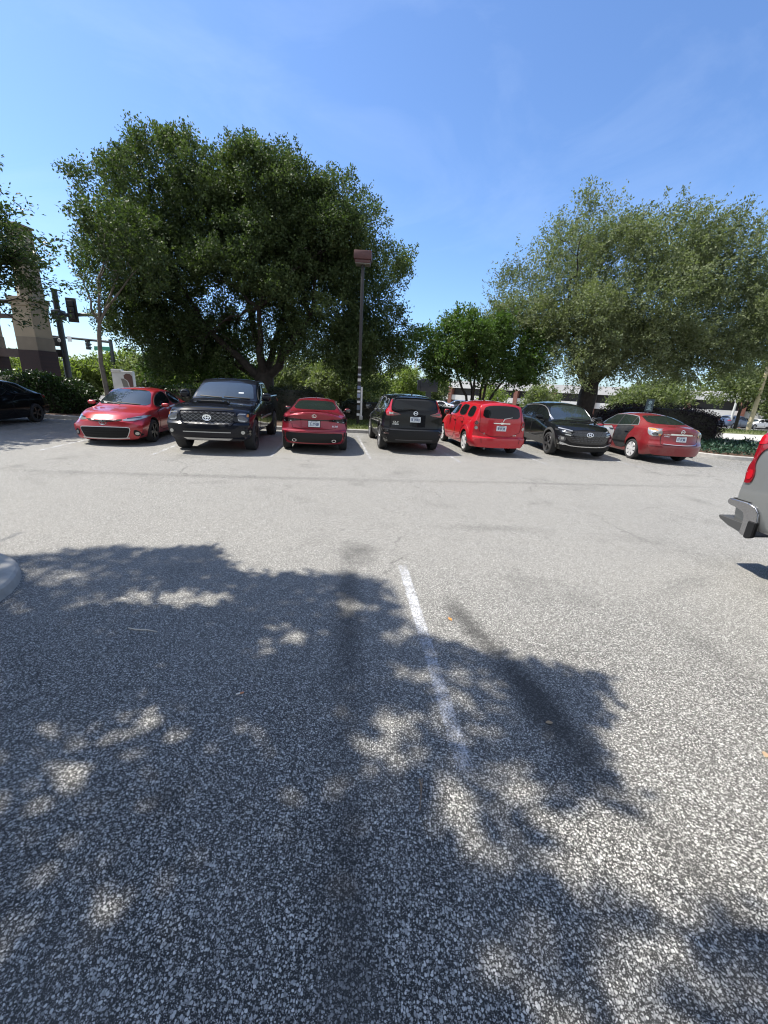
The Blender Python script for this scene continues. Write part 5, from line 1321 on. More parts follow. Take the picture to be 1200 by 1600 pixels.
# camera (fitted to the photograph)
PITCH, ROLL, CAM_H, FPX = R(17.35), R(3.1), 1.81, 617.5
_f = np.array([0, math.cos(PITCH), -math.sin(PITCH)]); _r0 = np.array([1.0, 0, 0]); _u0 = np.array([0, math.sin(PITCH), math.cos(PITCH)])
_r = _r0 * math.cos(ROLL) + _u0 * math.sin(ROLL); _u = -_r0 * math.sin(ROLL) + _u0 * math.cos(ROLL)

def in_view(P, margin=.03):
    v = P - np.array([0, 0, CAM_H]); d = v @ _f
    X = (v @ _r) / np.maximum(d, 1e-3) * FPX; Yv = (v @ _u) / np.maximum(d, 1e-3) * FPX
    return (d > .05) & (np.abs(X) < 600 * (1 + margin)) & (np.abs(Yv) < 800 * (1 + margin))

SH_POLY = [(-4.6, 3.2), (-3.48, 3.62), (-2.84, 4.0), (-2.5, 3.9), (-1.88, 4.1), (-1.6, 3.7), (-1.19, 3.40), (-.6, 3.58), (.04, 3.52), (.16, 3.2), (.2, 2.93), (.36, 2.66), (.79, 2.42), (1.2, 2.36), (1.62, 2.26), (1.45, 2.02), (1.22, 1.75), (1.26, 1.42), (1.02, 1.40), (.74, 1.62), (.52, 1.5), (.40, 1.30), (.55, 1.12), (1.05, 1.0), (1.5, .95), (1.6, .6), (1.2, .2), (.3, -.2), (-1.2, -.3), (-2.6, .2), (-4.4, .6)]
# openings in the canopy that let sun flecks through: (x, y, radius x, radius y, thinning)
SH_GAPS = [(-.65, 2.46, .27, .12, 1), (-.02, 1.76, .24, .15, 1), (.05, 1.48, .24, .17, 1), (.30, 1.42, .15, .10, 1), (-1.30, 1.58, .36, .14, 1), (-1.52, 1.16, .50, .22, 1), (-1.85, 1.48, .24, .16, 1), (-1.6, 2.98, .34, .10, 1),
           (-1.95, 2.92, .18, .09, 1), (-1.86, 2.45, .34, .07, .95), (-.72, 1.62, .26, .08, .85), (-.20, 3.0, .14, .07, .95), (.22, 2.2, .12, .06, .9), (-.5, 1.32, .36, .09, .8), (.55, 1.85, .2, .12, .65), (.62, 2.15, .18, .12, .6), (-.3, .95, .55, .07, .6), (-1.1, .9, .4, .10, .8),
           (.9, .78, .5, .10, .7), (.25, 1.2, .24, .07, .8), (-2.9, 3.25, .4, .06, .7), (.22, 2.62, .12, .07, .9), (-2.3, 2.0, .3, .08, .7), (.75, 1.12, .4, .06, .7)]

def in_poly(P, poly):
    poly = np.array(poly); x, y = P[:, 0], P[:, 1]; c = np.zeros(len(P), bool)
    for (x0, y0), (x1, y1) in zip(poly, np.roll(poly, -1, axis=0)):
        with np.errstate(divide='ignore', invalid='ignore'):
            c ^= ((y0 > y) != (y1 > y)) & (x < (x1 - x0) * (y - y0) / (y1 - y0) + x0)
    return c

def shade_tree():
    """the tree in the near island, left of and above the picture: its boughs throw the shade in the foreground"""
    base = np.array([-5.0, 2.3, .12])
    root = empty('shade_tree', tuple(base)); tag(root, 'tree in the near kerbed island, just out of view at left, shading the foreground asphalt', 'tree')
    g = np.random.default_rng(61)
    n = 120000
    G = np.column_stack([g.uniform(-5, 2.2, n), g.uniform(-.6, 4.4, n), np.zeros(n)])
    jit = g.normal(size=(n, 2)) * .05
    Q = G.copy(); Q[:, :2] += jit
    keep = in_poly(Q, SH_POLY)
    for (x, y, a, b, k) in SH_GAPS:
        inside = ((Q[:, 0] - x) / (a + .08)) ** 2 + ((Q[:, 1] - y) / (b + .07)) ** 2 < 1
        keep &= ~(inside & (g.uniform(size=n) < k))
    # clumps: leaves gather into small sprays
    G = G[keep]; G[:, 0] -= .07
    cl = (np.sin(G[:, 0] * 11 + 2 * np.sin(G[:, 1] * 7)) + np.sin(G[:, 1] * 13 + 2 * np.sin(G[:, 0] * 9 + 1))) * .25 + .5
    thin = np.where((G[:, 0] > .45) & (G[:, 1] < 1.3),   .75, 1.0)
    G = G[g.uniform(size=len(G)) < (.56 + .44 * cl) * thin]
    h0 = 7.2 + 1.2 * np.sin(G[:, 0] * 1.9 + 1) + .8 * np.sin(G[:, 1] * 2.3)
    h = np.clip(h0 + g.normal(size=len(G)) * .6, 5.0, 11.0)
    P = G + SUN[None, :] / SUN[2] * h[:, None]
    for _ in range(6):
        bad = in_view(P, .08)
        h = np.where(bad, h + .6, h); P = G + SUN[None, :] / SUN[2] * h[:, None]
    P = P[~in_view(P, .08)]
    P = P[:70000]
    # unseen extra crown, added left of and behind the picture to block sky light
    crown('crown_sky_block', [((-1.6, -1.4, 7.6), (2.8, 2.6, 2.0)), ((.4, -4.0, 8.0), (3.0, 2.2, 1.8)), ((4.0, -4.6, 8.0), (3.0, 2.4, 1.5)), ((-2.2, -3.6, 7.4), (2.6, 2.2, 1.7)), ((7.5, -5.5, 8.0), (3.0, 2.6, 1.4)), ((1.5, -7.0, 8.0), (3.5, 2.6, 1.6)), ((5.5, -8.0, 8.0), (3.5, 2.6, 1.6)), ((-4.5, -.5, 6.6), (2.2, 2.8, 2.0))], 3600, 26, .6, .18, .2, .58, L_near, root, 62, .4, keep_out=lambda q: in_view(q + base, .35))
    d = unit(P - (base + np.array([0, 0, 5.5])) + g.normal(size=P.shape) * 1.5)
    leaves_mesh('crown', P - base, d, g.uniform(.07, .13, len(P)), .58, L_near, root, g.uniform(0, 1, len(P)), 1.0, g)
    paths = [([(0, 0, -.2), (.05, 0, 1.4), (.0, 0, 3.2), (.1, 0, 4.4)], [.24, .19, .16, .15])]
    tg = []
    for i in g.choice(len(P), 400):
        if all(np.linalg.norm(P[i] - q) > 1.0 for q in tg): tg.append(P[i])
        if len(tg) > 16: break
    bs = branch_set((.1, 0, 4.4), [t - base for t in tg], .05, g, .1, 3)
    bs = [b for b in bs if not in_view(np.array(b[0]) + base, .04).any()]
    limb_mesh('trunk', paths + bs, M_bark_pale, root, 8)

# ---- hedges and shrubs
def hedge(name, label, c, size, material, seed, n=9000, leaf=.07, top_round=.35, rz=0, group=None, z0=0.0, cat='hedge'):
    """clipped hedge: a twiggy core with leaves standing off its surface"""
    root = empty(name, (c[0], c[1], z0), rz); tag(root, label, cat, group)
    g = np.random.default_rng(seed)
    hx, hy, hz = size[0] / 2, size[1] / 2, size[2]
    d = unit(g.normal(size=(n, 3))); d[:, 2] = np.abs(d[:, 2])
    e = .55  # superellipsoid
    q = np.sign(d) * np.abs(d) ** e; q = q / (np.abs(q) ** (2 / e)).sum(1, keepdims=True) ** (e / 2)
    lump = 1 + .035 * np.sin(d[:, :1] * 9 + d[:, 1:2] * 6) + .03 * np.sin(d[:, 2:3] * 14 + d[:, :1] * 11)
    P = q * np.array([hx, hy, hz]) * lump * g.uniform(.90, 1.03, (n, 1))
    k = g.uniform(size=n) < .25
    P[k, 2] *= g.uniform(0, 1, k.sum())
    out = unit(P / np.array([hx, hy, hz]) ** 2)
    D = unit(out + g.normal(size=(n, 3)) * .7)
    tint = np.clip(g.normal(.45, .2, n) + .15 * np.sin(P[:, 0] * 5) * np.sin(P[:, 2] * 6 + P[:, 1] * 5), 0, 1)
    leaves_mesh('foliage', P, D, leaf * g.uniform(.7, 1.4, n), .6, material, root, tint, .4, g)
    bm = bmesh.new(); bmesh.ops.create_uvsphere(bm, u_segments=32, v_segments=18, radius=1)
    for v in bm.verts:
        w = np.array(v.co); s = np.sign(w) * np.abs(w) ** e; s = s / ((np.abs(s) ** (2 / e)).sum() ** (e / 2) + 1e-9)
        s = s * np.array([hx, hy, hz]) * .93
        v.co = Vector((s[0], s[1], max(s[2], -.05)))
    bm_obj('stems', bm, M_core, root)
    return root

def bushy(name, label, loc, lobes, material, seed, n=500, per=24, leaf=.2, group=None, cat='tree', trunk_h=1.2, lift=.4, lw=.55, length=.7, spread=.2, tr=.14):
    root = empty(name, loc); tag(root, label, cat, group)
    g = np.random.default_rng(seed)
    o, P = crown('crown', lobes, n, per, length, spread, leaf, lw, material, root, seed, lift, (0, 0, 0), .5)
    top = max(l[0][2] for l in lobes)
    paths = [([(0, 0, -.4), (.05, 0, trunk_h * .5), (0, 0, trunk_h), (.05, 0, trunk_h * 1.4)], [tr * 1.2, tr, tr * .9, tr * .8])]
    paths += branch_set((.05, 0, trunk_h * 1.3), [P[i] * .9 for i in g.choice(len(P), 9, replace=False)], tr * .5, g, .08, 2)
    limb_mesh('trunk', paths, M_bark, root, 7)
    return root

# ------------------------------------------------------------------ the setting
def gz(x, y):
    """ground height: level to the back of the beds, then falling away gently"""
    t = max(0.0, y - 27.0)
    return -.038 * t * (t / (t + 6.0)) if t > 0 else 0.0

def sheet(name, poly, z, material, kind='structure', follow=True, res=None, label=None):
    """a flat (ground-following) sheet with the given outline"""
    p = [Vector(q) for q in poly]; pts = []
    if res is None: pts = p
    else:
        for a, b in zip(p, p[1:] + p[:1]):
            n = max(1, int((b - a).length / res))
            pts += [a + (b - a) * (k / n) for k in range(n)]
    B = len(pts); edges = [(i, (i + 1) % B) for i in range(B)]
    if res:
        xs = [q.x for q in pts]; ys = [q.y for q in pts]
        gx = np.arange(min(xs) + res * .5, max(xs), res); gy = np.arange(min(ys) + res * .5, max(ys), res)
        gp = np.array([(a, b) for a in gx for b in gy])
        ins = in_poly(gp, [tuple(q) for q in pts])
        BP = np.array([tuple(q) for q in pts])
        for q in gp[ins]:
            if np.min(np.hypot(BP[:, 0] - q[0], BP[:, 1] - q[1])) > res * .4: pts.append(Vector(q))
    r = delaunay_2d_cdt(pts, edges, [], 1, 1e-5)
    V = [(v.x, v.y, z + (gz(v.x, v.y) if follow else 0)) for v in r[0]]
    F = [list(f) for f in r[2]]
    F = [f if (Vector(V[f[1]]) - Vector(V[f[0]])).cross(Vector(V[f[2]]) - Vector(V[f[0]])).z > 0 else f[::-1] for f in F]
    o = obj(name, V, F, material, None, True, None)
    o['kind'] = kind
    if label: o['label'] = label
    return o

def asphalt_material():
    m = bpy.data.materials.new('worn_asphalt'); m.use_nodes = True
    nt = m.node_tree; b = nt.nodes['Principled BSDF']; lk = nt.links.new
    tc = N(nt, 'ShaderNodeTexCoord'); v = tc.outputs['Object']
    # warp so the stones are not a regular cell pattern
    wn = N(nt, 'ShaderNodeTexNoise'); wn.inputs['Scale'].default_value = 45; wn.inputs['Detail'].default_value = 2; lk(v, wn.inputs['Vector'])
    off = N(nt, 'ShaderNodeVectorMath', operation='MULTIPLY_ADD'); lk(wn.outputs['Color'], off.inputs[0]); off.inputs[1].default_value = (.012, .012, 0); lk(v, off.inputs[2])
    flat = N(nt, 'ShaderNodeVectorMath', operation='MULTIPLY'); lk(off.outputs[0], flat.inputs[0]); flat.inputs[1].default_value = (1, 1, 0)
    vv = flat.outputs[0]
    def stones(scale, keep, lo, hi, seedoff):
        sh = N(nt, 'ShaderNodeVectorMath', operation='ADD'); lk(vv, sh.inputs[0]); sh.inputs[1].default_value = (seedoff, seedoff * .7, 0)
        vo = N(nt, 'ShaderNodeTexVoronoi', voronoi_dimensions='2D', feature='F1'); vo.inputs['Scale'].default_value = scale; vo.inputs['Randomness'].default_value = 1; lk(sh.outputs[0], vo.inputs['Vector'])
        sp = N(nt, 'ShaderNodeSeparateColor'); lk(vo.outputs['Color'], sp.inputs[0])
        size = N(nt, 'ShaderNodeMapRange'); lk(sp.outputs[1], size.inputs[0]); size.inputs[3].default_value = lo; size.inputs[4].default_value = hi
        d = math_n(nt, 'SUBTRACT', size.outputs[0], vo.outputs['Distance'])
        mk = N(nt, 'ShaderNodeMapRange'); lk(d, mk.inputs[0]); mk.inputs[1].default_value = 0; mk.inputs[2].default_value = .06
        present = math_n(nt, 'LESS_THAN', sp.outputs[0], keep)
        return math_n(nt, 'MULTIPLY', mk.outputs[0], present), sp.outputs[2], sp.outputs[1]
    wear = noise(nt, v, .55, 6, .62)           # where the bitumen has worn off
    wear2 = noise(nt, v, 2.6, 5, .6)
    m1, r1, q1 = stones(100, .53, .26, .56, 0)
    m2, r2, q2 = stones(200, .46, .25, .52, 3.3)
    m3, r3, q3 = stones(330, .42, .25, .5, 7.1)
    wearf = ramp(nt, wear, [(.30, 0.0), (.72, 1.0)])
    c1 = ramp(nt, r1, [(0, (.24, .236, .22)), (.3, (.40, .392, .365)), (.7, (.54, .53, .49)), (1, (.76, .745, .69))])
    c2 = ramp(nt, r2, [(0, (.15, .147, .138)), (.5, (.40, .392, .365)), (1, (.70, .685, .64))])
    c3 = ramp(nt, r3, [(0, (.11, .11, .105)), (1, (.40, .39, .365))])
    base = mixc(nt, wearf, (.016, .016, .016), (.048, .047, .043))
    col = mixc(nt, math_n(nt, 'MULTIPLY', m3, .8), base, c3)
    col = mixc(nt, math_n(nt, 'MULTIPLY', m2, .9), col, c2)
    col = mixc(nt, m1, col, c1)
    # dust filling, and broad darker and paler areas
    dust = math_n(nt, 'MULTIPLY', ramp(nt, wear2, [(.35, 0.0), (.8, 1.0)]), .18)
    col = mixc(nt, dust, col, (.30, .285, .255))
    # the aisle driven over by cars is scoured paler than the stalls
    sep = N(nt, 'ShaderNodeSeparateXYZ'); lk(v, sep.inputs[0])
    ys = math_n(nt, 'ADD', sep.outputs['Y'], math_n(nt, 'MULTIPLY', wear, 1.6))
    aisle = ramp(nt, math_n(nt, 'MULTIPLY', ys, .05), [(.10, 0.0), (.24, 1.0), (.58, 1.0), (.66, .35)])
    col = mixc(nt, math_n(nt, 'MULTIPLY', aisle, .40), col, (.315, .305, .28))
    # oil stains and dark patches with shapes of their own
    st = ramp(nt, noise(nt, v, .9, 5, .6, .4), [(.56, 0.0), (.72, 1.0)])
    col = mixc(nt, math_n(nt, 'MULTIPLY', st, .34), col, (.055, .053, .05))
    def spot(x, y, a, bb, rot, k, soft=.5):
        nonlocal col
        mp = N(nt, 'ShaderNodeMapping', vector_type='TEXTURE'); lk(v, mp.inputs[0])
        mp.inputs['Location'].default_value = (x, y, 0); mp.inputs['Rotation'].default_value = (0, 0, rot); mp.inputs['Scale'].default_value = (a, bb, 1)
        ln = N(nt, 'ShaderNodeVectorMath', operation='LENGTH'); lk(mp.outputs[0], ln.inputs[0])
        nn = math_n(nt, 'ADD', math_n(nt, 'MULTIPLY', noise(nt, v, 4.5, 6, .7), .6), math_n(nt, 'MULTIPLY', noise(nt, v, 26, 4, .7), .6))
        dd = math_n(nt, 'ADD', ln.outputs['Value'], math_n(nt, 'MULTIPLY', nn, 1.7))
        f = N(nt, 'ShaderNodeMapRange'); lk(dd, f.inputs[0]); f.inputs[1].default_value = 2.0; f.inputs[2].default_value = 2.0 - soft; f.inputs[3].default_value = 0; f.inputs[4].default_value = k
        col = mixc(nt, f.outputs[0], col, (.040, .039, .037))
    spot(-.28, 4.2, .30, .40, .3, .55, .9); spot(-.26, 2.9, .17, 1.6, .09, .62, .8); spot(-.05, .9, .15, .95, .12, .55, .8)
    spot(.74, 2.85, .13, .55, .30, .7, .7); spot(1.02, 2.0, .19, .80, .28, .82, .7); spot(1.35, 1.1, .12, .5, .3, .4, .8); spot(-.92, 1.3, .10, .07, .4, .55, .8)
    spot(1.5, 5.3, 1.2, .18, .1, .25, .9); spot(-3, 7.6, 6, .20, .12, .30, .9); spot(4, 8.6, 5, .16, .14, .30, .9); spot(2.6, 2.6, .2, .8, .2, .25, .9); spot(3.2, 3.8, .8, .2, .5, .22, .9)
    # fine cracks
    cw = N(nt, 'ShaderNodeTexNoise'); cw.inputs['Scale'].default_value = 3; cw.inputs['Detail'].default_value = 5; lk(v, cw.inputs['Vector'])
    co = N(nt, 'ShaderNodeVectorMath', operation='MULTIPLY_ADD'); lk(cw.outputs['Color'], co.inputs[0]); co.inputs[1].default_value = (.55, .55, 0); lk(v, co.inputs[2])
    cv = N(nt, 'ShaderNodeTexVoronoi', voronoi_dimensions='2D', feature='DISTANCE_TO_EDGE'); cv.inputs['Scale'].default_value = .55; lk(co.outputs[0], cv.inputs['Vector'])
    crack = ramp(nt, cv.outputs['Distance'], [(0, 1.0), (.006, .8), (.012, 0.0)])
    cm = math_n(nt, 'MULTIPLY', crack, ramp(nt, noise(nt, v, .4, 3), [(.48, 0.0), (.6, .42)]))
    col = mixc(nt, cm, col, (.025, .024, .023))
    lk(col, b.inputs['Base Color'])
    rr = N(nt, 'ShaderNodeMapRange'); lk(m1, rr.inputs[0]); rr.inputs[3].default_value = .85; rr.inputs[4].default_value = .62
    lk(rr.outputs[0], b.inputs['Roughness']); b.inputs['Specular IOR Level'].default_value = .35
    hgt = math_n(nt, 'ADD', math_n(nt, 'MULTIPLY', m1, math_n(nt, 'ADD', q1, .4)), math_n(nt, 'MULTIPLY', m2, .5))
    hgt = math_n(nt, 'SUBTRACT', hgt, cm)
    bp = N(nt, 'ShaderNodeBump'); bp.inputs['Strength'].default_value = .65; bp.inputs['Distance'].default_value = .004
    lk(hgt, bp.inputs['Height']); lk(bp.outputs[0], b.inputs['Normal'])
    return m

def stripe_material(lo=.74, hi=.90):
    m = bpy.data.materials.new('worn_line_paint'); m.use_nodes = True
    nt = m.node_tree; b = nt.nodes['Principled BSDF']; out = nt.nodes['Material Output']; lk = nt.links.new
    tc = N(nt, 'ShaderNodeTexCoord'); v = tc.outputs['Object']
    n1 = noise(nt, v, 95, 3, .7); n2 = noise(nt, v, 5, 4, .6)
    k = math_n(nt, 'ADD', n1, math_n(nt, 'MULTIPLY', n2, .55))
    at = N(nt, 'ShaderNodeAttribute', attribute_name='edge')
    k = math_n(nt, 'ADD', k, math_n(nt, 'MULTIPLY', at.outputs['Fac'], .34))
    f = ramp(nt, k, [(lo, 1.0), (hi, 0.0)])
    c = mixc(nt, noise(nt, v, 60, 2), (.42, .43, .45), (.68, .69, .71))
    lk(c, b.inputs['Base Color']); b.inputs['Roughness'].default_value = .7
    t = N(nt, 'ShaderNodeBsdfTransparent'); ms = N(nt, 'ShaderNodeMixShader')
    lk(f, ms.inputs[0]); lk(t.outputs[0], ms.inputs[1]); lk(b.outputs[0], ms.inputs[2]); lk(ms.outputs[0], out.inputs['Surface'])
    return m

def stripe(a, b, w, material):
    a, b = Vector((*a, 0)), Vector((*b, 0)); d = (b - a); L = d.length; d.normalize(); n = Vector((-d.y, d.x, 0))
    V, F, E = [], [], []
    m = max(2, int(L / .12)); q = [-.62, -.4, 0, .4, .62]
    for i in range(m + 1):
        p = a + d * (L * i / m)
        for s in q:
            V.append(p + n * (w * s) + Vector((0, 0, .004))); E.append(abs(s) / .62 * (1 if abs(s) > .5 else .0) + (1 if i in (0, m) else 0))
    k = len(q)
    for i in range(m):
        for j in range(k - 1): F.append((i * k + j, i * k + j + 1, (i + 1) * k + j + 1, (i + 1) * k + j))
    F = [f[::-1] for f in F]
    o = obj('parking_stripe', V, F, material, None, False); o['kind'] = 'structure'
    at = o.data.attributes.new('edge', 'FLOAT', 'POINT'); at.data.foreach_set('value', [min(e, 1) for e in E])
    return o

def island(name, poly, curb_mat, fill_mat, fill_name, h=.14, cw=.16):
    """a raised bed: concrete kerb round a mulched or grassed fill"""
    p = np.array(poly, float)
    area = .5 * np.sum(p[:, 0] * np.roll(p[:, 1], -1) - np.roll(p[:, 0], -1) * p[:, 1])
    if area < 0: p = p[::-1]
    nx = np.roll(p, -1, axis=0) - np.roll(p, 1, axis=0); nx = nx / np.linalg.norm(nx, axis=1, keepdims=True)
    inn = np.column_stack([-nx[:, 1], nx[:, 0]])
    rings = [(p, -.02), (p + inn * .012, h - .02), (p + inn * .03, h), (p + inn * cw, h), (p + inn * cw, h - .06)]
    V, F = [], []; n = len(p)
    for q, z in rings:
        for a in q: V.append((a[0], a[1], z))
    for r in range(len(rings) - 1):
        for i in range(n):
            k = (i + 1) % n; F.append((r * n + i, r * n + k, (r + 1) * n + k, (r + 1) * n + i))
    o = obj(name, V, F, curb_mat, None, True, 30); o['kind'] = 'structure'
    q = p + inn * (cw - .005)
    sheet(fill_name, [tuple(a) for a in q], h - .03, fill_mat, follow=False)
    return o

def arc_pts(c, r, a0, a1, n): return [(c[0] + r * math.cos(t), c[1] + r * math.sin(t)) for t in np.linspace(R(a0), R(a1), n)]

def soil_material(name, c1, c2, scale=30, bump=.5):
    m = bpy.data.materials.new(name); m.use_nodes = True
    nt = m.node_tree; b = nt.nodes['Principled BSDF']
    tc = N(nt, 'ShaderNodeTexCoord'); v = tc.outputs['Object']
    n1 = noise(nt, v, scale, 8, .7); n2 = noise(nt, v, 1.2, 4)
    f = math_n(nt, 'ADD', math_n(nt, 'MULTIPLY', n1, .7), math_n(nt, 'MULTIPLY', n2, .45))
    nt.links.new(ramp(nt, f, [(.38, c1), (.75, c2)]), b.inputs['Base Color']); b.inputs['Roughness'].default_value = .95
    bp = N(nt, 'ShaderNodeBump'); bp.inputs['Strength'].default_value = bump; bp.inputs['Distance'].default_value = .03
    nt.links.new(n1, bp.inputs['Height']); nt.links.new(bp.outputs[0], b.inputs['Normal'])
    return m

def grass_tufts(name, poly, n, z, material, seed, h=.09):
    g = np.random.default_rng(seed); p = np.array(poly)
    Q = np.column_stack([g.uniform(p[:, 0].min(), p[:, 0].max(), n), g.uniform(p[:, 1].min(), p[:, 1].max(), n), np.zeros(n)])
    Q = Q[in_poly(Q, poly)]
    for i in range(len(Q)): Q[i, 2] = z + gz(Q[i, 0], Q[i, 1])
    D = unit(g.normal(size=Q.shape) * .45 + np.array([0, 0, 1]))
    o = leaves_mesh(name, Q, D, h * g.uniform(.5, 1.4, len(Q)), .16, material, None, None, 0, g)
    o['kind'] = 'stuff'
    return o

def setting():
    A = asphalt_material()
    M_conc = mat('kerb_concrete', (.36, .35, .325), .85, bump=(40, .35, .006), vary=(7, .22))
    M_drive = mat('driveway_concrete', (.40, .385, .35), .85, bump=(30, .2, .005), vary=(2.5, .14))
    M_mulch = soil_material('pine_mulch', (.035, .022, .014), (.13, .075, .045), 45, .8)
    M_lawn = soil_material('dry_grass', (.05, .075, .022), (.15, .15, .05), 22, .6)
    M_ground = soil_material('rough_ground', (.05, .065, .025), (.13, .125, .06), 3, .3)
    M_far_asph = mat('far_asphalt', (.17, .168, .16), .9, vary=(1.2, .2))
    # base ground to the horizon
    xs = [-600, -250, -120, -60, -30, 0, 30, 60, 120, 250, 600]; ys = [-60, -20, 0, 15, 24, 27, 30, 34, 40, 50, 60, 75, 90, 120, 200, 400, 900]
    V = [(x, y, gz(x, min(y, 110)) - .06) for y in ys for x in xs]; nx = len(xs)
    F = [(j * nx + i, j * nx + i + 1, (j + 1) * nx + i + 1, (j + 1) * nx + i) for j in range(len(ys) - 1) for i in range(nx - 1)]
    o = obj('ground', V, F, M_ground, None, True, None); o['kind'] = 'structure'
    sheet('parking_lot', [(-40, -14), (40, -14), (40, 24), (-40, 24)], 0, A, res=None)
    sheet('driveway', [(-40, 24.0), (40, 24.0), (60, 30.0), (-40, 30.0)], -.012, M_drive, res=2.5)
    sheet('lawn', [(14, 30.2), (60, 30.2), (90, 47), (20, 46)], -.006, M_lawn, res=2.5)
    sheet('far_parking_lot', [(-20, 48), (110, 48), (130, 84), (-20, 84)], -.01, M_far_asph, res=4)
    sheet('street', [(-80, 31), (-22, 31), (-8, 48), (-80, 48)], -.02, M_far_asph, res=4)
    # beds
    back = [(-17.6, 15.9), (-16.5, 15.7), (-12.0, 15.75), (-6.5, 15.9), (-1.2, 16.45), (3.0, 17.05), (7.0, 17.6), (9.6, 17.85), (10.6, 17.4), (11.0, 16.4), (11.3, 15.5)]
    back += [(11.7, 14.75), (12.4, 14.3), (13.3, 14.15), (14.2, 14.4), (15.5, 15.6), (17.2, 18.0), (18.5, 20.5), (18.8, 22.0), (18.0, 23.2), (16, 23.6), (5, 23.6), (-8, 23.6), (-22, 23.4), (-24, 20), (-24, 17), (-21, 16)]
    pts = chaikin(back, 2, True)
    island('kerb', pts, M_conc, M_mulch, 'planting_bed')
    g_poly = [(-4.2, 16.5), (-1.2, 16.75), (2.6, 17.3), (4.0, 18.2), (3.6, 22.5), (-3.4, 22.5), (-4.6, 19)]
    sheet('bed_grass', g_poly, .118, M_lawn, follow=False)
    L_grass = leaf_mat('grass_blade', (.045, .07, .02), (.12, .15, .05), .3, .6)
    o = grass_tufts('grass', g_poly, 16000, .12, L_grass, 71, .11); tag(o, 'thin grass round the lamp post behind the empty stall', 'grass')
    o = grass_tufts('grass', [(14, 30.2), (40, 30.2), (50, 46), (20, 46)], 12000, 0, L_grass, 72, .16); tag(o, 'strip of dry lawn beyond the driveway at right', 'grass')
    # near island, its rounded nose in at the left edge
    nose = arc_pts((-3.98, 2.62), .93, -80, 70, 16)
    poly = nose + [(-5.0, 3.75), (-12, 4.6), (-12.4, 3.8), (-12, 2.3), (-5.0, 1.62)]
    island('near_kerb', poly, M_conc, M_conc_cap(), 'island_cap', .10, .5)
    # markings
    SM = stripe_material(.62, .88); SF = stripe_material(.62, .84)
    d = Vector((.28, -2.5)).normalized(); d2 = Vector((math.sin(R(8.5)), -math.cos(R(8.5))))
    stripe((.22, 3.98), (.49, 1.42), .10, SM)
    for k in (): stripe((.22 + 2.75 * k * .985, 3.95 + .33 * k), (.22 + 2.75 * k * .985 + .56, 3.95 + .33 * k - 5.0), .10, SM) if not (k in (-1,)) else None
    for x0, y0 in ((-8.15, 9.05), (-5.62, 9.3), (-2.95, 9.9), (-.42, 10.35), (2.02, 10.55), (4.55, 11.0), (7.4, 11.4), (10.5, 11.6), (-10.9, 8.7)):
        stripe((x0, y0), (x0 - d2.x * 5.3, y0 - d2.y * 5.3), .085, SF)

def M_conc_cap():
    return mat('island_concrete', (.40, .395, .37), .85, bump=(26, .35, .006), vary=(4, .2))

# ---- things of the background
def lamp_post():
    x, y = -1.42, 18.6
    root = empty('lamp_post', (x, y, .1)); tag(root, 'tall dark parking lot lamp post with brown shoebox lamp before the big oak', 'lamp post')
    M_post = mat('dark_bronze', (.022, .021, .023), .5, vary=(3, .2)); M_head = mat('brown_lamp_housing', (.085, .034, .032), .5, vary=(4, .15))
    bm = bmesh.new(); bm_box(bm, -.065, .065, -.065, .065, -.1, 6.55, .012); bm_box(bm, -.16, .16, -.16, .16, -.02, .05, .01)
    bm_obj('pole', bm, M_post, root)
    bm = bmesh.new()
    bm_box(bm, -.36, .36, -.3, .3, 6.66, 6.98, .03); bm_box(bm, -.31, .31, -.26, .26, 6.54, 6.66, .02)
    hd = bm_obj('lamp_housing', bm, M_head, root)
    bm = bmesh.new(); bm_box(bm, -.30, .30, -.24, .24, 6.515, 6.54, .005); bm_obj('lamp_lens', bm, mat('lamp_lens', (.2, .2, .18), .3), hd)
    bm = bmesh.new(); bm_box(bm, -.03, .03, -.10, -.04, 6.4, 6.62); bm_obj('bracket', bm, M_post, root)
    # bills and tape stuck round the lower pole
    g = random.Random(3)
    for z, h, c in ((1.95, .12, (.6, .6, .58)), (1.62, .14, (.16, .2, .33)), (1.48, .08, (.7, .7, .7)), (1.25, .18, (.25, .3, .42)), (1.02, .1, (.6, .6, .6)), (.72, .2, (.12, .15, .2)), (.46, .1, (.62, .64, .66)), (2.5, .07, (.5, .5, .48)), (2.2, .07, (.35, .38, .45))):
        bm = bmesh.new(); bm_box(bm, -.0675, .0675, -.0675, .0675, z, z + h); bm_obj('sticker', bm, mat('sticker_%.2f' % z, c, .6), root, False)
    bm = bmesh.new(); bm_tube(bm, [(.13, -.02, .35), (.12, -.02, 1.72)], .045, 10); bm_obj('conduit', bm, mat('white_pvc', (.6, .6, .6), .5), root)
    bm = bmesh.new(); bm_box(bm, .06, .2, -.07, .05, .28, .46, .01); bm_obj('junction_box', bm, mat('pale_grey_box', (.4, .4, .4), .5), root)

M_dkmetal = mat('dark_painted_metal', (.045, .05, .055), .45, metal=.3, vary=(2, .15))
M_sigblack = mat('signal_black', (.012, .012, .013), .5)
M_green_sign = mat('green_sign', (.02, .22, .14), .4)
M_white_sign = mat('white_sign', (.72, .72, .72), .5)

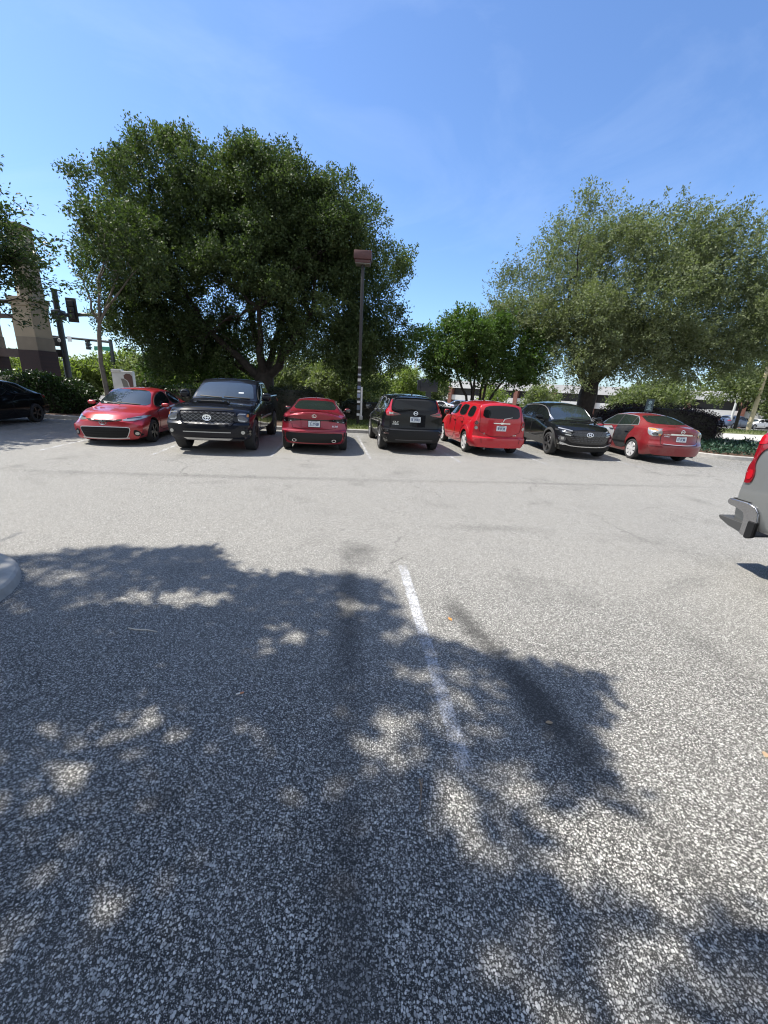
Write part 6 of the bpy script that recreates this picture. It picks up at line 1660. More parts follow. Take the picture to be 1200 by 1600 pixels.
def signal_head(parent, p, rz=0, s=1.0, back=True, name='signal_head'):
    bm = bmesh.new()
    m = Matrix.Translation(Vector(p)) @ Matrix.Rotation(rz, 4, 'Z') @ Matrix.Scale(s, 4)
    if back: bm_box(bm, -.30, .30, -.02, .02, -.72, .72, .01, m)
    for z in (-.36, 0, .36):
        bm_box(bm, -.16, .16, -.22, .18, z - .17, z + .17, .02, m)
        # visor pointing away from us
        pts = [m @ Vector((.14 * math.cos(t), .2, z + .14 * math.sin(t))) for t in np.linspace(0, 2 * math.pi, 13)[:-1]]
        pt2 = [m @ Vector((.14 * math.cos(t), .42, z + .14 * math.sin(t))) for t in np.linspace(0, 2 * math.pi, 13)[:-1]]
        va = [bm.verts.new(q) for q in pts]; vb = [bm.verts.new(q) for q in pt2]
        for k in range(7): bm.faces.new((va[k], va[k + 1], vb[k + 1], vb[k]))
    return bm_obj(name, bm, M_sigblack, parent, True, 30)

def near_signal():
    x, y = -20.3, 26.0
    root = empty('traffic_signal', (x, y, 0)); tag(root, 'traffic signal on thick dark mast with horizontal arm beside the stone gateway', 'traffic light')
    bm = bmesh.new()
    bm_tube(bm, [(0, 0, -.2), (.0, 0, 3), (.02, 0, 6.35)], [.19, .17, .15], 14); bm_tube(bm, [(.02, 0, 6.33), (.02, 0, 6.42)], [.18, .17], 14)
    bm_obj('mast', bm, M_dkmetal, root)
    bm = bmesh.new(); bm_tube(bm, [(.05, 0, 5.0), (1.5, 0, 5.1), (3.6, 0, 5.2)], [.12, .10, .085], 10); bm_box(bm, -.24, .34, -.24, .24, 4.75, 5.28, .04)
    bm_obj('mast_arm', bm, M_dkmetal, root)
    signal_head(root, (1.05, -.18, 5.3), .25, .92); signal_head(root, (3.25, -.18, 5.15), .1, .8)
    bm = bmesh.new(); bm_box(bm, -.55, -.05, -.25, .2, 3.25, 3.72, .03); o = bm_obj('pedestrian_signal', bm, M_dkmetal, root)
    bm = bmesh.new(); bm_lathe(bm, [(0, .11), (.06, .10), (.07, .01)], 16, 'z'); 
    for v in bm.verts: v.co = Vector((v.co.x - .0, -.26 - v.co.z * .4, v.co.y + 3.58))
    bm_obj('camera_dome', bm, M_white_sign, o)
    bm = bmesh.new(); bm_box(bm, -.75, .05, -.25, .2, 2.62, 3.05, .03); bm_obj('pedestrian_signal', bm, M_sigblack, root)

def far_signal():
    root = empty('traffic_signal', (-45, 45, gz(-45, 45))); tag(root, 'distant mast arm with three traffic lights and a white left arrow sign', 'traffic light')
    z = 5.55 - gz(0, 45)
    bm = bmesh.new(); bm_tube(bm, [(5.1, 0, z - .12), (15, 0, z - .55)], [.09, .13], 8); bm_obj('mast_arm', bm, M_dkmetal, root)
    bm = bmesh.new(); bm_tube(bm, [(15, 0, -.3), (15, 0, z - .3)], [.22, .18], 10); bm_obj('mast', bm, M_dkmetal, root)
    for dx in (5.4, 8.85, 12.7): signal_head(root, (dx, -.2, z - .55 - dx * .03), 0, .95, False)
    bm = bmesh.new(); bm_box(bm, 6.7, 7.75, -.25, -.2, z - .72, z + .28, .02); sg = bm_obj('turn_sign', bm, M_white_sign, root, False)
    bm = bmesh.new()
    def q(pts):
        vs = [bm.verts.new((7.22 + a, -.262, z - .2 + b)) for a, b in pts]; bm.faces.new(vs)
    q([(.12, -.32), (.22, -.32), (.22, .0), (.12, .0)]); q([(.22, 0), (.22, .06), (.15, .14), (.06, .16), (-.1, .16), (-.1, .07), (.06, .07), (.12, 0)]); q([(-.10, .0), (-.10, .24), (-.30, .115)])
    bm_obj('arrow', bm, M_sigblack, sg, False)
    bm = bmesh.new(); bm_box(bm, 10.6, 11.05, -.25, -.2, z - .75, z - .2, .02); bm_obj('sign_plate', bm, M_white_sign, root, False)
    bm = bmesh.new(); bm_box(bm, 13.3, 15.0, -.22, -.18, z - 1.45, z - 1.05, .01); bm_obj('street_name_sign', bm, M_green_sign, root, False)

def street_name_sign():
    root = empty('street_name_sign', (-16.0, 27.0, 0)); tag(root, 'green street name sign on thin pole partly behind the young tree', 'sign')
    bm = bmesh.new(); bm_tube(bm, [(0, 0, -.2), (0, 0, 5.15)], .045, 8); bm_obj('pole', bm, M_dkmetal, root)
    bm = bmesh.new(); bm_box(bm, -.1, 1.1, -.03, -.01, 4.72, 5.1, .01); bl = bm_obj('sign_blade', bm, M_green_sign, root, False)
    bm = bmesh.new()
    for k, w in enumerate((.12, .10, .16, .08, .14, .10)):
        x = .02 + k * .165; bm_box(bm, x, x + w * .25, -.034, -.031, 4.82, 5.0); bm_box(bm, x, x + w, -.034, -.031, 4.96, 5.0)
    bm_obj('lettering', bm, M_white_sign, bl, False)

def gateway():
    """the stucco and brick arcade at far left"""
    root = empty('stone_gateway', (-20.6, 24.4, 0), R(-6)); tag(root, 'tall beige stucco gateway tower on dark brick base with brown cross beams', 'gateway')
    M_st = mat('tan_stucco', (.27, .225, .16), .9, bump=(60, .2, .01), vary=(1.5, .10)); M_st2 = mat('grey_stucco', (.17, .145, .11), .9, bump=(60, .2, .01), vary=(1.5, .1))
    M_beam = mat('brown_beam', (.05, .032, .028), .7, vary=(3, .2)); M_br = brick()
    def col(x, w, top, parent, zmid=5.6, shaft=True):
        h = w / 2
        bm = bmesh.new(); bm_box(bm, x - h, x + h, -.6, .6, -.2, 2.85); bm_obj('brick_base', bm, M_br, parent, False)
        bm = bmesh.new()
        bm_box(bm, x - h + .03, x + h - .03, -.57, .57, 2.85, 3.55); bm_obj('plinth', bm, M_st2, parent, False)
        bm = bmesh.new(); bm_box(bm, x - h + .06, x + h - .06, -.54, .54, 3.55, zmid - .45)
        bm_box(bm, x - h - .0, x + h + .0, -.6, .6, zmid - .45, zmid - .25, .02); bm_box(bm, x - h - .05, x + h + .05, -.66, .66, zmid - .25, zmid, .03)
        bm_obj('column', bm, M_st, parent, False)
        if shaft:
            bm = bmesh.new(); w2 = h * .72
            # three-sided shaft with a prow
            pr = [(-w2, -.25), (.12, -.62), (w2, -.2), (w2, .5), (-w2, .5)]
            a = [bm.verts.new((x + .1 + p[0], p[1], zmid)) for p in pr]; b = [bm.verts.new((x + .12 + p[0] * .94, p[1] * .94, top)) for p in pr]
            for i in range(5): bm.faces.new((a[i], a[(i + 1) % 5], b[(i + 1) % 5], b[i]))
            bm.faces.new(b); bm_box(bm, x - w2 + .0, x + w2 + .22, -.52, .52, top - .0, top + .1, .02)
            bm_obj('shaft', bm, M_st, parent, False)
    col(0, 1.28, 9.0, root)
    col(-3.3, 1.3, 0, root, 5.0, False)
    bm = bmesh.new()
    bm_box(bm, -8, -.72, -.25, .25, 5.32, 5.46); bm_box(bm, -8, -.72, -.3, .3, 4.55, 4.72); bm_box(bm, -8, -.72, -.3, .3, 2.45, 2.90)
    bm_obj('cross_beam', bm, M_beam, root, False)
    bm = bmesh.new(); bm_box(bm, -.95, -.63, -.3, .3, 2.9, 4.55); bm_obj('pilaster', bm, M_st, root, False)

def brick():
    if 'dark_brick' in MAT: return MAT['dark_brick']
    m = bpy.data.materials.new('dark_brick'); m.use_nodes = True
    nt = m.node_tree; b = nt.nodes['Principled BSDF']; tc = N(nt, 'ShaderNodeTexCoord')
    mp = N(nt, 'ShaderNodeMapping'); mp.inputs['Rotation'].default_value = (R(90), 0, 0); nt.links.new(tc.outputs['Object'], mp.inputs[0])
    br = N(nt, 'ShaderNodeTexBrick'); br.inputs['Scale'].default_value = 4.5; br.inputs['Color1'].default_value = (.03, .014, .014, 1); br.inputs['Color2'].default_value = (.02, .011, .012, 1); br.inputs['Mortar'].default_value = (.035, .03, .028, 1); br.inputs['Mortar Size'].default_value = .012
    nt.links.new(mp.outputs[0], br.inputs['Vector']); nt.links.new(br.outputs['Color'], b.inputs['Base Color']); b.inputs['Roughness'].default_value = .85
    MAT['dark_brick'] = m
    return m

def box_sign():
    root = empty('monument_sign', (-16.45, 25.5, 0), R(8)); tag(root, 'small white monument sign with rounded brown emblem seen over the hedge', 'sign')
    bm = bmesh.new(); bm_box(bm, -.62, .55, -.2, .2, 0, 2.0, .04); bm_box(bm, -.62, -.1, -.24, .24, 1.9, 2.08, .02); bm_obj('panel', bm, mat('white_stucco', (.62, .61, .59), .8, vary=(2, .1)), root)
    bm = bmesh.new()
    pts = [(.55, 1.02), (.55, 1.7), (.42, 1.84), (.22, 1.86), (.06, 1.74), (.08, 1.56), (.24, 1.46), (.32, 1.3), (.34, 1.02)]
    a = [bm.verts.new((x, -.215, z)) for x, z in pts]; b = [bm.verts.new((x, -.19, z)) for x, z in pts]
    bm.faces.new(a); bm.faces.new(b[::-1])
    for i in range(len(pts)): bm.faces.new((a[i], b[i], b[(i + 1) % len(pts)], a[(i + 1) % len(pts)]))
    bm_obj('emblem', bm, mat('brown_emblem', (.12, .06, .05), .6), root, False)
    bm = bmesh.new(); pts = [(-.12, 1.55), (.04, 1.55), (.22, 1.4), (.30, 1.02), (-.02, 1.02)]
    a = [bm.verts.new((x, -.205, z)) for x, z in pts]; bm.faces.new(a); bm_obj('recess', bm, mat('grey_recess', (.2, .19, .17), .8), root, False)

def board_sign():
    root = empty('pylon_sign', (2.75, 30, gz(0, 30))); tag(root, 'dark blank sign board on a short thick post behind the black SUV', 'sign')
    bm = bmesh.new(); bm_box(bm, -.62, .62, -.15, .15, 1.78, 2.65, .03); bm_box(bm, -.85, -.62, -.1, .1, 1.86, 2.55, .02); bm_obj('sign_board', bm, mat('dark_board', (.02, .024, .032), .5), root)
    bm = bmesh.new(); bm_box(bm, -.2, .2, -.12, .12, -.3, 1.8, .02); bm_obj('post', bm, M_dkmetal, root)

def parking_sign():
    root = empty('parking_sign', (11.12, 17.75, .1)); tag(root, 'small dark green notice on a post behind the patched red sedan', 'sign')
    bm = bmesh.new(); bm_tube(bm, [(0, 0, -.1), (0, 0, 1.78)], .025, 8); bm_obj('post', bm, M_dkmetal, root)
    bm = bmesh.new(); bm_box(bm, -.17, .17, -.045, -.03, 1.34, 1.86, .006); bl = bm_obj('sign_plate', bm, mat('teal_sign', (.025, .05, .06), .4), root, False)
    bm = bmesh.new()
    ring = [(.075 * math.cos(t), .075 * math.sin(t)) for t in np.linspace(0, 2 * math.pi, 17)[:-1]]
    for i in range(16):
        a, b = ring[i], ring[(i + 1) % 16]
        bm.faces.new([bm.verts.new((p[0] * k, -.048, 1.72 + p[1] * k)) for p, k in ((a, 1), (b, 1), (b, .72), (a, .72))])
    bm_box(bm, -.03, -.012, -.048, -.046, 1.68, 1.76); bm_box(bm, -.012, .03, -.048, -.046, 1.735, 1.76); bm_box(bm, .02, .035, -.048, -.046, 1.71, 1.745); bm_box(bm, -.012, .03, -.048, -.046, 1.705, 1.72)
    for z, w in ((1.58, .05), (1.53, .09), (1.48, .06), (1.42, .1)): bm_box(bm, -w, w, -.048, -.046, z - .012, z + .012)
    bm_obj('lettering', bm, mat('pale_teal', (.35, .5, .52), .5), bl, False)

def garage():
    root = empty('parking_garage', (0, 0, 0)); tag(root, 'long white two level parking garage with red brick piers behind the trees', 'building')
    A_, B_ = np.array([7.0, 92.0]), np.array([60.0, 60.0])
    d = (B_ - A_); L = np.linalg.norm(d); d = d / L; ang = math.atan2(d[1], d[0])
    M_w = mat('white_concrete_band', (.62, .61, .59), .8, vary=(.6, .12)); M_p = mat('red_brick_pier', (.22, .095, .07), .85, vary=(4, .2)); M_d = mat('garage_interior', (.05, .05, .05), .9)
    T = Matrix.Translation((A_[0], A_[1], -2.2)) @ Matrix.Rotation(ang, 4, 'Z')
    def part(name, boxes, m):
        bm = bmesh.new()
        for b in boxes: bm_box(bm, *b, 0, T)
        return bm_obj(name, bm, m, root, False)
    part('wall', [(0, L, 1.0, 16, -.5, 6.0)], M_d)
    part('parapet', [(-.4, L + .4, -.3, 1.2, 4.9, 6.3)], M_w)
    part('floor_band', [(-.4, L + .4, -.25, 1.2, 2.5, 3.5)], M_w)
    part('base_wall', [(-.4, L + .4, -.2, 1.2, -.8, .9)], M_w)
    for k in range(10):
        x = k * L / 9
        part('brick_pier', [(x - .36, x + .36, -.55, 1.3, -.8, 5.0)], M_p)
    bm = bmesh.new()
    c = T @ Vector((43.6, -.62, 4.35)); 
    ring = [bm.verts.new(c + T.to_3x3() @ Vector((1.25 * math.cos(t), 0, 1.05 * math.sin(t)))) for t in np.linspace(0, 2 * math.pi, 25)[:-1]]
    r2 = [bm.verts.new(v.co + T.to_3x3() @ Vector((0, .25, 0))) for v in ring]
    bm.faces.new(ring)
    for i in range(24): bm.faces.new((ring[i], r2[i], r2[(i + 1) % 24], ring[(i + 1) % 24]))
    bm_obj('round_sign', bm, mat('white_round_sign', (.75, .75, .75), .6), root, False)
    for k in range(9):
        x = (k + .5) * L / 9
        part('light_strip', [(x - 2, x + 2, .6, .8, 2.2, 2.4)], M_w) if k % 3 == 0 else None

def far_building():
    root = empty('low_building', (66, 72, gz(0, 72))); tag(root, 'low dark building with pale canopy fascia and brown column behind the far cars', 'building')
    bm = bmesh.new(); bm_box(bm, -14, 16, 0, 12, -1, 4.2); bm_obj('wall', bm, mat('brown_wall', (.10, .075, .06), .8, vary=(.8, .2)), root, False)
    bm = bmesh.new(); bm_box(bm, -15, 17, -3.2, 12.5, 3.9, 5.0); bm_obj('roof', bm, mat('pale_fascia', (.42, .44, .45), .7), root, False)
    for x in (-12.5, -3.5, 6.5): 
        bm = bmesh.new(); bm_box(bm, x - .9, x + .9, -3.0, -1.6, -1, 3.9); bm_obj('column', bm, mat('brown_brick_column', (.16, .085, .065), .85), root, False)
    for x in (-9, -6, 1, 11):
        bm = bmesh.new(); bm_box(bm, x - 1.1, x + 1.1, -.06, 0, .4, 2.8); bm_obj('window', bm, M_glass, root, False)

def pole(name, label, p, h, r, material, cat='pole', arm=None, group=None):
    root = empty(name, p); tag(root, label, cat, group)
    bm = bmesh.new(); bm_tube(bm, [(0, 0, -.3), (0, 0, h)], [r * 1.1, r * .8], 10); bm_obj('shaft', bm, material, root)
    bm = bmesh.new()
    if arm == 'lamp': bm_box(bm, -.1, .9, -.15, .15, h - .02, h + .13, .03); bm_obj('lamp_head', bm, M_dkmetal, root)
    elif arm == 'cap': bm_tube(bm, [(0, 0, h), (0, 0, h + .12)], [r * 1.1, r * .4], 10); bm_tube(bm, [(0, 0, h - .25), (.6, 0, h - .05)], [.04, .03], 6); bm_obj('cap', bm, material, root)
    else: bm_tube(bm, [(0, 0, h), (0, 0, h + .05)], [r * .9, r * .5], 10); bm_obj('cap', bm, material, root)
    return root

G_TWIG = (-1.746, 2.517, 0); G_BUTT = (-0.812, 1.945, 0); G_NEEDLE = (0.246, 1.384, 0)
G_LEAF1 = (0.598, 2.889, 0); G_LEAF2 = (1.027, 1.847, 0); G_LEAF3 = (2.158, 1.706, 0); G_LEAF4 = (-2.95, 2.60, 0)

def debris():
    M_twig = mat('bleached_twig', (.55, .52, .46), .8); M_needle = mat('dry_needle', (.28, .19, .12), .8)
    M_leafo = mat('orange_leaf', (.55, .22, .04), .7); M_leaft = mat('tan_leaf', (.38, .27, .16), .8); M_paper = mat('cigarette_paper', (.75, .73, .7), .8); M_filter = mat('cigarette_filter', (.55, .25, .14), .8)
    o = None
    bm = bmesh.new(); bm_tube(bm, [(-.11, .012, .006), (-.04, -.002, .007), (.03, .004, .006), (.115, -.012, .005)], [.0045, .005, .0045, .003], 6)
    o = bm_obj('twig', bm, M_twig); o.location = G_TWIG; tag(o, 'bleached white twig lying on the shaded asphalt at left', 'twig')
    root = empty('cigarette_butt', G_BUTT, .45 + math.pi); tag(root, 'cigarette butt with orange filter on the shaded asphalt', 'cigarette butt')
    bm = bmesh.new(); bm_tube(bm, [(0, 0, .005), (.022, 0, .005)], .005, 10); bm_obj('paper', bm, M_paper, root)
    bm = bmesh.new(); bm_tube(bm, [(-.022, 0, .005), (0, 0, .005)], .0051, 10); bm_obj('filter', bm, M_filter, root)
    bm = bmesh.new()
    for pts in ([(0, .075, .004), (.004, .03, .006), (-.004, -.03, .005), (-.012, -.08, .004)], [(.012, .075, .004), (.006, .03, .006), (-.002, -.02, .006)], [(-.006, .07, .003), (.0, .04, .005), (0, 0, .005)]): bm_tube(bm, pts, .0022, 5)
    o = bm_obj('pine_needles', bm, M_needle); o.location = G_NEEDLE; tag(o, 'brown pine needle bundle beside the end of the white line', 'pine needles')
    def leaf(loc, rz, s, m, label):
        pts = [(0, -.5), (.18, -.3), (.27, 0), (.2, .28), (0, .5), (-.2, .28), (-.27, 0), (-.18, -.3)]
        V = [(x * s, y * s, .004 + .12 * s * x * x * 8 + .03 * s) for x, y in pts] + [(0, 0, .004)]
        F = [(i, (i + 1) % 8, 8) for i in range(8)]
        o = obj('fallen_leaf', V, F, m, None, True, None); o.location = loc; o.rotation_euler = (0, 0, rz); tag(o, label, 'leaf', 'fallen leaves on the asphalt')
    leaf(G_LEAF1, .4, .05, M_leafo, 'small orange leaf on sunlit asphalt just right of the white line'); leaf(G_LEAF2, 1.6, .045, M_leaft, 'tan dry leaf lying in the shade near the dark stain')
    leaf(G_LEAF3, -.6, .05, M_leaft, 'dry leaf on sunlit asphalt at the right edge'); leaf(G_LEAF4, 1.9, .07, mat('straw_leaf', (.5, .45, .3), .8), 'pale straw coloured leaf lying at the foot of the near island kerb')

def background_trees():
    G = 'background trees beyond the lot'
    T = lambda x, y: (x, y, gz(x, y))
    spec = [
        # label, x, y, crown lobes, material, leaves, leaf size
        ('sunlit shrubby tree under the stone gateway cross beam', -37, 44, [((0, 0, 3.4), (3.6, 3, 2.2)), ((2.5, 0, 2.6), (2.6, 2.5, 1.7))], L_far, 420, .32),
        ('bright yellow green tree just right of the thick signal mast', -30.5, 47, [((0, 0, 4.2), (3.6, 3, 2.6)), ((-2.6, 0, 3.0), (2.4, 2.5, 2.0)), ((2.4, 0, 3.2), (2.6, 2.5, 2.0))], L_far, 600, .32),
        ('rounded light green tree left of the bare forked trunk', -26.0, 46, [((0, 0, 3.9), (2.6, 3, 2.3)), ((1.8, 0, 2.6), (2.4, 2.5, 1.7))], L_far2, 420, .32),
        ('light green tree behind the white monument sign', -21.5, 45, [((0, 0, 3.4), (2.8, 3, 2.2)), ((2.4, 0, 2.7), (2.4, 2.5, 1.7))], L_far, 460, .32),
        ('shadowy green tree far behind the black pickup roof', -15.5, 41, [((0, 0, 3.2), (3.2, 3, 2.2)), ((2.6, 0, 2.6), (2.2, 2.4, 1.7))], L_far2, 460, .30),
        ('round dull green tree right of the big oak trunk', -9.9, 39, [((0, 0, 3.0), (1.9, 2.2, 1.7)), ((-1.2, 0, 2.2), (1.5, 2, 1.2))], L_far2, 420, .26),
        ('yellow green tree between the oak trunk and the grey green tree', -7.2, 43, [((0, 0, 3.4), (1.9, 2.2, 1.8)), ((.8, 0, 2.2), (1.6, 2, 1.2))], L_far, 380, .28),
        ('grey green spreading tree behind the deep red sedan', -4.6, 38, [((0, 0, 3.0), (2.0, 2, 1.5)), ((1.6, 0, 2.5), (1.6, 2, 1.2)), ((-1.4, 0, 2.4), (1.4, 2, 1.1))], L_far2, 520, .24),
        ('bright green tree behind the lower lamp post', -2.0, 44, [((0, 0, 2.6), (1.6, 2, 1.5)), ((1.1, 0, 1.9), (1.2, 2, 1.0))], L_far, 320, .26),
        ('small tree left of the dark sign board', 1.2, 47, [((0, 0, 3.0), (1.6, 2, 1.5)), ((1.2, 0, 2.2), (1.2, 2, 1.1))], L_far, 300, .26),
        ('small round tree right of the dark sign board', 5.4, 52, [((0, 0, 2.6), (1.5, 2, 1.5))], L_far2, 260, .26),
        ('green tree right of the paler oak trunk', 22.4, 38, [((0, 0, 1.9), (1.5, 2, 1.1)), ((1.8, 0, 2.3), (1.6, 2, 1.2))], L_far2, 420, .24),
        ('small leafy shrub tree glimpsed between the thin trunks of the small tree', 9.4, 38, [((0, 0, 1.5), (1.0, 1.2, .8))], L_far, 110, .2),
        ('low green tree left of the paler oak trunk', 14.6, 40, [((0, 0, 1.8), (1.5, 1.4, .9))], L_far2, 150, .22),
        ('pale green tree above the purple hedge', 27.0, 41, [((0, 0, 2.9), (2.2, 2.0, 1.4)), ((-2.0, 0, 2.2), (1.4, 1.8, 1.0))], L_far2, 300, .26),
        ('wide pale green tree with visible limbs at far right beside the tan pole', 36.4, 43, [((.4, 0, 5.6), (3.0, 2.6, 1.9)), ((4.4, 0, 6.2), (3.4, 2.6, 1.9)), ((7.6, 0, 5.0), (3.0, 2.6, 1.7)), ((-1.8, 0, 4.2), (2.4, 2.4, 1.5)), ((4.0, 0, 4.1), (2.6, 2.2, 1.0))], L_far2, 900, .26),
        ('dark green tree behind the parked cars at the far right edge', 57, 60, [((0, 0, 4.6), (5.0, 3, 2.6)), ((5, 0, 4.0), (4, 3, 2.3))], L_far2, 420, .4),
        ('round tree behind the low dark building', 78, 92, [((0, 0, 6.0), (7, 4, 4)), ((-8, 0, 4.5), (5, 4, 3))], L_far2, 420, .55),
    ]
    for k, (lab, x, y, lobes, m, n, lf) in enumerate(spec):
        if x < -13: lobes = [((c[0], c[1], c[2] * .62), (r[0], r[1], r[2] * .66)) for c, r in lobes]
        elif x < 0: lobes = [((c[0], c[1], c[2] * .85), (r[0], r[1], r[2] * .85)) for c, r in lobes]
        bushy('background_tree', lab, T(x, y), lobes, m, 100 + k, n, 24, lf, G, 'tree', 1.2 if y < 42 else 1.6, .4, .55, .8, .24, .16 if lf < .3 else .22)
    bushy('understory_tree', 'dark leafy small tree behind the bare forked trunk and the hedge', (-10.9, 24.2, 0), [((0, 0, 3.4), (2.4, 1.8, 1.4)), ((-1.6, 0, 2.2), (1.6, 1.6, 1.2)), ((1.8, 0, 2.3), (1.8, 1.6, 1.1))], L_myrtle, 140, 620, 26, .17, None, 'tree', 1.3, .35, .55, .6, .16, .12)
    # far wooded skyline that reads as one mass
    g = np.random.default_rng(150); n = 26000
    a = g.uniform(R(-62), R(64), n); r = g.uniform(118, 135, n)
    top = 5.0 + 1.8 * np.sin(a * 23) + 1.4 * np.sin(a * 51 + 1) + .8 * np.sin(a * 117)
    top = np.where(a < R(-5), top * .62, top)
    top = np.where(a > R(-5), top * .55 - .6, top)
    P = np.column_stack([np.sin(a) * r, np.cos(a) * r, -3.4 + (top + 3.4) * g.uniform(0, 1, n) ** .7])
    o = leaves_mesh('woodland', P, g.normal(size=(n, 3)), g.uniform(1.0, 2.2, n), .7, L_far2, None, None, .5, g); o['kind'] = 'stuff'; tag(o, 'distant belt of trees along the horizon', 'woodland')

def ground_cover():
    g = np.random.default_rng(160); n = 9000
    poly = [(11.8, 14.9), (13.4, 14.5), (14.6, 15.2), (16.6, 18.0), (17.8, 20.2), (15.6, 19.0), (12.0, 17.2)]
    Q = np.column_stack([g.uniform(11.6, 18, n), g.uniform(14.3, 20.4, n), np.zeros(n)]); Q = Q[in_poly(Q, poly)]
    hgt = .22 + .12 * np.sin(Q[:, 0] * 4.2) * np.sin(Q[:, 1] * 3.7 + 1) + .06 * np.sin(Q[:, 0] * 9)
    Q[:, 2] = .11 + hgt * g.uniform(.2, 1.0, len(Q))
    D = unit(g.normal(size=Q.shape) * .8 + np.array([0, 0, .55]))
    o = leaves_mesh('ground_cover', Q, D, g.uniform(.07, .16, len(Q)), .4, L_cover, None, None, .5, g); o['kind'] = 'stuff'; tag(o, 'low blue green juniper mat inside the right end kerb', 'ground cover')

def build():
    setting()
    corolla(); tundra(); lexus(); crv(); hhr(); tucson(); altima(); silverado()
    P_dark = paint('near_black_paint', (.004, .004, .005), .0, dirt=.0, spec=.03, coat_ior=1.25)
    plain_sedan('dark_sedan', (-13.3, 13.0, 0), R(188), P_dark, 'black sedan in deep shade at the left edge', None, True)
    G = 'cars in the far lot'
    P_blue = paint('slate_blue_paint', (.05, .075, .13), .3); P_white = paint('white_paint', (.7, .7, .7), .0, dirt=.08); P_gr = paint('mid_grey_paint', (.2, .2, .21), .4)
    y0 = 57
    plain_sedan('far_wagon', (48.2, y0, gz(48, y0)), R(-78), P_blue, 'slate blue far parked car in front of the low building', G, wagon=True)
    plain_sedan('far_sedan', (43.8, y0 + 3, gz(43, y0 + 3)), R(-70), P_white, 'white far parked car just left of the slate blue one', G)
    plain_sedan('far_sedan', (53.0, y0 + 2, gz(53, y0 + 2)), R(100), P_white, 'white far parked car right of the slate blue one by the tan pole', G)
    plain_sedan('far_wagon', (58.0, y0 + 1, gz(58, y0)), R(95), P_white, 'white far parked wagon nearest the right edge', G, wagon=True)
    plain_sedan('far_sedan', (5.6, 50, gz(5, 50)), R(80), P_white, 'pale far parked car glimpsed between the black SUV and the red wagon', G)
    plain_sedan('far_wagon', (8.8, 53, gz(8, 53)), R(85), P_gr, 'grey far parked car glimpsed behind the red wagon nose', G, wagon=True)
    big_oak(); right_oak(); multi_trunk_tree(); sapling(); edge_tree(); shade_tree()
    GH = 'clipped hedges in the planting bed'
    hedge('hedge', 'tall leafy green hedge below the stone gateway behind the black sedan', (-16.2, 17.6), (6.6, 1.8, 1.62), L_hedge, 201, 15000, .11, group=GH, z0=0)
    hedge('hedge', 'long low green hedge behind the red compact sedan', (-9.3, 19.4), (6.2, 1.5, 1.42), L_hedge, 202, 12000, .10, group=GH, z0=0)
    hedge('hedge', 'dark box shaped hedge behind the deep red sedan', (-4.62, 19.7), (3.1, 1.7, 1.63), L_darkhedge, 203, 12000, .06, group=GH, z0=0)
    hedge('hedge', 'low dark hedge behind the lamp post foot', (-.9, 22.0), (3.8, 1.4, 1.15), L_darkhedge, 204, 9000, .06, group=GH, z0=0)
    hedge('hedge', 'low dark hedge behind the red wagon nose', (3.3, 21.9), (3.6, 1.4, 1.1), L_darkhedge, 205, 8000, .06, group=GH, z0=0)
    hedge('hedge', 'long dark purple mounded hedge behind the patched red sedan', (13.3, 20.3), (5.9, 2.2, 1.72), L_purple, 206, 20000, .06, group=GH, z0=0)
    background_trees(); ground_cover()
    lamp_post(); near_signal(); far_signal(); street_name_sign(); gateway(); box_sign(); board_sign(); parking_sign(); garage(); far_building()
    M_tan = mat('tan_wood_pole', (.42, .36, .24), .8, vary=(3, .15)); M_pale = mat('pale_pole', (.5, .5, .47), .6)
    pole('utility_pole', 'tall tan pole at the lawn edge at far right', (36.1, 41, gz(36, 41)), 6.0, .2, M_tan, arm='cap')
    pole('sign_post', 'short pale post between the tan pole and the low building', (46.6, 56, gz(46, 56)), 3.6, .16, M_pale)
    GP = 'slender light poles beyond the lot'
    pole('light_pole', 'pale slender light pole left of the dark sign board', (3.05, 54, gz(3, 54)), 7.0, .12, M_pale, 'light pole', 'lamp', GP)
    pole('light_pole', 'thin far light pole almost touching the dark sign board', (6.6, 62, gz(6, 62)), 8.0, .10, M_pale, 'light pole', 'lamp', GP)
    pole('light_pole', 'pale light pole between the sign board and the red wagon', (7.6, 58, gz(7, 58)), 5.2, .12, M_pale, 'light pole', 'lamp', GP)
    pole('light_pole', 'thin dark light pole under the left side of the big oak', (-13.4, 30, gz(-13, 30)), 5.6, .07, M_dkmetal, 'light pole', None, GP)
    debris()

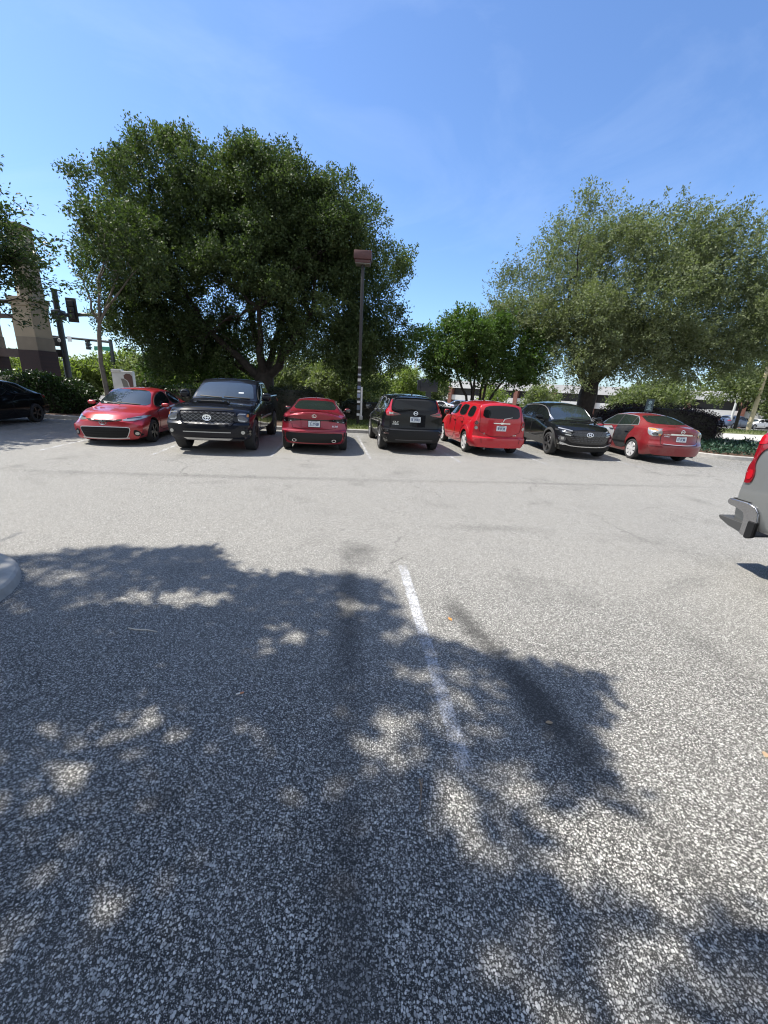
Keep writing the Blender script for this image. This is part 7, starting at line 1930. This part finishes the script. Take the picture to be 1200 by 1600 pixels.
# ------------------------------------------------------------------ light, sky, camera
def world():
    w = bpy.data.worlds.new('World'); scene.world = w; w.use_nodes = True
    nt = w.node_tree; bg = nt.nodes['Background']
    sky = N(nt, 'ShaderNodeTexSky'); sky.sky_type = 'NISHITA'; sky.sun_disc = False
    el = math.asin(SUN[2]); az = math.atan2(SUN[0], SUN[1])
    sky.sun_elevation = el; sky.sun_rotation = az
    sky.altitude = 0; sky.air_density = 1.0; sky.dust_density = .8; sky.ozone_density = 3.0
    tc = N(nt, 'ShaderNodeTexCoord')
    mp = N(nt, 'ShaderNodeMapping'); nt.links.new(tc.outputs['Generated'], mp.inputs[0]); mp.inputs['Scale'].default_value = (1.4, 2.6, 3.4); mp.inputs['Rotation'].default_value = (.2, .5, .5)
    n1 = noise(nt, mp.outputs[0], 1.7, 7, .6, .6)
    f = math_n(nt, 'MULTIPLY', ramp(nt, n1, [(.46, 0.0), (.80, 1.0)]), SKY_CLOUD)
    tint = mixc(nt, 1.0, sky.outputs[0], SKY_TINT, 'MULTIPLY')
    col = mixc(nt, f, tint, (6.5, 7.2, 8.2))
    # unseen white cloud added behind the viewer to brighten and whiten the shade
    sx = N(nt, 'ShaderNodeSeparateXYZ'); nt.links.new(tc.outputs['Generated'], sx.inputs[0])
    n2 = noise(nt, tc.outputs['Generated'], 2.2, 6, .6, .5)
    fill_cloud = ramp(nt, math_n(nt, 'ADD', math_n(nt, 'MULTIPLY', sx.outputs['Y'], -1.0), math_n(nt, 'MULTIPLY', n2, .5)), [(.36, 0.0), (.70, 1.0)])
    col = mixc(nt, math_n(nt, 'MULTIPLY', fill_cloud, .60), col, (5.6, 5.5, 5.3))
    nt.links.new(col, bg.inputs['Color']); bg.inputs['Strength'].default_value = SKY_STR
    sd = bpy.data.lights.new('sun', 'SUN'); sd.energy = SUN_STR; sd.angle = R(.55); sd.color = (1.0, .945, .85)
    so = link(bpy.data.objects.new('sun', sd)); so.location = (-20, 5, 30)
    so.rotation_euler = Vector(SUN).to_track_quat('Z', 'Y').to_euler()

SKY_STR, SUN_STR, EXPOSURE, SKY_CLOUD, SKY_TINT = .126, 5.0, .78, .10, (.74, .89, 1.08)

def camera():
    cd = bpy.data.cameras.new('camera'); co = link(bpy.data.objects.new('camera', cd))
    cd.sensor_fit = 'VERTICAL'; cd.sensor_height = 36; cd.sensor_width = 27; cd.lens = 36 * FPX / 1600
    cd.clip_start = .02; cd.clip_end = 3000
    M = Matrix((_r, _u, -_f)).transposed().to_4x4(); M.translation = (0, 0, CAM_H)
    co.matrix_world = M
    scene.camera = co

world(); camera(); build()
scene.view_settings.view_transform = 'Standard'; scene.view_settings.look = 'None'
scene.view_settings.exposure = EXPOSURE; scene.view_settings.gamma = 1
scene.render.resolution_x, scene.render.resolution_y = 768, 1024
scene.cycles.filter_width = 1.15; scene.cycles.max_bounces = 8; scene.cycles.transparent_max_bounces = 8
